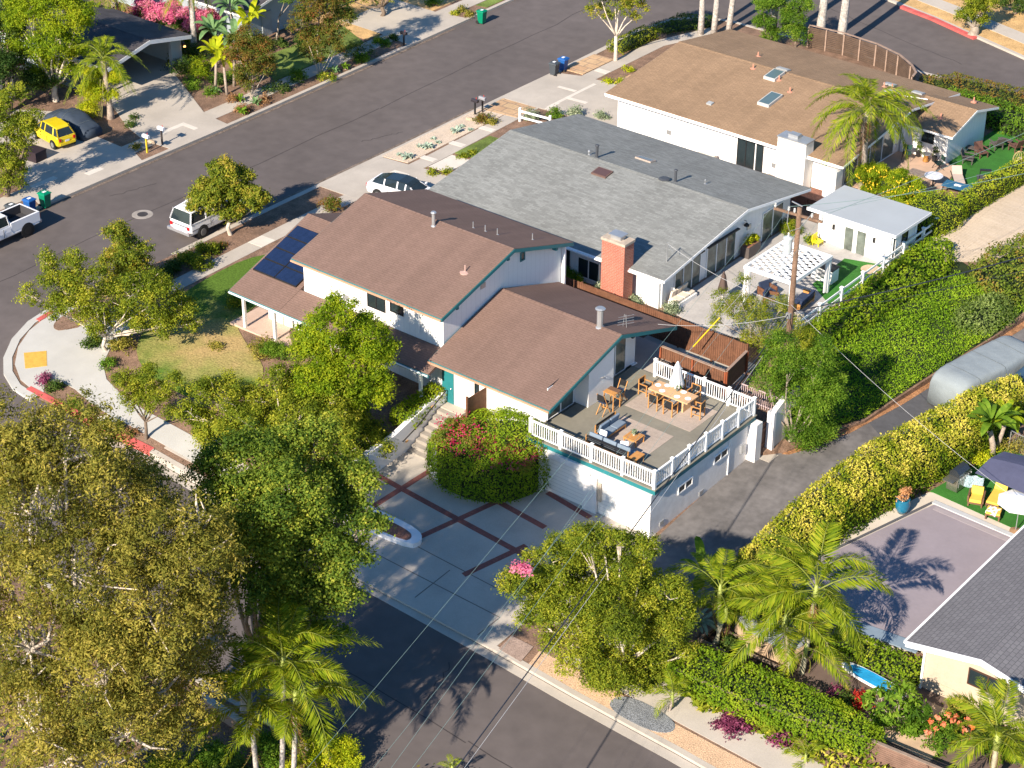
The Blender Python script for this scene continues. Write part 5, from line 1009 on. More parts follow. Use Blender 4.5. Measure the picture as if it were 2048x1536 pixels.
hedge('wall_top_hedge', 'low pale hedge spilling over the top of the sloping wall by the door', [(-15.9, -1.6), (-14.75, -1.2), (-14.75, 1.7), (-15.8, 1.7)], HI, 1.05, LM['bright'], 200, .13, rag=.07, seed=5, round_=.3)
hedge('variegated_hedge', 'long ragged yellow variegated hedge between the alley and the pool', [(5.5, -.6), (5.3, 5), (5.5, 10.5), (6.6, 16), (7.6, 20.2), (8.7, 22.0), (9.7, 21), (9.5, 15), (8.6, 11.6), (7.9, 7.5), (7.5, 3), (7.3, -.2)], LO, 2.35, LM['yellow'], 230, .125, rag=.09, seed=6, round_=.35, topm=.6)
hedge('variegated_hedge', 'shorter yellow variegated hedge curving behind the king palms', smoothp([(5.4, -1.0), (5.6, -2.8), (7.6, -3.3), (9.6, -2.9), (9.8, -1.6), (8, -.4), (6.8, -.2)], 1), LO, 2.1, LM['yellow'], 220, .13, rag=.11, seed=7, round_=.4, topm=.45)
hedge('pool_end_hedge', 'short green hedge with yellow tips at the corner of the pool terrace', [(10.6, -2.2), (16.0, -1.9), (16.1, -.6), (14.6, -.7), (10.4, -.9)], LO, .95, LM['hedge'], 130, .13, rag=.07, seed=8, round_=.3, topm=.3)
hedge('fence_vine', 'thick green vine draped along the top of the brown slatted fence', [(7.0, -8.75), (11, -8.5), (16.6, -7.45), (17, -6.5), (14.5, -5.9), (11, -6.1), (7.2, -6.4)], LO, 1.65, LM['hedge'], 150, .13, rag=.1, seed=9, round_=.4, bottom=.6, cat='vine')
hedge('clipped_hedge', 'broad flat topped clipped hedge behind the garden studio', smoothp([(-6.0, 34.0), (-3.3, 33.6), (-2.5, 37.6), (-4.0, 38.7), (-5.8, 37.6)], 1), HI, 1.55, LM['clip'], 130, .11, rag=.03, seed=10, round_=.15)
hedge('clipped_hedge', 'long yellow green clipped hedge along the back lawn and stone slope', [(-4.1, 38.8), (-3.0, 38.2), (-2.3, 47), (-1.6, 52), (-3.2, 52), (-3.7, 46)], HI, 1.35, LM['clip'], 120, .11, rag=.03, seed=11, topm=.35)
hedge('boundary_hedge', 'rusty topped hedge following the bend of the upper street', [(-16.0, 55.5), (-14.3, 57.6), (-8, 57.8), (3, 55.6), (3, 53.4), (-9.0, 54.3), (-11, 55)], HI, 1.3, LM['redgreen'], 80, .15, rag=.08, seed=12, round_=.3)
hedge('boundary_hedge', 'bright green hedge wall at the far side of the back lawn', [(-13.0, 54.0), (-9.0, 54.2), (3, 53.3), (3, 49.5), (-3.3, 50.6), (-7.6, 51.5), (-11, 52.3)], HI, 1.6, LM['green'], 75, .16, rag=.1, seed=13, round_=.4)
hedge('kerb_hedge', 'clipped pale green hedge beside the street tree', [(-38.6, 48.5), (-38.5, 53.0), (-36.9, 53.2), (-37.0, 48.6)], HI, .95, LM['mid'], 90, .13, rag=.05, seed=14, round_=.3)
hedge('kerb_hedge', 'darker low hedge on the bend of the upper street', [(-38.4, 53.8), (-37.9, 57.0), (-35.8, 58.5), (-34.8, 57.4), (-36.8, 54)], HI, .7, LM['dark'], 80, .15, rag=.1, seed=15, round_=.3)
hedge('shrub_bank', 'mixed green and rust shrub bank above the end of the alley', smoothp([(.4, 31.5), (.2, 35), (1.6, 39.5), (4.4, 40), (5.2, 37), (4.6, 31.4), (2.4, 30.8)], 1), HI, 1.1, LM['rust'], 95, .17, rag=.16, seed=16, round_=.7, cat='shrubs')
hedge('rosemary_bush', 'grey green rosemary mound above the covered trailer', smoothp([(2.0, 26.3), (2.0, 30.6), (4.5, 30.9), (4.5, 27)], 1), HI, .95, LM['sage'], 150, .14, rag=.16, seed=17, round_=.6, cat='shrub')
hedge('slope_shrubs', 'tall loose green shrubs lining the white fence above the ivy slope', [(-3.25, 19.0), (-3.35, 33.4), (-1.8, 34), (-.6, 31.4), (-.9, 26), (-1.2, 21), (-1.9, 18.2)], HI, .95, LM['hedge'], 110, .17, rag=.16, seed=18, round_=.6, cat='shrubs')
cover('ivy_slope', [(-3.0, 17.2), (-1.4, 21), (-.9, 26), (-.4, 32), (4.6, 32), (4.5, 28), (3.0, 15.8), (1.1, 11.2), (-.4, 11.8)], HI, LM['ivy'], 260, .115, .25, 3, label='low bright ivy covering the slope down to the alley', hump=.08)
drape('slope_shade_sheet', [(-3.3, 17.0), (-3.4, 34), (4.6, 32), (4.5, 28), (3.0, 15.8), (1.1, 11.2), (-.4, 11.6)], HI, MATS['hedge_inside'], .135, .03)  # near-black sheet under the ivy, shade between the leaves painted in
cover('west_ground_cover', [(-57, 14.2), (-54, 13.9), (-53.9, 16.0), (-57.5, 17.6)], HI, LM['brown'], 26, .12, .1, 4, label='dry leaves under the queen palm')
cover('grass_tufts', [(-35.4, 8.5), (-35.3, 2.5), (-33.6, -3.4), (-30.5, -5.6), (-31.5, -2), (-32, 4), (-31, 8)], HI, LM['grass'], 45, .1, .08, 5, label='fine green grass on the shaded side of the lawn', cat='grass', up=.3)
cover('front_bed_plants', [(7.8, -8.7), (18.6, -8.9), (18.6, -7.1), (16.6, -7.2), (11, -8.15), (7.8, -8.45)], LO, LM['yellow'], 60, .26, .45, 6, .4, 'leafy broad bladed plants below the slatted fence', hump=.12)
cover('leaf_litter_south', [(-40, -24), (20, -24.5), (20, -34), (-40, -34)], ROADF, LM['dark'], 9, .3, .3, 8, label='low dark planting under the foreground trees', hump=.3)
cover('bed_litter', [(-24, -8.0), (-15.2, -8.0), (-15.2, 0), (-19, -.2), (-22.5, .2), (-24.2, -4)], HI, LM['brown'], 24, .13, .08, 9, label='dry leaves scattered over the front bed')
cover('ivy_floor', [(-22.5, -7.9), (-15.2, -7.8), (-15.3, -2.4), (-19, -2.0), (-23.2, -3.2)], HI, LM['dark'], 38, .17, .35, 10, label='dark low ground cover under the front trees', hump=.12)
for px, py, r, k, w in ((1445, 1448, .5, 'purple', 'purple ground shrub at the start of the pavement bed'), (1482, 1455, .7, 'purple', 'larger purple shrub in the pavement bed'), (1562, 1487, .45, 'purple', 'small purple shrub farther along the pavement bed'), (1670, 1405, .7, 'purple', 'dusky purple bush against the vine'), (1722, 1412, .6, 'red', 'bright red leaved bush beside the paved yard')):
    bsh(px, py, r, k, w, 1500, LO)
bsh(1415, 1420, .6, 'mid', 'strappy green plant under the round tree edge', 900, LO, .3); bsh(1535, 1455, .7, 'mid', 'strappy plant with an orange bloom against the fence', 1100, LO, .32)
t_ = tree('frangipani_tree', 'low frangipani with thick grey branches and leaf rosettes', GL(1795, 1460), [(1750, 1400, 30), (1800, 1390, 34), (1840, 1420, 30), (1790, 1430, 36), (1740, 1440, 24), (1850, 1450, 20)], 1500, LM['green'], .3, .32, .1, BARK, 95, .22, 14, .4, twigs=14, shell=.8, tw=2)
for px, py, r, k, w in ((1900, 1490, 1.1, 'green', 'leafy shrub behind the canna flowers'), (1960, 1470, 1.0, 'dark', 'dark leafy shrub at the beige house corner'), (1925, 1430, .7, 'olive', 'shrub beside the stepping stones'), (1830, 1470, .6, 'green', 'shrub between the frangipani and the cannas'), (2010, 1520, .9, 'green', 'shrub at the bottom right edge'), (1680, 1430, .8, 'dark', 'dark shrub behind the vine'), (1555, 1290, .8, 'dark', 'dark shrub inside the planter by the king palms'), (1470, 1310, .7, 'dark', 'dark shrub in the left timber planter')):
    bsh(px, py, r, k, w, int(1500*r*r+500), LO, .18)
for i in range(12):
    px = 1848+i*8; py = 1500-(i*53 % 34); c = GL(px, py); t_ = thing('canna_flower', 'canna stalk with salmon orange bloom beside the beige house path, '+['leftmost of the row', 'second from the left', 'third from the left', 'fourth from the left', 'fifth from the left', 'sixth from the left', 'sixth from the right', 'fifth from the right', 'fourth from the right', 'third from the right', 'second from the right', 'rightmost of the row'][i], 'flower', c, world=True, group='canna flowers'); h = 1.0+(i*29 % 7)*.06
    MB().tube([c, c+np.array([.03, 0, h])], [.02, .012], 5).build('stem', mat('canna_stem', (.35, .1, .05), .6), t_); foliage('bloom', [(c[0]+.03, c[1], c[2]+h, .09)], 40, LM['orange'], t_, .14, .6, i, .08, 12)
for px, py, w, r, k in ((845, 1536, 'grass tussock with reddish tips at the bottom edge', .5, 'redgreen'), (905, 1545, 'bright agave like plant at the bottom edge', .5, 'lime'), (640, 1520, 'tall lime green shrub in the foreground', 1.3, 'lime'), (690, 1500, 'second lime green shrub behind the tall one', .9, 'lime'), (610, 1450, 'dark green creeper left of the lime shrubs', 1.0, 'dark'), (430, 1500, 'dark fern clump under the foreground palms', 1.1, 'green'), (540, 1480, 'leafy green clump between the palm trunks', 1.0, 'green'), (380, 1545, 'grey green clump at the bottom edge', .9, 'green')):
    bush('shrub', w, gs(px, py+35), r, int(2300*r*r+700), LM[k], .15, int(px) % 97, sz=1.5 if 'lime' in w else .9)

# --- palms
def frond(name, L, up, droop, ll, n, m_=None, wd=.09, seed=0, vee=.5, fan=False):
    rs = np.random.RandomState(seed); pts = []; nr = []; sz = []; al = []; mid = []
    f = lambda t: np.array([L*(math.sin(t*1.25)/math.sin(1.25))*(.95), 0, L*(up*t-droop*t**2.2)])
    N = 16; path = [f(i/N) for i in range(N+1)]
    for i in range(n):
        t = .14+.86*i/n; p = f(t); d = f(min(t+.02, 1.02))-f(t-.02); d /= np.linalg.norm(d); up_ = np.cross(d, [0, 1, 0]); up_ = -up_ if up_[2] < 0 else up_
        l = ll*(math.sin(math.pi*(.12+.83*t))**.7)*(.9+.2*rs.rand())
        for s in (-1, 1):
            dr = np.array([0, s*1., 0])+d*(.55+.5*t)+up_*(vee*(1-t)-.25)+np.array([0, 0, -.35])+rs.normal(size=3)*.08; dr /= np.linalg.norm(dr)
            a = p+dr*l*.5; nn = np.cross(dr, d)*s+rs.normal(size=3)*.15
            pts.append(a); nr.append(nn if nn[2] > 0 else -nn); sz.append(l); al.append(dr)
    pts, nr, sz, al = map(np.array, (pts, nr, sz, al))
    o = leafobj(name, pts, nr, sz, wd, np.clip(.5+rs.normal(size=len(pts))*.2, 0, 1), m_ or LM['palm'], None, along=al)
    mb = MB().tube([tuple(q) for q in path], [.03*(1-i/N)+.006 for i in range(N+1)], 5)
    return o.data, mb
FR = {}
def frond_set(key, specs, **k):
    L = []
    for i, s in enumerate(specs):
        me, mb = frond('frond', *s, seed=i+1, **k); 
        # join the midrib into the frond mesh
        n0 = len(me.vertices); 
        o = bpy.data.objects[-1] if False else None
        v = np.zeros(len(me.vertices)*3, np.float32); me.vertices.foreach_get('co', v); V = v.reshape(-1, 3).tolist()+[list(q) for q in mb.v]
        F = [tuple(p.vertices) for p in me.polygons]+[tuple(i_+n0 for i_ in f_) for f_ in mb.f]
        r = np.zeros(len(me.polygons), np.float32); me.attributes['rnd'].data.foreach_get('value', r)
        m2 = bpy.data.meshes.new('frond'); m2.from_pydata(V, [], F); m2.materials.append(me.materials[0]); m2.materials.append(mat('palm_rib', (.17, .20, .03), .6))
        a = m2.attributes.new('rnd', 'FLOAT', 'FACE'); a.data.foreach_set('value', np.r_[r, np.full(len(mb.f), .8, np.float32)])
        for k2, p in enumerate(m2.polygons): p.material_index = 0 if k2 < len(r) else 1
        L.append(m2)
        for ob in [ob for ob in bpy.data.objects if ob.data == me]: bpy.data.objects.remove(ob)
    FR[key] = L
frond_set('king', [(3.0, .55, .8, .85, 64), (3.0, .35, 1.0, .85, 64), (2.9, .8, .6, .85, 62), (2.8, .15, 1.2, .8, 62)], wd=.08)
frond_set('queen', [(3.1, .5, 1.15, .8, 66), (3.0, .3, 1.35, .8, 66), (2.9, .75, 1.0, .75, 62), (2.9, .1, 1.6, .8, 60)], wd=.085)
frond_set('small', [(1.3, .6, .7, .5, 26), (1.3, .35, .9, .5, 26), (1.2, .8, .5, .45, 26)], wd=.08)
frond_set('dry', [(1.8, -.1, 1.6, .4, 26), (1.7, -.4, 1.3, .4, 26)], wd=.09, m_=LM['brown'])
TRK = mat('palm_trunk', (.33, .27, .22), .9, .25, 5., fine=.2, fs=14, bump=.03, bs=9); TRKG = mat('green_palm_trunk', (.36, .34, .24), .7, .2, 4.); TRKW = mat('ringed_palm_trunk', (.42, .38, .34), .9, .2, 5., fine=.3, fs=7, bump=.05, bs=6)
def palm(name, label, base, top, key='king', n=13, r=.13, sc=1., seed=1, group=None, dry=2, shaft=True, trk=None, flare=1.6, tiers=(.9, .2, -.35)):
    """top: the crown's centre; base: the foot"""
    rs = np.random.RandomState(seed); base = np.array(base, float); top = np.array(top, float); th = thing(name, label, 'palm tree', base, 0, group)
    mb = MB(); d = top-base; P_ = [d*t+np.array([math.sin(t*3)*.12, 0, 0])*(1-t) for t in np.linspace(0, 1, 9)]; P_[0] = np.array([0, 0, -.3])
    mb.tube([tuple(q) for q in P_], [r*flare, r*1.15]+[r]*6+[r*.85], 10); mb.build('trunk', trk or TRK, th, smooth=True)
    if shaft:
        MB().tube([tuple(d-np.array([0, 0, .5])), tuple(d+np.array([0, 0, .0])), tuple(d+np.array([0, 0, .5]))], [r*1.2, r*1.35, r*.5], 8).build('crown_shaft', mat('crown_shaft_green', (.28, .33, .08), .5), th, smooth=True)
    ms = FR[key]
    for i in range(n):
        me = ms[i % len(ms)]; o = link(bpy.data.objects.new('frond', me)); o.parent = th
        o.location = tuple(d+np.array([0, 0, .35-.5*(i/n)])); o.rotation_euler = (rs.normal()*.15, -tiers[0]*(1-i/n)+.5*(i/n)*-tiers[2]+rs.normal()*.12, i*2.4+rs.rand()*.4); o.scale = (sc*(.85+.25*rs.rand()),)*3
    for i in range(dry):
        o = link(bpy.data.objects.new('dry_frond', FR['dry'][i % 2])); o.parent = th; o.location = tuple(d-np.array([0, 0, .3])); o.rotation_euler = (0, .7, i*2.1+seed); o.scale = (sc*.9,)*3
    return th
def ptop(px, py, b, off=0): return atd(px, py, b, off)
b = gs(515, 1600); palm('king_palm', 'king palm in the foreground, leftmost of three grey trunks', b, ptop(500, 1415, b), 'king', 12, .11, .95, 1, 'king palms in the foreground', trk=TRKW)
b = gs(560, 1600); palm('king_palm', 'king palm in the foreground, tallest and in the middle of three trunks', b, ptop(567, 1330, b), 'king', 13, .11, 1.0, 2, 'king palms in the foreground', trk=TRKW)
b = gs(582, 1600); palm('king_palm', 'king palm in the foreground, rightmost with fronds reaching over the street', b, ptop(592, 1395, b), 'king', 12, .11, 1.05, 3, 'king palms in the foreground', trk=TRKW)
b = GL(1432, 1300); palm('king_palm', 'king palm leaning beside the alley mouth, left of the palm group', b, ptop(1440, 1185, b), 'king', 12, .09, .85, 4, 'king palms by the pool', trk=TRKG)
b = GL(1420, 1300); palm('king_palm', 'shorter king palm behind the leaning one', b, ptop(1452, 1225, b), 'king', 7, .08, .65, 14, 'king palms by the pool', trk=TRKG)
b = GL(1600, 1350); palm('king_palm', 'tallest king palm, throwing its shadow on the pool cover', b, ptop(1632, 1185, b), 'king', 14, .11, 1.05, 5, 'king palms by the pool', trk=TRKG)
b = GL(1580, 1345); palm('king_palm', 'king palm with drooping fronds in front of the grey planter', b, ptop(1570, 1245, b), 'king', 12, .1, .95, 6, 'king palms by the pool', trk=TRKG)
b = GL(1602, 1352); palm('king_palm', 'low king palm reaching toward the surfboard', b, ptop(1612, 1298, b), 'king', 9, .09, .85, 7, 'king palms by the pool', trk=TRKG)
b = GL(1975, 1585); palm('king_palm', 'yellow green palm at the bottom right corner', b, ptop(1995, 1480, b), 'king', 14, .13, .82, 8, trk=TRKG, dry=3)
b = g(222, 240); palm('queen_palm', 'queen palm with a shaggy brown trunk beside the shaded driveway', b, ptop(206, 122, b), 'queen', 16, .2, .8, 9, dry=3, shaft=False)
b = np.array([-9.9, 37.0, 2.45]); palm('queen_palm', 'queen palm with long drooping fronds over the patio of the tan roofed house', b, ptop(1733, 222, b), 'queen', 22, .2, 1.15, 10, dry=7, shaft=False)
b = g(388, 108); palm('queen_palm', 'tall palm trunk rising past the pink bougainvillea', b, ptop(381, -25, b), 'queen', 12, .22, .9, 11, shaft=False, trk=TRKW)
b = g(228, 66); palm('fan_palm', 'fan palm with a skirt of dead leaves at the top left', b, ptop(228, -8, b), 'small', 16, .25, 1.6, 12, dry=8, shaft=False)
pl_ = ['leftmost of the smooth trio', 'middle of the smooth trio', 'rightmost of the smooth trio', 'behind the left columnar tree', 'left of the thick rough pair', 'right of the thick rough pair']
for k, (px, py) in enumerate(((1401, 72), (1427, 72), (1456, 70), (1541, 88), (1637, 92), (1680, 95))):
    b = g(px, py); palm('tall_palm', 'tall palm trunk on the bend of the upper street, '+pl_[k], b, b+np.array([.3-(k < 3)*.9*(k-1)*-.6, 0, 13.5+k*.2]), 'queen', 12, .2 if k < 3 else .3, .9, 20+k, 'tall palms on the street bend', dry=0, shaft=False, trk=TRKW, flare=1.3)
b = GL(1335, 1425); palm('small_palm', 'small bright palm beside the round tree on the pavement edge', b, ptop(1345, 1395, b), 'small', 10, .06, .9, 15, dry=1)
b = gs(905, 1560); palm('small_palm', 'small fan shaped palm at the bottom edge beside the cables', b, b+np.array([0, 0, .5]), 'small', 8, .06, .5, 16, dry=1)
b = GL(1610, 1530); palm('small_palm', 'small palm at the bottom edge in the leafy bed', b, b+np.array([0, 0, .3]), 'small', 8, .06, .8, 17, dry=0)
# broad-leaved plants: banana and bird of paradise
def paddle_mesh(L, W, stalk, seed, droop=.5):
    rs = np.random.RandomState(seed); V = []; F = []; N = 9
    for i in range(N+1):
        t = i/N; s = stalk+L*t; x = s*.75*math.sin(.35+t*droop); z = s*(math.cos(.35+t*droop*.8))*1.0-droop*.35*L*t*t
        w_ = W*.5*math.sin(math.pi*(.06+.9*t))**.6*(1 if i < N else .15); n = len(V)
        V += [(x, -w_, z+w_*.35), (x, 0, z), (x, w_, z+w_*.35)]
        if i: F += [(n-3, n, n+1, n-2), (n-2, n+1, n+2, n-1)]
    n = len(V); V += [(0, -.02, 0), (0, .02, 0), (V[1][0], .02, V[1][2]), (V[1][0], -.02, V[1][2])]; F.append((n, n+1, n+2, n+3))
    me = bpy.data.meshes.new('leaf'); me.from_pydata(V, [], F); a = me.attributes.new('rnd', 'FLOAT', 'FACE'); a.data.foreach_set('value', (.4+.4*rs.rand(len(F))).astype(np.float32)); return me
PADM = {}
def paddle(name, label, base, top, n, L=1.5, W=.45, key='green', seed=1, group=None, r=.1, cat='plant', stems=None):
    rs = np.random.RandomState(seed); base = np.array(base); top = np.array(top); th = thing(name, label, cat, base, 0, group); k = (L, W, key)
    if k not in PADM:
        PADM[k] = [paddle_mesh(L, W, L*.5, i, .35+.25*i) for i in range(3)]
        for m_ in PADM[k]: m_.materials.append(LM[key])
    d = top-base; MB().tube([(0, 0, -.2), tuple(d*.5+rs.normal(size=3)*.05), tuple(d)], [r*1.3, r, r*.9], 8).build('stem', TRK, th, smooth=True)
    for i in range(n):
        o = link(bpy.data.objects.new('leaf', PADM[k][i % 3])); o.parent = th; o.location = tuple(d); o.rotation_euler = (rs.normal()*.1, rs.normal()*.12+.35*(i/n), i*2.4+rs.rand()); s_ = .8+.35*rs.rand(); o.scale = (s_,)*3
sl = ['beside the blue grey wall', 'tallest, left of the red tipped tree', 'nearest the pavement', 'behind the palm trunk']
for k, (bp, tp) in enumerate((((505, 118), (498, 52)), ((478, 112), (462, 28)), ((455, 192), (448, 135)), ((440, 130), (428, 78)), ((430, 185), (432, 118)), ((468, 175), (470, 95)))):
    b = g(*bp); paddle('bird_of_paradise', 'giant bird of paradise plant with broad pale leaves, '+(sl+['low and spreading beside the yellow shrub', 'in the middle of the clump'])[k], b, ptop(*tp, b), 12, 1.5, .45, 'lime' if k % 2 == 0 else 'teal', k, 'giant birds of paradise')
b = GL(1985, 915); paddle('banana_plant', 'banana plant with torn broad leaves beside the grey covered trailer', b, ptop(1980, 862, b), 20, 1.35, .42, 'green', 3, r=.16); 
b = GL(1990, 900); paddle('banana_plant', 'yellowing banana plant behind the navy sun shade', b, ptop(2008, 852, b), 12, 1.2, .4, 'bright', 4, r=.14)
b = GL(1405, 1230); paddle('banana_plant', 'banana plant between the round tree and the king palms', b, ptop(1405, 1165, b), 9, 1.5, .4, 'green', 5, r=.1)
for k, (px, py, w) in enumerate(((1395, 1275, 'silver blue fan plant under the king palms'),)):
    b = GL(px, py); paddle('agave', w, b, b+np.array([0, 0, .5]), 22, .9, .2, 'cactus', 9, r=.1)
ag = ['largest grey agave, nearest the mailboxes', 'small agave beside the largest', 'lone small agave by the path', 'middle agave of the gravel yard', 'small agave behind the middle one', 'tiny agave left of the middle one', 'tiny agave right of the middle one', 'agave nearest the white car', 'tiny agave beside the one nearest the car']
for k, (px, py, s) in enumerate(((911, 268, 1.), (923, 258, .5), (940, 264, .5), (856, 300, .95), (867, 282, .6), (838, 297, .5), (876, 290, .45), (815, 320, .95), (800, 314, .5))):
    b = g(px, py); paddle('agave', ag[k], b, b+np.array([0, 0, .05]), 22, .42 if s > .8 else .24, .16 if s > .8 else .1, 'cactus', k, 'agaves in the gravel yard', .05)
for k, (px, py) in enumerate(((480, 207, ), (512, 213), (485, 232), (533, 188), (425, 170), (432, 190), (690, 142), (668, 150))):
    b = g(px, py); paddle('agave', 'green agave rosette '+['left of the rusty balls', 'between the rusty ball shrubs', 'lowest at the kerb', 'dark, right of the multi stemmed tree', 'up by the yellow shrub', 'at the driveway corner', 'farthest along the kerb bed', 'next to the yellow flowering plant'][k], b, b+np.array([0, 0, .15]), 20, .45, .15, 'teal' if k % 2 else 'green', 30+k, 'green agaves by the west kerb', .05)

# ================================================================ VEHICLES
def ringb(x, w, zb, zt, tuck=.9): return [(x, -w*.86, zb), (x, -w*.98, zb+.1), (x, -w, zb+(zt-zb)*.5), (x, -w*.965, zt-.07), (x, -w*tuck, zt), (x, w*tuck, zt), (x, w*.965, zt-.07), (x, w, zb+(zt-zb)*.5), (x, w*.98, zb+.1), (x, w*.86, zb)]
def car(name, label, cat, loc, rz, body, cabin, paint, wheels, wr=.33, ww=.22, roofmat=None, plate=True, lights=None, glass=None, rim=None, roofx=None, extra=None, pillars=(0, 1), group=None):
    """body: (x, half width, z bottom, z top); cabin: (x, half width at belt, z belt, half width at roof, z roof); front is +x"""
    th = thing(name, label, cat, loc, rz, group)
    b = MB().loft([ringb(*s) for s in body]).build('body', paint, th, smooth=False, bevel=.04)
    cr = [[(x, -w, z), (x+dx, -wr_, zr), (x+dx, wr_, zr), (x, w, z)] for x, w, z, wr_, zr, dx in cabin]
    MB().loft(cr).build('windows', glass or GLASS, th)
    rf = MB(); R = [(c[1], c[2]) for c in cr]
    a, z_ = roofx or (0, len(cr)-1); rr = cr[a:z_+1]
    rf.loft([[(r[1][0], r[1][1]*1.03, r[1][2]-.02), (r[1][0], r[1][1]*.9, r[1][2]+.035), (r[2][0], r[2][1]*.9, r[2][2]+.035), (r[2][0], r[2][1]*1.03, r[2][2]-.02)] for r in rr]); rf.build('roof', roofmat or paint, th, bevel=.02)
    pm = MB()
    for r in [cr[i] for i in range(a, z_+1)]+[cr[0], cr[-1]]:
        for s in (0, 1):
            p, q = (r[0], r[1]) if s == 0 else (r[3], r[2]); k = 1.012; pm.bar((p[0], p[1]*k, p[2]-.02), (q[0], q[1]*k, q[2]), .09, .05)
    for r0, r1 in zip(cr[:-1], cr[1:]):
        for i in (0, 3): pm.bar((r0[i][0], r0[i][1]*1.01, r0[i][2]), (r1[i][0], r1[i][1]*1.01, r1[i][2]), .05, .05)
    pm.build('pillars', paint, th)
    for x in wheels:
        for s in (-1, 1):
            w_ = max(q[1] for q in body)-.02
            t = MB(); t.at(x, s*(w_-ww/2), wr, 0, math.pi/2); t.lathe([(wr*.62, -ww/2), (wr*.95, -ww/2), (wr, -ww*.35), (wr, ww*.35), (wr*.95, ww/2), (wr*.62, ww/2)], (0, 0, 0), 22)
            t = t.build('wheel', RUBBER, th, smooth=False)
            rm = MB().at(x, s*(w_-ww/2), wr, 0, math.pi/2).lathe([(wr*.6, -ww*.52), (wr*.5, -ww*.4), (wr*.12, -ww*.46), (wr*.12, ww*.46), (wr*.5, ww*.4), (wr*.6, ww*.52)], (0, 0, 0), 16)
            rm.build('rim', rim or METAL, t)
            MB().at(x, s*(w_+.012), wr, 0, math.pi/2).lathe([(wr*1.18, -.012), (wr*1.18, .012)], (0, 0, 0), 22).build('wheel_arch', flat('arch_black', (.015, .015, .017), .6), th)
            MB().at(x, s*(w_+.028), wr, 0, math.pi/2).lathe([(wr*.99, -.01), (wr*.97, .012)], (0, 0, 0), 22).build('tyre_face', RUBBER, t); MB().at(x, s*(w_+.045), wr, 0, math.pi/2).lathe([(wr*.62, -.008), (wr*.58, .012), (.05, .02)], (0, 0, 0), 12).build('rim_face', rim or METAL, t)
    xr = body[0][0]; xf = body[-1][0]; wd = body[0][1]
    for y in (-1, 1):
        for (n_, xx, m_, zz) in (('tail_light', xr-.015, flat('red_lens', (.45, .01, .015), .3), lights or .75), ('headlight', xf+.01, flat('clear_lens', (.6, .62, .62), .2), (lights or .75)-.08)):
            MB().cbox((xx, y*wd*.84, zz), (.06, wd*.24, .2)).build(n_, m_, th)
    if plate: MB().cbox((xr-.03, 0, (lights or .75)-.12), (.02, .32, .12)).build('number_plate', flat('plate_white', (.6, .62, .7), .5), th)
    sm = MB(); sd_ = max(q[1] for q in body)
    for x_ in (cabin[0][0]*.35+.1, cabin[-1][0]-.15):
        for s in (-1, 1): sm.box(x_-.012, s*(sd_-.005), body[0][2]+.1, x_+.012, s*(sd_+.006), cabin[0][2]-.1)
    sm.build('door_seam', flat('arch_black', (.015, .015, .017), .6), th)
    for s in (-1, 1): MB().cbox((cabin[-1][0]-.3, s*(sd_+.06), cabin[-1][2]+.06), (.12, .2, .14)).build('side_mirror', paint, th, bevel=.02)
    if extra: extra(th)
    return th
YP = flat('yellow_car_paint', (.62, .47, .01), .25, 0, .6, .03); WP = flat('white_car_paint', (.78, .79, .82), .25, 0, .6, .02)
# yellow hatchback: rear faces the street (+x world), so its front (+x local) points to -x
h = math.pi
bk = G(138, 302)
car('yellow_hatchback', 'small yellow hatchback parked nose in under the trees', 'car', (-57.9, 11.35, T(HI, -57, 11)+.15), math.radians(172), [(-1.72, .66, .32, .72), (-1.66, .76, .24, .92), (-1.2, .81, .2, .98), (0, .82, .2, .98), (.9, .81, .2, .97), (1.45, .76, .22, .84), (1.75, .6, .3, .66)],
    [(-1.68, .66, .86, .5, 1.36, .34), (-1.2, .74, .96, .57, 1.46, .1), (-.2, .76, .97, .58, 1.5, 0), (.35, .75, .97, .55, 1.46, 0), (1.05, .7, .95, .52, 1.40, -.55)], YP, (-1.15, 1.15), .3, .19, lights=.72, roofx=(0, 4), rim=flat('grey_rim', (.2, .2, .2), .4),
    extra=lambda t: (MB().cbox((-1.74, 0, .42), (.1, 1.2, .16)).build('bumper', YP, t), MB().cbox((-1.7, 0, 1.02), (.02, .02, .02)).build('badge', METAL, t)))
# white station wagon by the magnolia
wh = G(421, 477)
def suvx(t):
    MB().cbox((-2.42, 0, .55), (.16, 1.7, .16)).build('bumper', flat('chrome', (.5, .5, .52), .25, .6), t); MB().cbox((-2.28, 0, .86), (.05, 1.2, .1)).build('tailgate_trim', flat('grey_trim', (.2, .2, .22), .5), t)
    MB().box(-2.2, -.86, .66, 2.2, -.845, .72).box(-2.2, .845, .66, 2.2, .86, .72).build('side_trim', flat('grey_trim', (.2, .2, .22), .5), t)
car('station_wagon', 'older white station wagon parked at the kerb under the magnolia', 'car', (-40.65, 9.2, T(HI, -40.6, 9.2)+.02), math.radians(90.5), [(-2.3, .78, .45, .98), (-2.2, .85, .36, 1.08), (0, .87, .34, 1.08), (1.0, .87, .34, 1.07), (1.2, .86, .34, 1.05), (2.25, .83, .36, .98), (2.4, .74, .42, .85)],
    [(-2.26, .8, 1.06, .66, 1.66, .22), (-1.0, .82, 1.07, .7, 1.72, 0), (.3, .82, 1.07, .7, 1.72, 0), (1.15, .8, 1.06, .66, 1.66, -.55)], WP, (-1.35, 1.4), .37, .24, lights=.82, extra=suvx, rim=flat('dark_rim', (.12, .12, .12), .4))
[o for o in bpy.data.objects if o.name == 'station_wagon'][0].scale = (1.06, 1.13, 1.12)
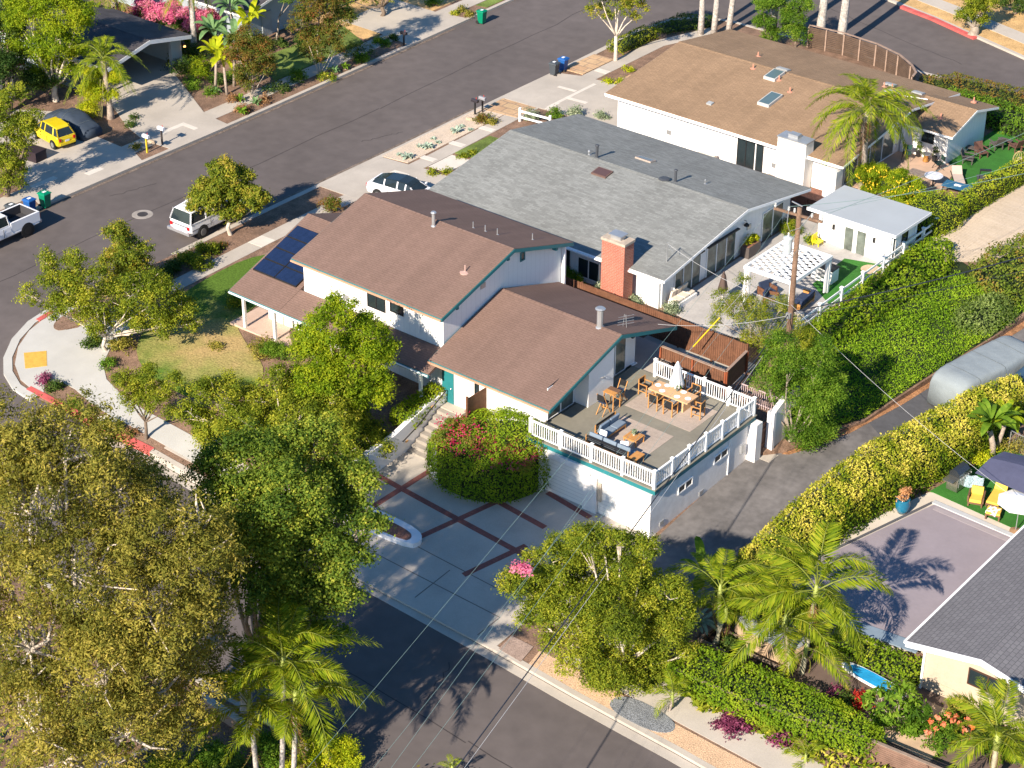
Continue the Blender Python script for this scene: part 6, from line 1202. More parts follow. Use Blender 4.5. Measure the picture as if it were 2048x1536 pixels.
# white sedan with a black glass roof in the grey house driveway
car('white_sedan', 'white sedan with a black glass roof behind the brown roof ridge', 'car', (-33.2, 19.3, T(HI, -34, 20)+.16), math.radians(8), [(-2.35, .78, .35, .85), (-2.2, .88, .25, 1.02), (-1.0, .92, .22, 1.03), (0, .93, .22, .98), (1.2, .92, .22, .94), (2.0, .86, .25, .82), (2.35, .7, .32, .62)],
    [(-2.0, .7, .99, .5, 1.16, .1), (-1.0, .78, 1.01, .58, 1.4, 0), (0, .8, .98, .6, 1.46, 0), (.6, .78, .96, .58, 1.4, 0), (1.4, .74, .93, .55, 1.25, -.5)], WP, (-1.4, 1.45), .34, .24, roofmat=GLASS, rim=flat('dark_rim', (.12, .12, .12), .4))
# white pickup at the left edge
def pk(t):
    m_ = flat('bed_liner', (.05, .05, .055), .8)
    MB().box(-2.9, -.93, .72, -.75, -.8, 1.34).box(-2.9, .8, .72, -.75, .93, 1.34).box(-.82, -.8, .72, -.7, .8, 1.4).build('bed_side', WP, t)
    MB().box(-3.0, -.93, .7, -2.9, .93, 1.34).build('tailgate', WP, t); MB().box(-2.9, -.8, .7, -.82, .8, .76).build('truck_bed', m_, t)
    MB().box(-2.89, -.795, .77, -.83, -.785, 1.33).box(-2.89, .785, .77, -.83, .795, 1.33).box(-2.89, -.78, .77, -2.88, .78, 1.33).build('bed_liner', m_, t)
    for s in (-1, 1): MB().cbox((-3.01, s*.84, 1.08), (.05, .16, .36)).build('tail_lamp', flat('red_lens', (.45, .01, .015), .3), t)
    MB().cbox((-3.06, 0, .66), (.16, 1.8, .18)).build('rear_bumper', flat('chrome', (.5, .5, .52), .25, .6), t)
car('pickup_truck', 'white pickup truck with an open black bed, cut by the left edge', 'truck', (-49.25, -.9, T(HI, -49, -1)+.02), math.radians(-90), [(-2.95, .93, .48, .74), (-.9, .95, .45, .76), (-.7, .95, .45, 1.25), (1.3, .95, .45, 1.25), (1.5, .95, .45, 1.2), (2.6, .93, .48, 1.12), (2.8, .85, .5, .9)],
    [(-.68, .86, 1.24, .72, 1.85, .05), (.3, .88, 1.25, .74, 1.9, 0), (1.3, .86, 1.24, .7, 1.82, -.5)], WP, (-1.95, 1.9), .43, .28, lights=.9, extra=pk, rim=flat('black_rim', (.02, .02, .02), .4), plate=False)
# covered car and covered trailer
def covered(name, label, loc, rz, L, W, H, m_, seed=1, prof=None, cat='covered car', sq=.5):
    rs = np.random.RandomState(seed); th = thing(name, label, cat, loc, rz); N = 26; K = 17; rings = []
    prof = prof or [(0, .55), (.08, .66), (.2, .7), (.32, .95), (.45, 1.), (.62, .98), (.76, .72), (.92, .62), (1, .45)]
    for i in range(N+1):
        t = i/N; h_ = np.interp(t, [p[0] for p in prof], [p[1] for p in prof])*H; w_ = W/2*(.86+.14*math.sin(math.pi*t)**.4); R = []
        for k in range(K):
            a = math.pi*k/(K-1); y = -w_*math.copysign(abs(math.cos(a))**sq, math.cos(a)); z = h_*(max(0., math.sin(a))**(sq*1.1) if 0 < k < K-1 else 0)
            R.append((L*(t-.5)+rs.normal()*.015, y*(1.06 if z < .1 else 1)+.03*math.sin(i*1.9+k*.3)*(1-z/H), z+rs.normal()*.01))
        rings.append(R)
    MB().loft(rings).build('cover', m_, th, smooth=True); 
    sb = MB()
    for t in (.22, .5, .78):
        i = int(t*N); sb.tube([(p[0], p[1]*1.004, p[2]+.012) for p in rings[i]], .014, 4, cap=False)
    sb.build('strap', flat('strap_grey', (.12, .14, .15), .8), th)
    for s in (-1, 1): MB().at(-L*.3 if s < 0 else L*.3, 0, .3, 0, math.pi/2).lathe([(.3, -W*.4), (.3, W*.4)], (0, 0, 0), 14).build('wheel', RUBBER, th)
    return th
covered('covered_car', 'car under a dark blue fabric cover beside the yellow hatchback', (-58.4, 13.5, T(HI, -58, 13)+.13), math.radians(176), 4.5, 1.85, 1.35, mat('dark_blue_cover', (.035, .05, .075), .75, .15, 2., bump=.02, bs=3), 3)
covered('covered_trailer', 'long trailer under a pale grey tarpaulin in the alley behind the hedge', (6.5, 22.6, .72+.12), math.radians(80), 7.0, 2.6, 2.0, mat('grey_tarpaulin', (.23, .265, .28), .9, .08, 1., bump=.03, bs=2), 5, [(0, .8), (.04, .92), (.1, 1), (.9, .98), (.96, .9), (1, .75)], 'covered vehicle', .22)
covered('covered_boat', 'rounded dark blue covered boat past the end of the grey tarpaulin', (9.2, 21.6+2.2, 1.0), math.radians(80), 5.0, 2.2, 1.9, mat('navy_tarpaulin', (.03, .07, .12), .8, .1, 1., bump=.03, bs=2), 7, [(0, .4), (.2, .8), (.5, 1), (.9, .9), (1, .6)], 'covered vehicle')

# ================================================================ STREET THINGS
def wheelie(label, loc, rz, m_, lid, group):
    t = thing('wheelie_bin', label, 'bin', loc, rz, group)
    MB().loft([[(-.22, -.24, .06), (.2, -.24, .06), (.2, .24, .06), (-.22, .24, .06)], [(-.30, -.30, .98), (.28, -.30, .98), (.28, .30, .98), (-.30, .30, .98)]]).build('body', m_, t, bevel=.02)
    l_ = MB(); l_.loft([[(-.36, -.34, .98), (.33, -.34, .98), (.33, .34, .98), (-.36, .34, .98)], [(-.34, -.32, 1.03), (.31, -.32, 1.03), (.31, .32, 1.03), (-.34, .32, 1.03)], [(-.22, -.24, 1.09), (.22, -.24, 1.09), (.22, .24, 1.09), (-.22, .24, 1.09)]]); l_ = l_.build('lid', lid, t)
    MB().cbox((.0, .0, 1.095), (.2, .26, .006)).build('sticker', flat('white_sticker', (.75, .76, .76), .5), l_)
    MB().tube([(-.4, -.2, 1.0), (-.42, 0, 1.0), (-.4, .2, 1.0)], .02, 6).build('handle', lid, t)
    for s in (-1, 1): MB().at(-.27, s*.27, .13, 0, math.pi/2).lathe([(.13, -.03), (.13, .03)], (0, 0, 0), 12).build('wheel', RUBBER, t)
    return t
BG = flat('green_bin_plastic', (.0, .19, .10), .45); BB = flat('blue_bin_plastic', (.015, .09, .30), .45); BK = flat('charcoal_bin_plastic', (.055, .065, .075), .5)
for px, py, m_, lab, gr, rz in ((26, 440, BK, 'charcoal wheelie bin against the white pickup, left of three', 'bins on the left kerb', 0), (62, 428, BB, 'blue wheelie bin in the middle of three on the left', 'bins on the left kerb', 0), (92, 415, BG, 'green wheelie bin at the right end of the left three', 'bins on the left kerb', 0), (1108, 152, BK, 'charcoal wheelie bin on the upper street', 'bins on the upper street', math.pi), (1126, 143, BB, 'blue wheelie bin beside the charcoal one on the upper street', 'bins on the upper street', math.pi), (964, 47, BG, 'lone green wheelie bin at the top kerb', 'bins on the upper street', 0)):
    c = G(px, py); wheelie(lab, (c[0], c[1], c[2]+.02), rz+.08, m_, m_, gr)
def mailbox(label, px, py, box, post, h=1.15, rz=0.):
    c = G(px, py); t = thing('mailbox', label, 'mailbox', (c[0], c[1], c[2]+.1), rz, 'mailboxes')
    MB().box(-.05, -.05, 0, .05, .05, h).build('post', post, t)
    b = MB(); b.loft([[(x, -.11, h), (x, -.11, h+.12), (x, -.07, h+.2), (x, .07, h+.2), (x, .11, h+.12), (x, .11, h)] for x in (-.28, .28)]); b.build('box', box, t); MB().box(.0, .115, h+.1, .04, .13, h+.3).build('flag', flat('red_flag', (.5, .03, .03), .5), t)
mailbox('yellow posted white mailbox in the gravel island by the west kerb', 295, 309, flat('white_enamel', (.8, .8, .82), .4), flat('yellow_post', (.65, .45, .03), .5)); mailbox('white mailbox on a thin dark post behind the yellow one', 325, 293, MATS['white_enamel'], flat('dark_post', (.06, .05, .05), .6))
mailbox('black mailbox with red top on a thick black post', 950, 233, flat('black_enamel', (.03, .025, .03), .4), BLACK, 1.0); mailbox('grey mailbox beside the thick black post', 965, 228, flat('grey_enamel', (.25, .25, .27), .4), BLACK, 1.0); mailbox('black mailbox on a post across the street near the dark clump', 808, 96, MATS['black_enamel'], BLACK, 1.0)
for k, (px, py, s) in enumerate(((303, 290, .3), (939, 243, .25))):
    c = G(px, py); o = MB().lathe([(s*.7, 0), (s, s*.3), (s*.8, s*.7), (s*.3, s*.85)], (c[0], c[1], c[2]+.1), 7, 1.2, .9).build('rock', mat('tan_rock', (.5, .38, .26), .9, .2, 3)); tag(o, ['tan boulder in the mailbox island', 'small tan rock near the black mailbox'][k], 'rock')
def lidbox(name, label, cat, c, s, m_, rz=0., m2=None):
    t = thing(name, label, cat, c, rz); MB().box(-s[0]/2, -s[1]/2, 0, s[0]/2, s[1]/2, s[2]*.85).build('body', m_, t, bevel=.01); MB().box(-s[0]/2-.02, -s[1]/2-.02, s[2]*.85, s[0]/2+.02, s[1]/2+.02, s[2]).build('lid', m2 or m_, t, bevel=.01); return t
c = G(60, 318); lidbox('storage_crate', 'black storage crate in the shade beside the yellow hatchback', 'crate', (c[0], c[1], c[2]+.15), (2.2, 1.0, .7), flat('black_crate', (.03, .02, .025), .6), .1)
# white two-rail fence corner in front of the grey roof
t = thing('rail_fence', 'short white two rail fence beside the tall silvery shrub', 'fence', G(1040, 243), world=True); a = G(1040, 246); b = G(1100, 262)
for q in (a, b): MB().box(q[0]-.07, q[1]-.07, q[2], q[0]+.07, q[1]+.07, q[2]+1.15).build('post', TRIM, t)
for z in (.45, .9): MB().bar((a[0], a[1], a[2]+z), (b[0], b[1], b[2]+z), .05, .14).build('rail', TRIM, t)

# ================================================================ FENCES AND GATES
def boardfence(name, label, pts, h, m_, f=HI, gap=.15, cap=None, post=None, zb=None, horiz=False, pw=2.2, side=1):
    th = thing(name, label, 'fence', (*pts[0], T(f, *pts[0])), world=True)
    for (a, b) in zip(pts[:-1], pts[1:]):
        a = np.array(a, float); b = np.array(b, float); L = np.linalg.norm(b-a); d = (b-a)/L; n = max(1, int(L/gap)); mb = MB(); rs = np.random.RandomState(int(L*100) % 99)
        if not horiz:
            for i in range(n):
                p = a+d*(i+.06)*L/n; q = a+d*(i+.94)*L/n; z = (T(f, *p)+.05) if zb is None else zb; e = rs.rand()*.02; mb.bar((*(p+q)/2, z), (*(p+q)/2, z+h+e), .022, L/n*.9) if False else mb.add([(p[0], p[1], z), (q[0], q[1], z), (q[0], q[1], z+h+e), (p[0], p[1], z+h+e), (p[0]-d[1]*.025*side, p[1]+d[0]*.025*side, z), (q[0]-d[1]*.025*side, q[1]+d[0]*.025*side, z), (q[0]-d[1]*.025*side, q[1]+d[0]*.025*side, z+h+e), (p[0]-d[1]*.025*side, p[1]+d[0]*.025*side, z+h+e)], [(0, 1, 2, 3), (7, 6, 5, 4), (0, 4, 5, 1), (3, 2, 6, 7), (1, 5, 6, 2), (0, 3, 7, 4)])
        else:
            k = int(h/gap)
            for i in range(k):
                z0 = T(f, *a)+.1+i*gap; z1 = T(f, *b)+.1+i*gap; mb.bar((*a, z0), (*b, z1), .03, gap*.8)
        pn = mb.build('boards', m_, th)
        m2 = max(1, round(L/pw))
        for i in range(m2+1):
            p = a+d*L*i/m2; z = (T(f, *p)) if zb is None else zb; o = np.array([d[1], -d[0]])*.06*side; MB().box(p[0]+o[0]-.05, p[1]+o[1]-.05, z-.2, p[0]+o[0]+.05, p[1]+o[1]+.05, z+h+.02).build('post', post or m_, th)
        if cap: z0 = T(f, *a)+.05 if zb is None else zb; z1 = T(f, *b)+.05 if zb is None else zb; MB().bar((*a, z0+h+.05), (*b, z1+h+.05), .16, .04).build('cap_rail', cap, th)
    return th
CAPG = mat('weathered_cap', (.30, .21, .16), .85, .2, 3.)
boardfence('board_fence', 'tall brown board fence below the white patio', [(-17, 13.75), (-3.5, 13.75)], 1.75, DWOOD, zb=2.2, gap=.14, side=-1)
boardfence('board_fence', 'low brown board enclosure with a grey cap rail behind the deck', [(-7.3, 11.1), (-3.05, 11.05), (-3.4, 13.6)], 1.25, DWOOD, zb=2.35, cap=CAPG, post=mat('red_brown_post', (.28, .08, .035), .6))
boardfence('curved_fence', 'dark slatted fence following the bend of the upper street', [(-27, 58.4), (-24, 58.5), (-21, 58.0), (-18.6, 57.0), (-16.8, 55.6), (-15.8, 54.4), (-15.6, 53.6)], 1.75, mat('dark_slat_wood', (.10, .065, .045), .8, .2, 2), horiz=True, gap=.14, cap=CAPG, post=CAPG, pw=1.6)
boardfence('slatted_fence', 'weathered brown slatted retaining fence under the green vine', [(7.0, -8.3), (11, -8.05), (16.6, -7.0), (22, -6.6)], 1.12, mat('slatted_brown', (.19, .115, .085), .85, .2, 2), f=LO, horiz=True, gap=.11, cap=GWOOD, pw=2.6)
boardfence('lattice_fence', 'low brown lattice fence along the narrow bed of the tan roofed house', [(-26, 34.1), (-17.5, 33.4), (-9.6, 33.0)], .7, mat('lattice_brown', (.15, .07, .05), .85), gap=.1)
wf = thing('white_rail_fence', 'white two rail fence along the top of the ivy slope', 'fence', (-3.6, 27, 2.2), world=True)
ys = [19.0, 21.4, 23.8, 26.2, 28.6, 31.0, 33.4, 35.0]
for i, y in enumerate(ys):
    x = -3.5; z = T(HI, x, y)+.1; MB().box(x-.08, y-.08, z-.2, x+.08, y+.08, z+1.15).box(x-.11, y-.11, z+1.15, x+.11, y+.11, z+1.2).build('post', TRIM, wf)
    if i:
        for k in (.55, 1.0): MB().bar((x, ys[i-1]+.08, T(HI, x, ys[i-1])+.1+k), (x, y-.08, z+k), .05, .13).build('rail', TRIM, wf)
gp = thing('gate_pillar', 'white stucco wall and pillar of the side gate beside the alley', 'wall', (.6, 10.6, .3), world=True)
MB().prism([(10.2, 0), (12.6, .2), (12.6, 3.4), (11.2, 3.3), (10.2, 2.9)], 'x', .35, .65).build('wall', STW, gp); MB().box(.3, 10.0, .1, .72, 10.22, 2.95).build('pillar', STW, gp)
gt = thing('side_gate', 'narrow dark wooden side gate between the two white pillars', 'gate', (.3, 9.6, .3), world=True)
MB().box(.2, 9.28, .45, .26, 9.98, 2.3).build('boards', mat('gate_wood', (.10, .045, .03), .7), gt); MB().box(.27, 9.28, 1.0, .3, 9.98, 1.08).box(.27, 9.28, 1.9, .3, 9.98, 1.98).build('brace', DWOOD, gt)
struct(MB().box(.3, 9.2, .2, 1.1, 10.6, .5).build('gate_step', CONC))
iw = thing('iron_fence', 'pale iron railing between the deck corner and the gate pillar', 'fence', (-.5, 11, 2.2), world=True); mb = MB()
for i in range(22): mb.box(-2.3+i*.12, 11.5, 1.9, -2.27+i*.12, 11.53, 3.0)
mb.bar((-2.3, 11.51, 2.95), (.3, 11.51, 2.95), .04).bar((-2.3, 11.51, 2.1), (.3, 11.51, 2.1), .04); mb.build('bars', flat('pinkish_iron', (.55, .42, .42), .5), iw); MB().box(.3, 11.45, 1.6, .38, 11.57, 3.1).build('post', flat('pinkish_iron', (.55, .42, .42), .5), iw)
ifn = thing('iron_fence', 'black iron railing in front of the brown board enclosure', 'fence', (-5, 10.6, 2.2), world=True); mb = MB()
for i in range(36): mb.box(-7.0+i*.12, 10.55, 2.2, -6.975+i*.12, 10.575, 3.2)
mb.bar((-7.0, 10.56, 3.15), (-2.75, 10.56, 3.15), .04); mb.build('bars', BLACK, ifn); MB().box(-7.06, 10.53, 2.2, -7.0, 10.6, 3.25).build('post', BLACK, ifn)
wg = thing('side_gate', 'small brown wooden gate at the top of the entrance steps', 'gate', (-11.9, 1.0, 2), world=True); MB().box(-12.0, .2, 1.7, -11.94, 1.7, 3.6).build('boards', DWOOD, wg); MB().box(-12.02, .1, 1.7, -11.9, .2, 3.75).build('post', DWOOD, wg)

# ================================================================ UTILITY POLE AND CABLES
pb = np.array([-1.35, 14.4, 1.3]); PT = 12.6
up = thing('utility_pole', 'tall brown wooden utility pole with crossarm and grey transformer', 'utility pole', pb, world=True)
PW = mat('creosote_pole', (.17, .105, .07), .85, .25, 2., fine=.25, fs=10)
MB().tube([tuple(pb-[0, 0, 1]), (pb[0], pb[1], 7), (pb[0], pb[1], PT)], [.19, .16, .13], 12).build('pole', PW, up, smooth=True)
def onp(px, py): return atd(px, py, pb)
A_ = onp(1560, 404); B_ = onp(1672, 447); zc = PT-.45
A_ = np.array([pb[0]-1.45, pb[1]-.1, zc]); B_ = np.array([pb[0]+1.35, pb[1]+.1, zc])
arm = MB().bar(A_, B_, .11, .13).build('crossarm', PW, up)
INS = flat('porcelain', (.5, .5, .48), .3)
inp = []
for t in (0.02, .3, .42, .78, .98):
    q = A_+(B_-A_)*t; MB().lathe([(.02, .05), (.06, .12), (.07, .18), (.05, .24), (.06, .3), (.02, .34)], tuple(q), 8).build('insulator', INS, arm); inp.append(q+np.array([0, 0, .33]))
MB().bar((pb[0]-.6, pb[1]+.2, zc+.55), (pb[0]+.1, pb[1]+.1, zc+.5), .05).build('bracket', METAL, up)
MB().lathe([(.02, 0), (.24, .02), (.24, .75), (.27, .78), (.27, .84), (.12, .9), (.02, .92)], (pb[0]-.38, pb[1]-.25, PT-2.6), 16).build('transformer', flat('pale_grey_steel', (.42, .46, .47), .5), up)
MB().lathe([(.03, 0), (.06, .06), (.03, .12), (.06, .18), (.02, .24)], (pb[0]-.38, pb[1]-.25, PT-1.7), 8).build('bushing', INS, up)
MB().tube([tuple(inp[1]), (pb[0]-.5, pb[1]-.3, zc-.5), (pb[0]-.3, pb[1]-.3, zc-.9), (pb[0]+.2, pb[1]-.2, zc-.6), tuple(inp[3])], .012, 4, cap=False).build('jumper_wire', METAL, up)
MB().cbox((pb[0], pb[1]-.2, 6.3), (.25, .2, .3)).build('cable_bracket', METAL, up)
def wire(label, a, b, r=.011, m_=None, sag=.4, n=14, group='cables strung from the wooden pole', name='cable'):
    a = np.array(a); b = np.array(b); o = MB().tube([tuple(a+(b-a)*t-np.array([0, 0, sag*4*t*(1-t)])) for t in np.linspace(0, 1, n)], r, 4, cap=False).build(name, m_ or flat('green_copper_wire', (.22, .33, .30), .7))
    tag(o, label, 'cable', group)
def far(a, px, py, z, k=1.0): q = P(px, py, z); return a+(q-a)*k
PB2 = []
for i, (q, px, py, lab) in enumerate(((inp[0], 650, 1486, 'pale green cable over the left of the driveway, leftmost of four'), (inp[1], 776, 1536, 'pale green cable crossing the middle of the driveway'), (inp[3], 700, 1586, 'pale green cable passing left over the round tree'), (inp[4], 800, 1560, 'pale green cable, rightmost of the four crossing the driveway'))):
    e = far(q, px, py, 11.0, 1.25); PB2.append(e); wire(lab, q, e, .0065, sag=.3)
bc = flat('black_cable', (.03, .035, .05), .6); att = np.array([pb[0], pb[1]-.22, 6.4])
wire('thick black cable running from the pole over the deck railing', att, far(att, 923, 1520, 6.0, 1.2), .028, bc, .15); wire('thin pale cable beneath the thick black one', att-[0, 0, .4], far(att-[0, 0, .4], 975, 1470, 5.6, 1.2), .012, flat('pale_cable', (.45, .45, .45), .6), .15)
e = P(2048, 508, 6.2); wire('thick black cable running right from the pole over the ivy slope', att+[0, .3, 0], att+(e-att)*1.3, .032, bc, .25); e = P(2048, 533, 5.8); wire('thin dark cable under the thick one over the slope', att+[0, .3, -.3], att+[0, .3, -.3]+(e-att-[0, .3, -.3])*1.3, .013, bc, .35)
e = P(2048, 262, 12.2); wire('upper pale green cable crossing the back lawn', inp[4], inp[4]+(e-inp[4])*1.3, .012, sag=.2); e = P(2048, 318, 12.0); wire('lower pale green cable crossing the clipped hedge', inp[3], inp[3]+(e-inp[3])*1.3, .009, sag=.3); e = P(2048, 338, 12.0); wire('lowest pale green cable toward the clipped hedge', inp[1], inp[1]+(e-inp[1])*1.3, .012, sag=.4)
wire('service cable from the pole down to the end of the brown wing roof', att-[0, 0, .1], (-7.2, 10.5, 5.3), .011, MATS['pale_cable'], .3); wire('pale service cable from the pole over the hedge to the beige house roof', att+[.1, 0, .6], (16.8, 9.5, 3.1), .009, MATS['pale_cable'], .5)
wire('service cable from the pole to the mast on the grey roof', att+[0, 0, .5], (-11.3, 17.2, zg(17.2)+1.15), .011, MATS['pale_cable'], .4)
gy = thing('guy_wire', 'guy wire with a bright yellow guard tube above the brown fence', 'guy wire', (-6.6, 12.6, 2.4), world=True)
a = np.array([-6.75, 12.5, 2.5]); b = np.array([pb[0], pb[1], 11.2]); d = (b-a); MB().tube([tuple(a), tuple(b)], .012, 4).build('wire', METAL, gy); MB().tube([tuple(a+d*.09), tuple(a+d*.33)], .035, 6).build('guard', flat('yellow_guard', (.75, .5, .02), .4), gy)

# ================================================================ DECK FURNITURE
DZ = 3.062
def rug(label, x0, y0, x1, y1, z, m_, group=None): 
    o = MB().box(x0, y0, z, x1, y1, z+.012).build('rug', m_); tag(o, label, 'rug', group); return o
RUGM = brickmat('woven_rug', (.44, .36, .30), (.40, .33, .275), (.33, .27, .22), 3., .06, .008, .95, .12, 0)
rug('large pale striped rug under the dining set', -5.75, 5.6, -1.6, 8.15, DZ, RUGM, 'rugs on the deck'); rug('smaller pale striped rug under the coffee table', -5.2, 2.3, -2.0, 4.7, DZ, RUGM, 'rugs on the deck')
def legs(th, xs, ys_, h, w_, m_, name='leg'):
    for x in xs:
        for y in ys_: MB().box(x-w_/2, y-w_/2, 0, x+w_/2, y+w_/2, h).build(name, m_, th)
TX, TY = -3.85, 7.25; tb = thing('dining_table', 'long light wood dining table set with white plates on the deck', 'table', (TX, TY, DZ+.012))
TW = mat('light_oak', (.58, .36, .19), .5, .12, 4.)
MB().box(-1.25, -.52, .68, 1.25, .52, .76).build('tabletop', TW, tb, bevel=.01)
for s in (-1, 1): MB().box(s*.85-.05, -.35, 0, s*.85+.05, .35, .68).build('leg', TW, tb)
pl_l = ['by the left armchair', 'in front of the left near chair', 'in front of the right near chair', 'at the right near corner', 'beside the small vase', 'at the far left edge']
for k, (x, y) in enumerate(((-1.0, .05), (-.5, -.3), (.45, -.3), (1.0, -.1), (.45, .3), (-.6, .32))):
    o = thing('plate', 'white dinner plate '+pl_l[k], 'plate', (TX+x, TY+y, DZ+.772), group='plates on the dining table'); MB().lathe([(.09, .004), (.16, .012), (.17, .022), (.155, .018), (.09, .010)], (0, 0, 0), 20).build('rim', flat('porcelain_white', (.85, .85, .86), .25), o); MB().lathe([(.085, .024), (.09, .03), (.03, .034)], (0, 0, 0), 14).build('side_plate', MATS['porcelain_white'], o)
o = thing('vase', 'small glass vase with dark greenery in the middle of the dining table', 'vase', (TX+.12, TY+.2, DZ+.772)); MB().lathe([(.05, 0), (.08, .08), (.05, .2), (.06, .22)], (0, 0, 0), 12).build('glass', GLASSG, o); foliage('greenery', [(0, 0, .3, .16)], 220, LM['dark'], o, .12, .5, 3, .08, 12)
def armchair(label, loc, rz, group, name='dining_chair', seatm=BLACK, h=.45):
    t = thing(name, label, 'chair', loc, rz, group)
    for x, y, hh_ in ((-.25, -.27, .92), (-.25, .27, .92), (.25, -.27, .64), (.25, .27, .64)): MB().box(x-.025, y-.025, 0, x+.025, y+.025, hh_).build('leg', WOOD, t)
    MB().box(-.25, -.24, h-.03, .27, .24, h+.01).build('seat', seatm, t); MB().box(-.28, -.24, .55, -.25, .24, .9).build('backrest', seatm, t)
    for s in (-1, 1): MB().box(-.25, s*.27-.035, .64, .3, s*.27+.035, .67).build('armrest', WOOD, t)
    MB().box(.22, -.27, .36, .25, .27, .42).box(-.25, -.27, .2, .25, -.25, .24).box(-.25, .25, .2, .25, .27, .24).box(-.27, -.27, .88, -.24, .27, .93).build('frame', WOOD, t); return t
DC = 'teak dining chairs on the deck'
armchair('teak armchair at the left head of the dining table', (TX-1.75, TY+.0, DZ+.012), 0, DC); armchair('teak armchair at the right head of the dining table', (TX+1.7, TY-.15, DZ+.012), math.pi+.15, DC)
armchair('teak chair on the near side of the table, left one', (TX-.5, TY-.85, DZ+.012), math.pi/2, DC); armchair('teak chair on the near side of the table, right one', (TX+.45, TY-.85, DZ+.012), math.pi/2, DC)
armchair('dark chair on the far side of the table behind the closed parasol', (TX-.3, TY+.95, DZ), -math.pi/2, DC); armchair('dark chair on the far side of the table toward the railing corner', (TX+.65, TY+.95, DZ), -math.pi/2, DC)
def parasol_closed(name, label, loc, h, m_, r=.2):
    t = thing(name, label, 'parasol', loc); MB().tube([(0, 0, 0), (0, 0, h)], .025, 8).build('pole', TRIM, t); MB().lathe([(.28, 0), (.28, .06), (.05, .1)], (0, 0, 0), 14).build('base', METAL, t)
    n = 20; mb = MB(); rings = []
    for z, rr in ((h*.42, r*1.25), (h*.5, r*1.15), (h*.7, r*.8), (h*.88, r*.55), (h*.97, r*.25), (h+.02, .03)): rings.append([(rr*(1+.22*math.cos(5*a*2))*math.cos(a), rr*(1+.22*math.cos(5*a*2))*math.sin(a), z) for a in [2*math.pi*k/n for k in range(n)]])
    mb.loft(rings).build('canopy', m_, t, smooth=True)
parasol_closed('closed_parasol', 'closed white parasol rising through the dining table', (TX-.02, TY+.33, DZ), 2.45, flat('white_canvas', (.82, .82, .82), .8), .27)
# bar set by the wall
bx, by = -6.15, 5.0; t = thing('bar_table', 'tall teak bar table against the white wall', 'table', (bx, by, DZ)); MB().box(-.35, -.35, .98, .35, .0, 1.02).build('tabletop', WOOD, t); MB().box(-.35, .0, .98, .35, .35, 1.018).build('tabletop', mat('dark_wood_top', (.18, .10, .06), .6), t); legs(t, (-.3, .3), (-.3, .3), .98, .05, WOOD)
for k, (dy, rz, lb) in enumerate(((-.75, math.pi/2, 'folding teak bar chair on the near side of the bar table'), (.75, -math.pi/2, 'folding teak bar chair on the far side of the bar table'))):
    t = thing('bar_chair', lb, 'chair', (bx, by+dy, DZ), rz, 'bar chairs')
    MB().box(-.2, -.22, .7, .2, .22, .74).build('seat', NAVY, t); MB().box(-.28, -.22, .85, -.25, .22, 1.2).build('backrest', BLACK, t)
    for s in (-1, 1): MB().bar((-.28, s*.23, 1.22), (.3, s*.23, 0), .04).build('leg', WOOD, t); MB().bar((.2, s*.2, .74), (-.35, s*.2, 0), .04).build('leg', WOOD, t)
    MB().bar((.18, -.23, .25), (.18, .23, .25), .035).build('footrest', WOOD, t)
# corner sofa, built from two pieces that stand together
def sofa(label, loc, rz, L, seats, group):
    t = thing('outdoor_sofa', label, 'sofa', loc, rz, group); D_ = .75
    f = MB(); f.box(-L/2, -D_/2, .2, L/2, D_/2, .27); f.build('frame', WOOD, t); legs(t, (-L/2+.04, L/2-.04), (-D_/2+.04, D_/2-.04), .2, .06, WOOD)
    bk = MB()
    for z in (.4, .5, .6, .68): bk.box(-L/2, -D_/2, z, L/2, -D_/2+.03, z+.05)
    bk.build('backrest', BLACK, t); 
    for s in (-1, 1): MB().box(s*L/2-.03, -D_/2, .25, s*L/2+.03, -D_/2+.06, .74).build('back_post', WOOD, t)
    for i in range(seats):
        a = -L/2+L*i/seats; b = a+L/seats; MB().box(a+.02, -D_/2+.12, .27, b-.02, D_/2, .41).build('seat_cushion', CUSH, t, bevel=.04); o = MB().at(0, -D_/2+.14, .4, 0, -.25).box(a+.03, 0, 0, b-.03, .14, .42).build('back_cushion', CUSH, t, bevel=.05)
    return t
sofa('blue grey cushioned outdoor sofa along the near railing', (-3.6, 1.45, DZ), 0, 2.6, 3, 'sofa pieces round the coffee table'); sofa('blue grey cushioned outdoor sofa at a right angle to the railing', (-4.72, 2.95, DZ), -math.pi/2, 1.7, 2, 'sofa pieces round the coffee table')
for k, (x, y, lb) in enumerate(((-4.4, 1.75, 'white throw pillow in the corner of the sofa'), (-2.9, 1.62, 'white throw pillow at the right of the long sofa'))):
    o = MB().at(x, y, DZ+.43, .6*k, -.3).box(-.22, 0, 0, .22, .14, .38).build('pillow', flat('white_pillow', (.75, .75, .76), .9), bevel=.06); tag(o, lb, 'pillow')
t = thing('side_table', 'low teak side table at the right end of the sofa', 'table', (-2.05, 1.5, DZ)); MB().box(-.25, -.38, .38, .25, .38, .42).build('tabletop', WOOD, t); legs(t, (-.2, .2), (-.32, .32), .38, .05, WOOD)
CT = thing('coffee_table', 'low square slatted teak coffee table on the smaller rug', 'table', (-3.25, 2.95, DZ+.012)); mb = MB()
for i in range(8): mb.box(-.4+i*.1, -.4, .36, -.31+i*.1, .4, .39)
mb.build('tabletop', WOOD, CT); MB().box(-.4, -.4, .3, .4, -.36, .355).box(-.4, .36, .3, .4, .4, .355).build('apron', WOOD, CT); legs(CT, (-.36, .36), (-.34, .34), .3, .06, WOOD)
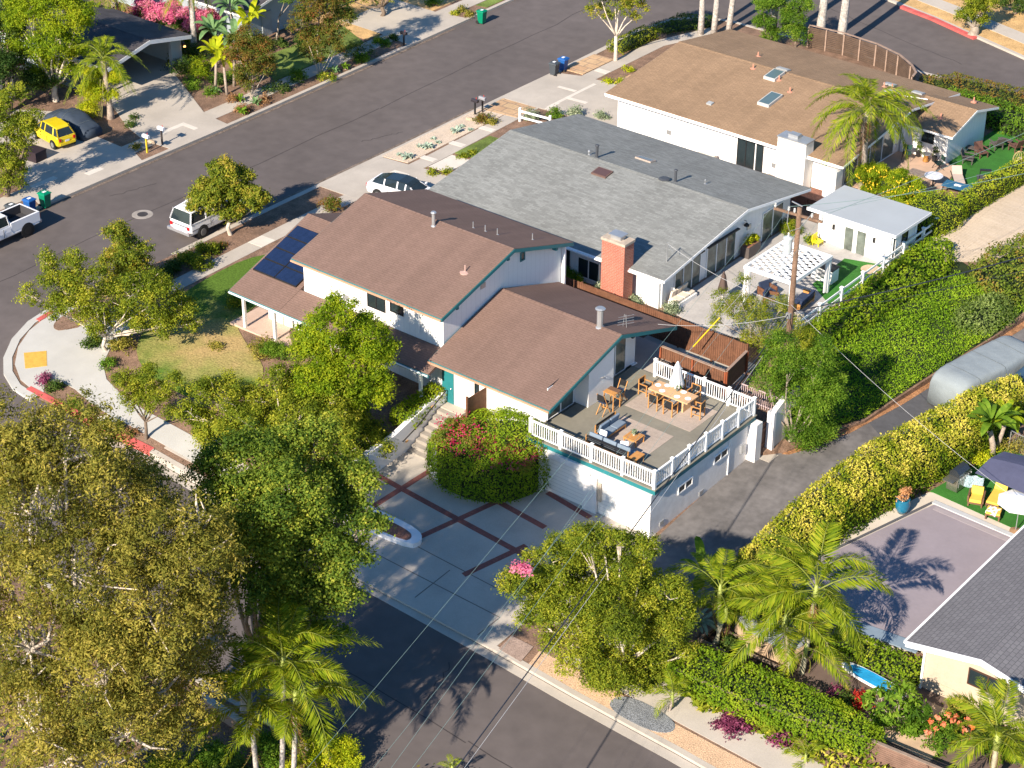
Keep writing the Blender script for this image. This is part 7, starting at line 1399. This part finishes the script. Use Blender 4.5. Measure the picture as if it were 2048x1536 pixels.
o = thing('potted_plant', 'small white pot with a spiky plant on the coffee table', 'plant', (-3.3, 3.0, DZ+.405)); MB().lathe([(.05, 0), (.08, .1), (.07, .1), (.04, .03)], (0, 0, 0), 12).build('pot', flat('white_pot', (.8, .8, .78), .5), o); foliage('foliage', [(0, 0, .17, .13)], 260, LM['silver'], o, .13, .3, 4, .06, 14)
vent_o = None

# ================================================================ GREY HOUSE PATIO
ZP = 2.36
pg = thing('pergola', 'white pergola with a louvred lattice roof over the patio seats', 'pergola', (-6.3, 22.3, ZP), world=True)
X0, X1, Y0, Y1, ZT = -7.8, -4.75, 20.2, 24.3, 4.75
for x in (X0, X1):
    for y in (Y0, Y1): MB().box(x-.09, y-.09, ZP, x+.09, y+.09, ZT-.18).build('post', TRIM, pg)
MB().box(X0-.12, Y0-.12, ZT-.2, X1+.12, Y0+.02, ZT).box(X0-.12, Y1-.02, ZT-.2, X1+.12, Y1+.12, ZT).box(X0-.12, Y0+.02, ZT-.2, X0+.02, Y1-.02, ZT).box(X1-.02, Y0+.02, ZT-.2, X1+.12, Y1-.02, ZT).build('beam', TRIM, pg)
mb = MB()
for i in range(1, 9): mb.box(X0+(X1-X0)*i/9-.02, Y0, ZT-.13, X0+(X1-X0)*i/9+.02, Y1, ZT-.03)
n = 9
for j in range(1, n):
    for i in range(9):
        a = X0+(X1-X0)*i/9; yy = Y0+(Y1-Y0)*(j+(.0 if i % 2 else .5)-.25)/n; mb.add([(a+.04, yy-.03, ZT-.10), (a+.30, yy-.03, ZT-.10), (a+.30, yy+.03, ZT+.0), (a+.04, yy+.03, ZT+.0), (a+.04, yy-.05, ZT-.10), (a+.30, yy-.05, ZT-.10), (a+.30, yy+.01, ZT+.0), (a+.04, yy+.01, ZT+.0)], [(0, 1, 2, 3), (7, 6, 5, 4), (0, 4, 5, 1), (1, 5, 6, 2), (2, 6, 7, 3), (3, 7, 4, 0)])
mb.build('lattice', TRIM, pg)
for x, y in ((X1, Y0+.25), (X1, Y1-.25), (X0+.15, Y0+.1)):
    rings = [[(x+.07*math.cos(a)*(1+.3*math.sin(3*a)), y+.14*math.sin(a), z) for a in [2*math.pi*k/10 for k in range(10)]] for z in (ZP+.1, ZP+.9, ZT-.3)]; MB().loft(rings).build('curtain', flat('white_curtain', (.75, .73, .72), .9), pg)
def lounge(label, loc, rz, L, cush, group=None, wood=DWOOD, name='patio_armchair', cat='chair', n=1):
    t = thing(name, label, cat, loc, rz, group); MB().box(-.38, -L/2, .15, .38, L/2, .24).build('frame', wood, t); legs(t, (-.34, .34), (-L/2+.04, L/2-.04), .15, .07, wood)
    for s in (-1, 1): MB().box(-.38, s*L/2-.04, .24, .36, s*L/2+.04, .6).build('armrest', wood, t)
    for i in range(n):
        a = -L/2+.06+(L-.12)*i/n; b = a+(L-.12)/n; MB().box(-.28, a+.01, .24, .38, b-.01, .42).build('seat_cushion', cush, t, bevel=.03); MB().at(-.36, 0, .36, 0, 0, -.2).box(0, a+.01, 0, .15, b-.01, .45).build('back_cushion', cush, t, bevel=.03)
    return t
lounge('navy cushioned armchair under the pergola, nearer the glass doors', (-7.2, 21.7, ZP), -.3, .85, NAVY, 'navy armchairs'); lounge('navy cushioned armchair under the pergola, nearer the front post', (-6.5, 21.0, ZP), .3, .85, NAVY, 'navy armchairs'); lounge('navy cushioned sofa at the east side of the pergola', (-5.0, 21.9, ZP), math.pi+.1, 1.9, NAVY, None, WOOD, 'patio_sofa', 'sofa', 2)
t = thing('fire_table', 'grey low table in the middle of the pergola seats', 'table', (-6.0, 20.9, ZP)); MB().box(-.5, -.35, .02, .5, .35, .4).build('base', mat('grey_stone', (.25, .25, .26), .8), t); MB().box(-.55, -.4, .4, .55, .4, .45).build('tabletop', GRAVD, t)
t = thing('grill_island', 'white outdoor kitchen island with a black counter behind the pergola', 'kitchen island', (-5.7, 25.6, ZP+.02)); MB().box(-.7, -.4, 0, .7, .4, .85).build('cabinet', WHITE, t); MB().box(-1.1, -.45, .85, .75, .45, .9).build('counter', BLACK, t); MB().box(-.2, -.44, .3, .35, -.4, .75).build('grill_door', METAL, t); MB().box(-1.1, -.3, 0, -.72, .4, .84).build('side_cabinet', BLACK, t)
t = thing('ottoman', 'round pale woven ottoman at the pergola corner', 'ottoman', (-4.35, 20.6, ZP-.05)); MB().lathe([(.2, 0), (.32, .12), (.34, .3), (.26, .42), (.05, .46)], (0, 0, 0), 16).build('seat', mat('woven_cream', (.6, .52, .42), .9, .2, 8), t); MB().lathe([(.22, 0), (.26, .03)], (0, 0, -.01), 12).build('base', BLACK, t)
parasol_closed('closed_parasol', 'closed brown parasol on the patio behind the loose tree', (*P(1444, 605, ZP)[:2], ZP), 2.0, flat('brown_canvas', (.10, .07, .06), .9), .2)
t = thing('day_bed', 'white outdoor bench with cream cushions at the corner of the glass doors', 'bench', (*P(1365, 602, ZP)[:2], ZP), math.radians(90)); MB().box(-.9, -.4, 0, .9, .4, .3).build('base', WHITE, t)
for i in range(3): MB().box(-.85+i*.58, -.3, .3, -.32+i*.58, .38, .45).build('seat_cushion', flat('cream_cushion', (.66, .58, .48), .9), t, bevel=.03); MB().at(0, .28, .42, 0, .25).box(-.8+i*.58, 0, 0, -.35+i*.58, .13, .42).build('back_cushion', flat('cream_cushion', (.66, .58, .48), .9), t, bevel=.03)
for k, (px, py, lb) in enumerate(((1459, 538, 'dark doormat outside the middle sliding doors'), (1552, 478, 'dark doormat outside the far sliding door'), (1404, 576, 'dark doormat beside the white bench'))):
    c = P(px, py, ZP); o = MB().box(c[0]-.35, c[1]-.5, ZP+.0, c[0]+.35, c[1]+.5, ZP+.015).build('doormat', flat('dark_mat', (.05, .05, .055), .95)); tag(o, lb, 'doormat', 'doormats at the glass doors')
c = P(1500, 512, ZP); t = thing('planter_box', 'tall dark metal planter with cacti between the glass doors', 'planter', (c[0], c[1], ZP)); MB().box(-.3, -.65, 0, .3, .65, .85).build('box', flat('bronze_planter', (.09, .075, .07), .5), t); foliage('foliage', [(0, -.3, 1.1, .3), (0, .2, 1.15, .32), (0, .5, 1.0, .25)], 900, LM['lime'], t, .16, .3, 5, .12, 14); MB().box(-.26, -.6, .84, .26, .6, .87).build('soil', mat('reddish_soil', (.25, .12, .08), .9), t)
t = thing('slide_toy', 'bright yellow plastic chair beside the studio wall', 'chair', (*P(1635, 492, ZP)[:2], ZP)); MB().box(-.25, -.3, .3, .25, .3, .36).build('seat', flat('yellow_plastic', (.8, .62, .02), .4), t); MB().box(-.28, -.3, .3, -.22, .3, .75).build('backrest', MATS['yellow_plastic'], t); legs(t, (-.2, .2), (-.25, .25), .3, .05, MATS['yellow_plastic'])
o = MB().lathe([(.6, 0), (.62, .02), (.1, .03)], (*P(1742, 540, ZP)[:2], ZP+.02), 20).build('round_mat', mat('jute_mat', (.5, .37, .25), .9, .2, 6)); tag(o, 'round tan woven mat at the corner of the studio', 'mat')

# ================================================================ TAN HOUSE PATIO
ZQ = 2.5
def xchair(label, px, py, rz, group):
    c = P(px, py, ZQ); t = thing('folding_chair', label, 'chair', (c[0], c[1], ZQ), rz, group)
    MB().box(-.25, -.27, .42, .25, .27, .46).build('seat', flat('dark_green_slats', (.02, .06, .05), .5), t); MB().box(-.3, -.27, .6, -.26, .27, .9).build('backrest', MATS['dark_green_slats'], t)
    for s in (-1, 1): MB().bar((-.3, s*.28, .92), (.3, s*.28, 0), .03).build('leg', BLACK, t); MB().bar((.25, s*.25, .46), (-.3, s*.25, 0), .03).build('leg', BLACK, t)
xchair('dark folding chair by the sliding doors of the white patio', 1813, 318, -1.2, 'dark folding chairs'); xchair('dark folding chair right of the copper table', 1876, 338, -2.2, 'dark folding chairs')
c = P(1851, 322, ZQ); t = thing('drum_table', 'small copper drum table with a round top against the white wall', 'table', (c[0], c[1], ZQ)); MB().lathe([(.2, 0), (.15, .25), (.2, .5)], (0, 0, 0), 16).build('base', flat('copper', (.55, .27, .08), .35, .6), t); MB().lathe([(.3, .5), (.3, .54)], (0, 0, 0), 18).build('tabletop', METAL, t)
for px, py, lb in ((1836, 312, 'black stacked planter left of the copper table'), (1868, 322, 'round grey topiary behind the right folding chair')):
    c = P(px, py, ZQ); t = thing('planter', lb, 'planter', (c[0], c[1], ZQ)); MB().lathe([(.14, 0), (.18, .35), (.16, .36)], (0, 0, 0), 12).build('pot', BLACK, t); foliage('foliage', [(0, 0, .65, .2), (0, 0, .9, .16)], 400, LM['dark'], t, .08, .5, 4, .08, 12)
rug('grey patterned outdoor rug on the peach patio', *P(1812, 345, ZQ)[:2], *(P(1812, 345, ZQ)[:2]+[1.6, .9]), ZQ, mat('grey_rug', (.22, .18, .16), .95, .3, 6))
def deckchair(label, px, py, rz, m_, group):
    c = P(px, py, 2.45); t = thing('lawn_chair', label, 'chair', (c[0], c[1], 2.42), rz, group)
    MB().box(-.3, -.33, .33, .35, .33, .38).build('seat', m_, t); MB().at(-.3, 0, .33, 0, 0, -.35).box(-.03, -.32, 0, .02, .32, .6).build('backrest', m_, t); legs(t, (-.3, .3), (-.3, .3), .34, .06, m_)
    for s in (-1, 1): MB().box(-.35, s*.36-.05, .56, .38, s*.36+.05, .6).build('armrest', m_, t)
LG = mat('dark_grey_resin', (.10, .085, .08), .7, .1, 4); RT = mat('brown_rattan', (.12, .06, .045), .8, .2, 8)
for a in (('dark slatted chair on the back lawn nearest the white gable wall', 1936, 325, .3, LG, 'seats on the back lawn'), ('dark reclining chair at the back of the lawn', 1992, 296, 2.6, LG, 'seats on the back lawn'), ('brown rattan tub chair in the middle of the lawn', 1962, 312, -.5, RT, 'seats on the back lawn'), ('brown rattan tub chair by the right edge of the lawn', 2030, 300, 2.8, RT, 'seats on the back lawn')): deckchair(*a)
for px, py, lb in ((1945, 306, 'grey slatted side table between the lawn chairs'), (2010, 290, 'small dark side table beside the reclining chair')):
    c = P(px, py, 2.45); t = thing('side_table', lb, 'table', (c[0], c[1], 2.42)); MB().box(-.45, -.25, .38, .45, .25, .42).build('tabletop', LG, t); legs(t, (-.4, .4), (-.2, .2), .38, .05, LG)
c = P(2035, 345, 2.45); t = thing('egg_chair', 'hanging rattan egg chair with cream cushions at the lawn edge', 'chair', (c[0], c[1], 2.42)); mb = MB()
for k in range(10): a = math.pi*(k/9-.5)*1.5+math.pi; mb.tube([(.42*math.cos(a)*math.sin(u), .42*math.sin(a)*math.sin(u), .95-.6*math.cos(u)) for u in np.linspace(.1, 3.0, 9)], .014, 4)
mb.build('basket', mat('tan_rattan', (.45, .32, .15), .8), t); MB().lathe([(.1, .45), (.3, .5), (.32, .65), (.2, .8), (.12, 1.1)], (0, 0, 0), 12).build('cushion', flat('cream_cushion', (.66, .58, .48), .9), t, smooth=True); MB().tube([(.7, 0, .02), (.75, 0, 1.2), (.5, 0, 1.85), (0, 0, 1.9), (0, 0, 1.55)], .03, 6).build('stand', DWOOD, t)
def lounger(label, px, py, rz, m_, frame, z=2.45):
    c = P(px, py, z); t = thing('sun_lounger', label, 'lounger', (c[0], c[1], z), rz); MB().box(-.95, -.33, .28, .35, .33, .33).build('bed', m_, t); MB().at(.35, 0, .3, 0, 0, -.5).box(0, -.33, 0, .7, .33, .05).build('backrest', m_, t); legs(t, (-.85, .3), (-.3, .3), .28, .05, frame); MB().box(-.97, -.37, .25, .95, -.33, .3).box(-.97, .33, .25, .95, .37, .3).build('frame', frame, t)
lounger('cream mesh sun lounger on the patio beside the treadmill', 1915, 362, 2.2, flat('cream_mesh', (.5, .4, .34), .8), BLACK); 
c = P(1965, 365, 2.45); t = thing('treadmill', 'dark folding treadmill standing beside the back lawn', 'treadmill', (c[0], c[1], 2.45), -1.0); MB().box(-.85, -.32, .05, .6, .32, .16).build('belt', flat('grey_belt', (.07, .07, .08), .8), t)
for s in (-1, 1): MB().bar((.5, s*.33, .1), (.75, s*.33, 1.2), .05).build('upright', BLACK, t)
MB().box(.62, -.36, 1.15, .8, .36, 1.25).build('console', BLACK, t)
c = P(1912, 392, 2.4); t = thing('games_table', 'blue topped folding table behind the clipped hedge', 'table', (c[0], c[1], 2.4), .1); MB().box(-.9, -.5, .7, .9, .5, .74).build('tabletop', flat('blue_top', (.03, .12, .22), .4), t); legs(t, (-.8, .8), (-.4, .4), .7, .05, BLACK); MB().box(-.2, -.1, .742, .25, .15, .76).build('cloth', TRIM, t)
c = P(1865, 372, 2.45); t = thing('round_table', 'round patio table with a white patterned cloth behind the lemon trees', 'table', (c[0], c[1], 2.45)); MB().lathe([(.6, .72), (.6, .76)], (0, 0, 0), 20).build('tabletop', mat('white_patterned', (.6, .62, .7), .5, .3, 3), t); MB().lathe([(.25, 0), (.05, .05), (.05, .72)], (0, 0, 0), 10).build('pedestal', BLACK, t)

# ================================================================ POOL GARDEN
pc = [GL(*q, dz=.16)[:2] for q in ((1521, 1193), (1868, 1014), (2060, 1092), (1990, 1310), (1815, 1300))]
ZL = .50
cx = thing('pool_cover', 'large taut grey lavender pool cover with a metal end track', 'pool cover', (11, 5, ZL), world=True)
PVC = mat('lavender_pool_cover', (.27, .235, .255), .7, .07, .5, fine=.02, fs=5, bump=.008, bs=3)
def zpool(V): return np.full(len(V), ZL)
quad = [(6.75, -.1), (9.75, 11.2), (15.5, 11.0), (15.5, 1.0), (13.6, .0)]
drape('sheet', quad, LO, PVC, 0, .1, 1., kind=None, parent=cx, zf=zpool)
strip_ = lambda nm, a, b, w_, m_, z0, z1: MB().bar((*a, (z0+z1)/2), (*b, (z0+z1)/2), w_, z1-z0).build(nm, m_, cx)
strip_('edge_track', (9.6, 11.35), (15.6, 11.1), .3, flat('alloy', (.45, .46, .47), .4), ZL-.02, ZL+.06); strip_('edge_track', (6.65, -.1), (9.6, 11.3), .12, flat('dark_alloy', (.10, .10, .11), .5), ZL-.02, ZL+.04); strip_('edge_track', (10.3, -.35), (15.0, .2), .75, flat('alloy_dull', (.20, .26, .32), .4), ZL-.02, ZL+.05)
strip_('edge_track', (9.9, 10.9), (15.5, 10.65), .3, flat('mauve_band', (.33, .29, .30), .6), ZL-.001, ZL+.012)
struct(drape('pool_shell', [(6.6, -.3), (9.6, 11.5), (15.6, 11.3), (15.6, .8), (13.6, -.3)], LO, CONC, -.02, .5, 1., kind=None, zf=zpool))
c = GL(1803, 1030); t = thing('glazed_pot', 'turquoise glazed pot holding a dried orange bush beside the pool', 'pot', (c[0], c[1], .47)); MB().lathe([(.22, 0), (.34, .25), (.38, .55), (.33, .78), (.36, .84), (.3, .8)], (0, 0, 0), 20).build('pot', flat('turquoise_glaze', (.01, .14, .24), .15, 0, .7, .2), t, smooth=True); foliage('foliage', [(0, 0, 1.05, .38), (.1, 0, 1.3, .25)], 900, leafmat('dried_orange', [(.3, .14, .05), (.5, .27, .12), (.65, .4, .2)]), t, .1, .5, 5, .14, 14)
t = thing('gas_grill', 'stainless steel gas grill with a wide cabinet by the hedge', 'grill', (9.95, 13.5, .6), math.radians(86)); SS = flat('stainless', (.30, .29, .25), .25, .8)
MB().box(-.85, -.32, .05, .5, .32, .85).build('cabinet', SS, t, bevel=.02); MB().box(-1.35, -.3, .8, -.86, .3, .86).build('side_shelf', SS, t); MB().loft([[(x, -.3, .86), (x, -.3, 1.0), (x, -.1, 1.2), (x, .15, 1.22), (x, .3, 1.05), (x, .3, .86)] for x in (-.7, .3)]).build('hood', flat('dark_steel', (.08, .09, .1), .25, .7), t)
for i in range(5): MB().at(-.65+i*.25, -.34, .78, 0, math.pi/2).lathe([(.035, 0), (.03, .05)], (0, 0, 0), 8).build('knob', METAL, t)
for i in range(3): MB().box(-.75+i*.42, -.35, .3, -.73+i*.42, -.33, .6).build('door_handle', METAL, t)
YC = flat('yellow_cushion', (.70, .46, .08), .9, 0, .2, .05); OWD = mat('dark_teak', (.16, .085, .05), .7, .2, 4)
def ychair(label, px, py, rz, L=.75, name='garden_chair', cat='chair'):
    c = GL(px, py); return lounge(label, (c[0], c[1], .55), rz, L, YC, None, OWD, name, cat, 1)
ychair('wooden armchair with yellow cushions and a pale towel over its back', 1950, 1012, math.radians(-70)); c = GL(1942, 990); t = thing('towel', 'pale blue towel draped over the back of the yellow armchair', 'towel', (c[0]+.05, c[1]+.05, 1.35), math.radians(-70)); MB().grid(lambda u, v: (-.2+.05*math.sin(v*9)+(abs(u-.5)-.25)*.55, -.5+v*.95, -.02-abs(u-.5)*1.1+.02*math.sin(v*14)), 12, 12).build('cloth', flat('pale_blue_towel', (.50, .64, .70), .95), t)
t = thing('chaise_longue', 'long yellow cushioned chaise between the navy shade and white parasol', 'lounger', (*GL(1993, 1005)[:2], .55), math.radians(-80)); MB().box(-1.0, -.35, .15, .9, .35, .24).build('frame', OWD, t); MB().box(-.45, -.33, .24, .9, .33, .38).build('seat_cushion', YC, t, bevel=.03); MB().at(-.45, 0, .3, 0, 0, -.6).box(-.1, -.33, 0, .05, .33, .75).build('back_cushion', YC, t, bevel=.03); legs(t, (-.9, .85), (-.3, .3), .15, .06, OWD)
c = GL(1985, 1040); t = thing('footstool', 'yellow topped footstool with a white towel on it', 'footstool', (c[0], c[1], .55), .3); MB().box(-.38, -.35, .25, .38, .35, .3).build('frame', OWD, t); MB().box(-.36, -.33, .3, .36, .33, .42).build('cushion', YC, t, bevel=.03); legs(t, (-.33, .33), (-.3, .3), .25, .07, OWD)
t2 = thing('towel', 'crumpled white towel lying on the yellow footstool', 'towel', (c[0], c[1], .98)); MB().grid(lambda u, v: (-.3+u*.55, -.35+v*.6, .03*math.sin(u*11)*math.cos(v*9)+(-.12 if v < .1 else 0)), 10, 10).build('cloth', flat('white_towel', (.7, .73, .78), .95), t2)
c = GL(2030, 1068); t = thing('parasol', 'open white parasol over the yellow footstool', 'parasol', (c[0], c[1], .52)); MB().tube([(0, 0, 0), (0, 0, 2.1)], .025, 8).build('pole', METAL, t); MB().lathe([(.3, 0), (.3, .05), (.05, .1)], (0, 0, 0), 14).build('base', mat('rust_stone', (.3, .18, .1), .8), t)
mb = MB(); n = 8; R_ = 1.15; P8 = [(R_*math.cos(2*math.pi*k/n), R_*math.sin(2*math.pi*k/n), 1.75) for k in range(n)]; mb.add(P8+[(0, 0, 2.15)]+[(p[0]*.995, p[1]*.995, 1.72) for p in P8]+[(0, 0, 2.12)], [(k, (k+1) % n, 8) for k in range(n)]+[((k+1) % n+9, k+9, 17) for k in range(n)]+[(k, k+9, (k+1) % n+9, (k+1) % n) for k in range(n)]); mb.build('canopy', MATS['white_canvas'], t)
for k in range(n): MB().bar((0, 0, 2.09), (P8[k][0]*.97, P8[k][1]*.97, 1.70), .015).build('rib', METAL, t)
sl_ = thing('shade_sail', 'big navy fabric shade over the seats at the right edge', 'shade sail', (13, 13, 2.8), world=True)
Q = [P(1950, 946, 2.6), P(2008, 903, 2.9), P(2130, 930, 2.7), P(2130, 1020, 2.5)]
def bil(u, v): a = Q[0]*(1-u)*(1-v)+Q[1]*(1-u)*v+Q[2]*u*v+Q[3]*u*(1-v); return (a[0], a[1], a[2]+.3*math.sin(math.pi*u)*math.sin(math.pi*v)*.6+.25*(1-abs(2*v-1)))
mb = MB().grid(bil, 10, 8); mb.grid(lambda u, v: tuple(np.array(bil(v, u))-[0, 0, .012]), 8, 10); mb.build('canopy', mat('navy_shade', (.065, .07, .12), .85, .08, 2), sl_); MB().tube([(Q[3][0]-.3, Q[3][1], .5), (Q[3][0]-.3, Q[3][1], 2.6)], .03, 6).build('pole', METAL, sl_)
MB().tube([(12.6, 14.2, .5), (12.6, 14.2, 2.9)], .03, 6).build('pole', METAL, sl_)
cf = thing('chain_link_fence', 'grey chain link fence behind the banana plants', 'fence', (12.5, 17.6, .6), world=True)
for i in range(4): MB().tube([(10.4+i*1.8, 18.0-i*.3, .4), (10.4+i*1.8, 18.0-i*.3, 1.9)], .03, 6).build('post', METAL, cf)
mb = MB()
for i in range(40): mb.tube([(10.4+i*.14, 18.0-i*.0233, .6), (10.4+i*.14+.5, 18.0-i*.0233-.08, 1.85)], .006, 3, cap=False).tube([(10.9+i*.14, 17.92-i*.0233, .6), (10.4+i*.14, 18.0-i*.0233, 1.85)], .006, 3, cap=False)
mb.bar((10.4, 18, 1.88), (15.9, 17.1, 1.88), .035); mb.build('mesh', METAL, cf)
bsh(1965, 925, .8, 'lime', 'bright yellow green clump beneath the banana plant', 1600, LO, sz=.5); bsh(1925, 925, .55, 'purple', 'dusty purple bush behind the grill', 900, LO); bsh(2030, 900, .9, 'olive', 'rough shrubs behind the chain link fence', 1500, LO, sz=.6)
# surfboard, planter wall, timber
c = GL(1742, 1362); t = thing('paddleboard', 'blue and white paddleboard lying on the brown paving', 'paddleboard', (14.35, -2.75, .12), math.radians(-6)); N = 26
def bd(sc_, z0, z1, nose=1.): 
    pr = [(1.75*nose*math.copysign(abs(math.cos(a))**.75, math.cos(a))*sc_, .43*math.copysign(abs(math.sin(a))**.9, math.sin(a))*sc_) for a in [2*math.pi*k/N for k in range(N)]]; return MB().prism(pr, 'z', z0, z1)
bd(1, .02, .14).build('board', TRIM, t, bevel=.03); bd(.86, .141, .15, .92).build('deck_pad', flat('sky_blue_pad', (.02, .28, .55), .5, 0, .3, .2), t)
gp2 = thing('garden_pod', 'curved grey metal topped timber enclosure behind the king palms', 'planter', (8.9, -2.6, 0), world=True)
oc = smoothp([(7.3, -2.2), (8.4, -1.9), (10.4, -2.2), (11.2, -3.2), (10.6, -4.2), (8.0, -4.0), (7.0, -3.2)], 2)
drape('wall', oc, LO, mat('tan_timber_wall', (.42, .30, .20), .85, .15, 3), 1.0, 1.2, .5, kind=None, parent=gp2); oc2 = [((a-9)*.93+9, (b+3)*.92-3) for a, b in oc]; drape('cover', oc2, LO, mat('grey_sheet_cover', (.28, .30, .33), .45, .2, 1.), 1.06, .06, .4, kind=None, parent=gp2)
for k, (x0, y0, x1, y1) in enumerate(((6.5, -5.2, 8.0, -3.9), (8.7, -5.6, 10.8, -4.6))):
    t = thing('raised_bed', ['timber edged raised bed behind the vine, left one', 'timber edged raised bed at the foot of the king palms'][k], 'planter', (x0, y0, 0), world=True); mb = MB()
    for a, b in (((x0, y0), (x1, y0)), ((x1, y0), (x1, y1)), ((x1, y1), (x0, y1)), ((x0, y1), (x0, y0))): mb.bar((*a, -.05), (*b, -.05), .12, .5)
    mb.build('timber_edge', GWOOD, t); MB().box(x0, y0, -.3, x1, y1, .08).build('soil', mat('dark_soil', (.035, .022, .018), .95), t)
t = thing('timber_chest', 'weathered grey timber chest standing by the grass strip', 'chest', (11.15, -1.75, .05), math.radians(4)); MB().box(-.35, -.35, 0, .35, .35, 1.35).build('body', GWOOD, t); MB().box(-.38, -.38, 1.35, .38, .38, 1.42).build('lid', GWOOD, t)
for k, (px, py) in enumerate(((1845, 1415), (1832, 1432), (1855, 1452), (1820, 1455))):
    c = GL(px, py); o = MB().box(c[0]-.3, c[1]-.3, c[2]+.15, c[0]+.3, c[1]+.3, c[2]+.19).build('stepping_stone', mat('rose_paver', (.38, .27, .22), .9, .15, 2)); tag(o, 'pinkish square stepping stone '+['touching the sand path', 'second from the sand path', 'nearest the canna flowers', 'in the shade of the frangipani'][k], 'paver', 'stepping stones')
# low retaining wall fragment in the foreground garden
t = thing('garden_wall', 'low pale garden wall under the foreground palms', 'wall', gs(450, 1440), world=True); a = gs(405, 1415); b = gs(520, 1490); MB().bar((a[0], a[1], a[2]+.3), (b[0], b[1], b[2]+.3), .25, .8).build('wall', mat('peach_wall', (.5, .30, .2), .9, .15, 2), t); MB().bar((a[0], a[1], a[2]+.73), (b[0], b[1], b[2]+.73), .33, .06).build('coping', CONC, t)
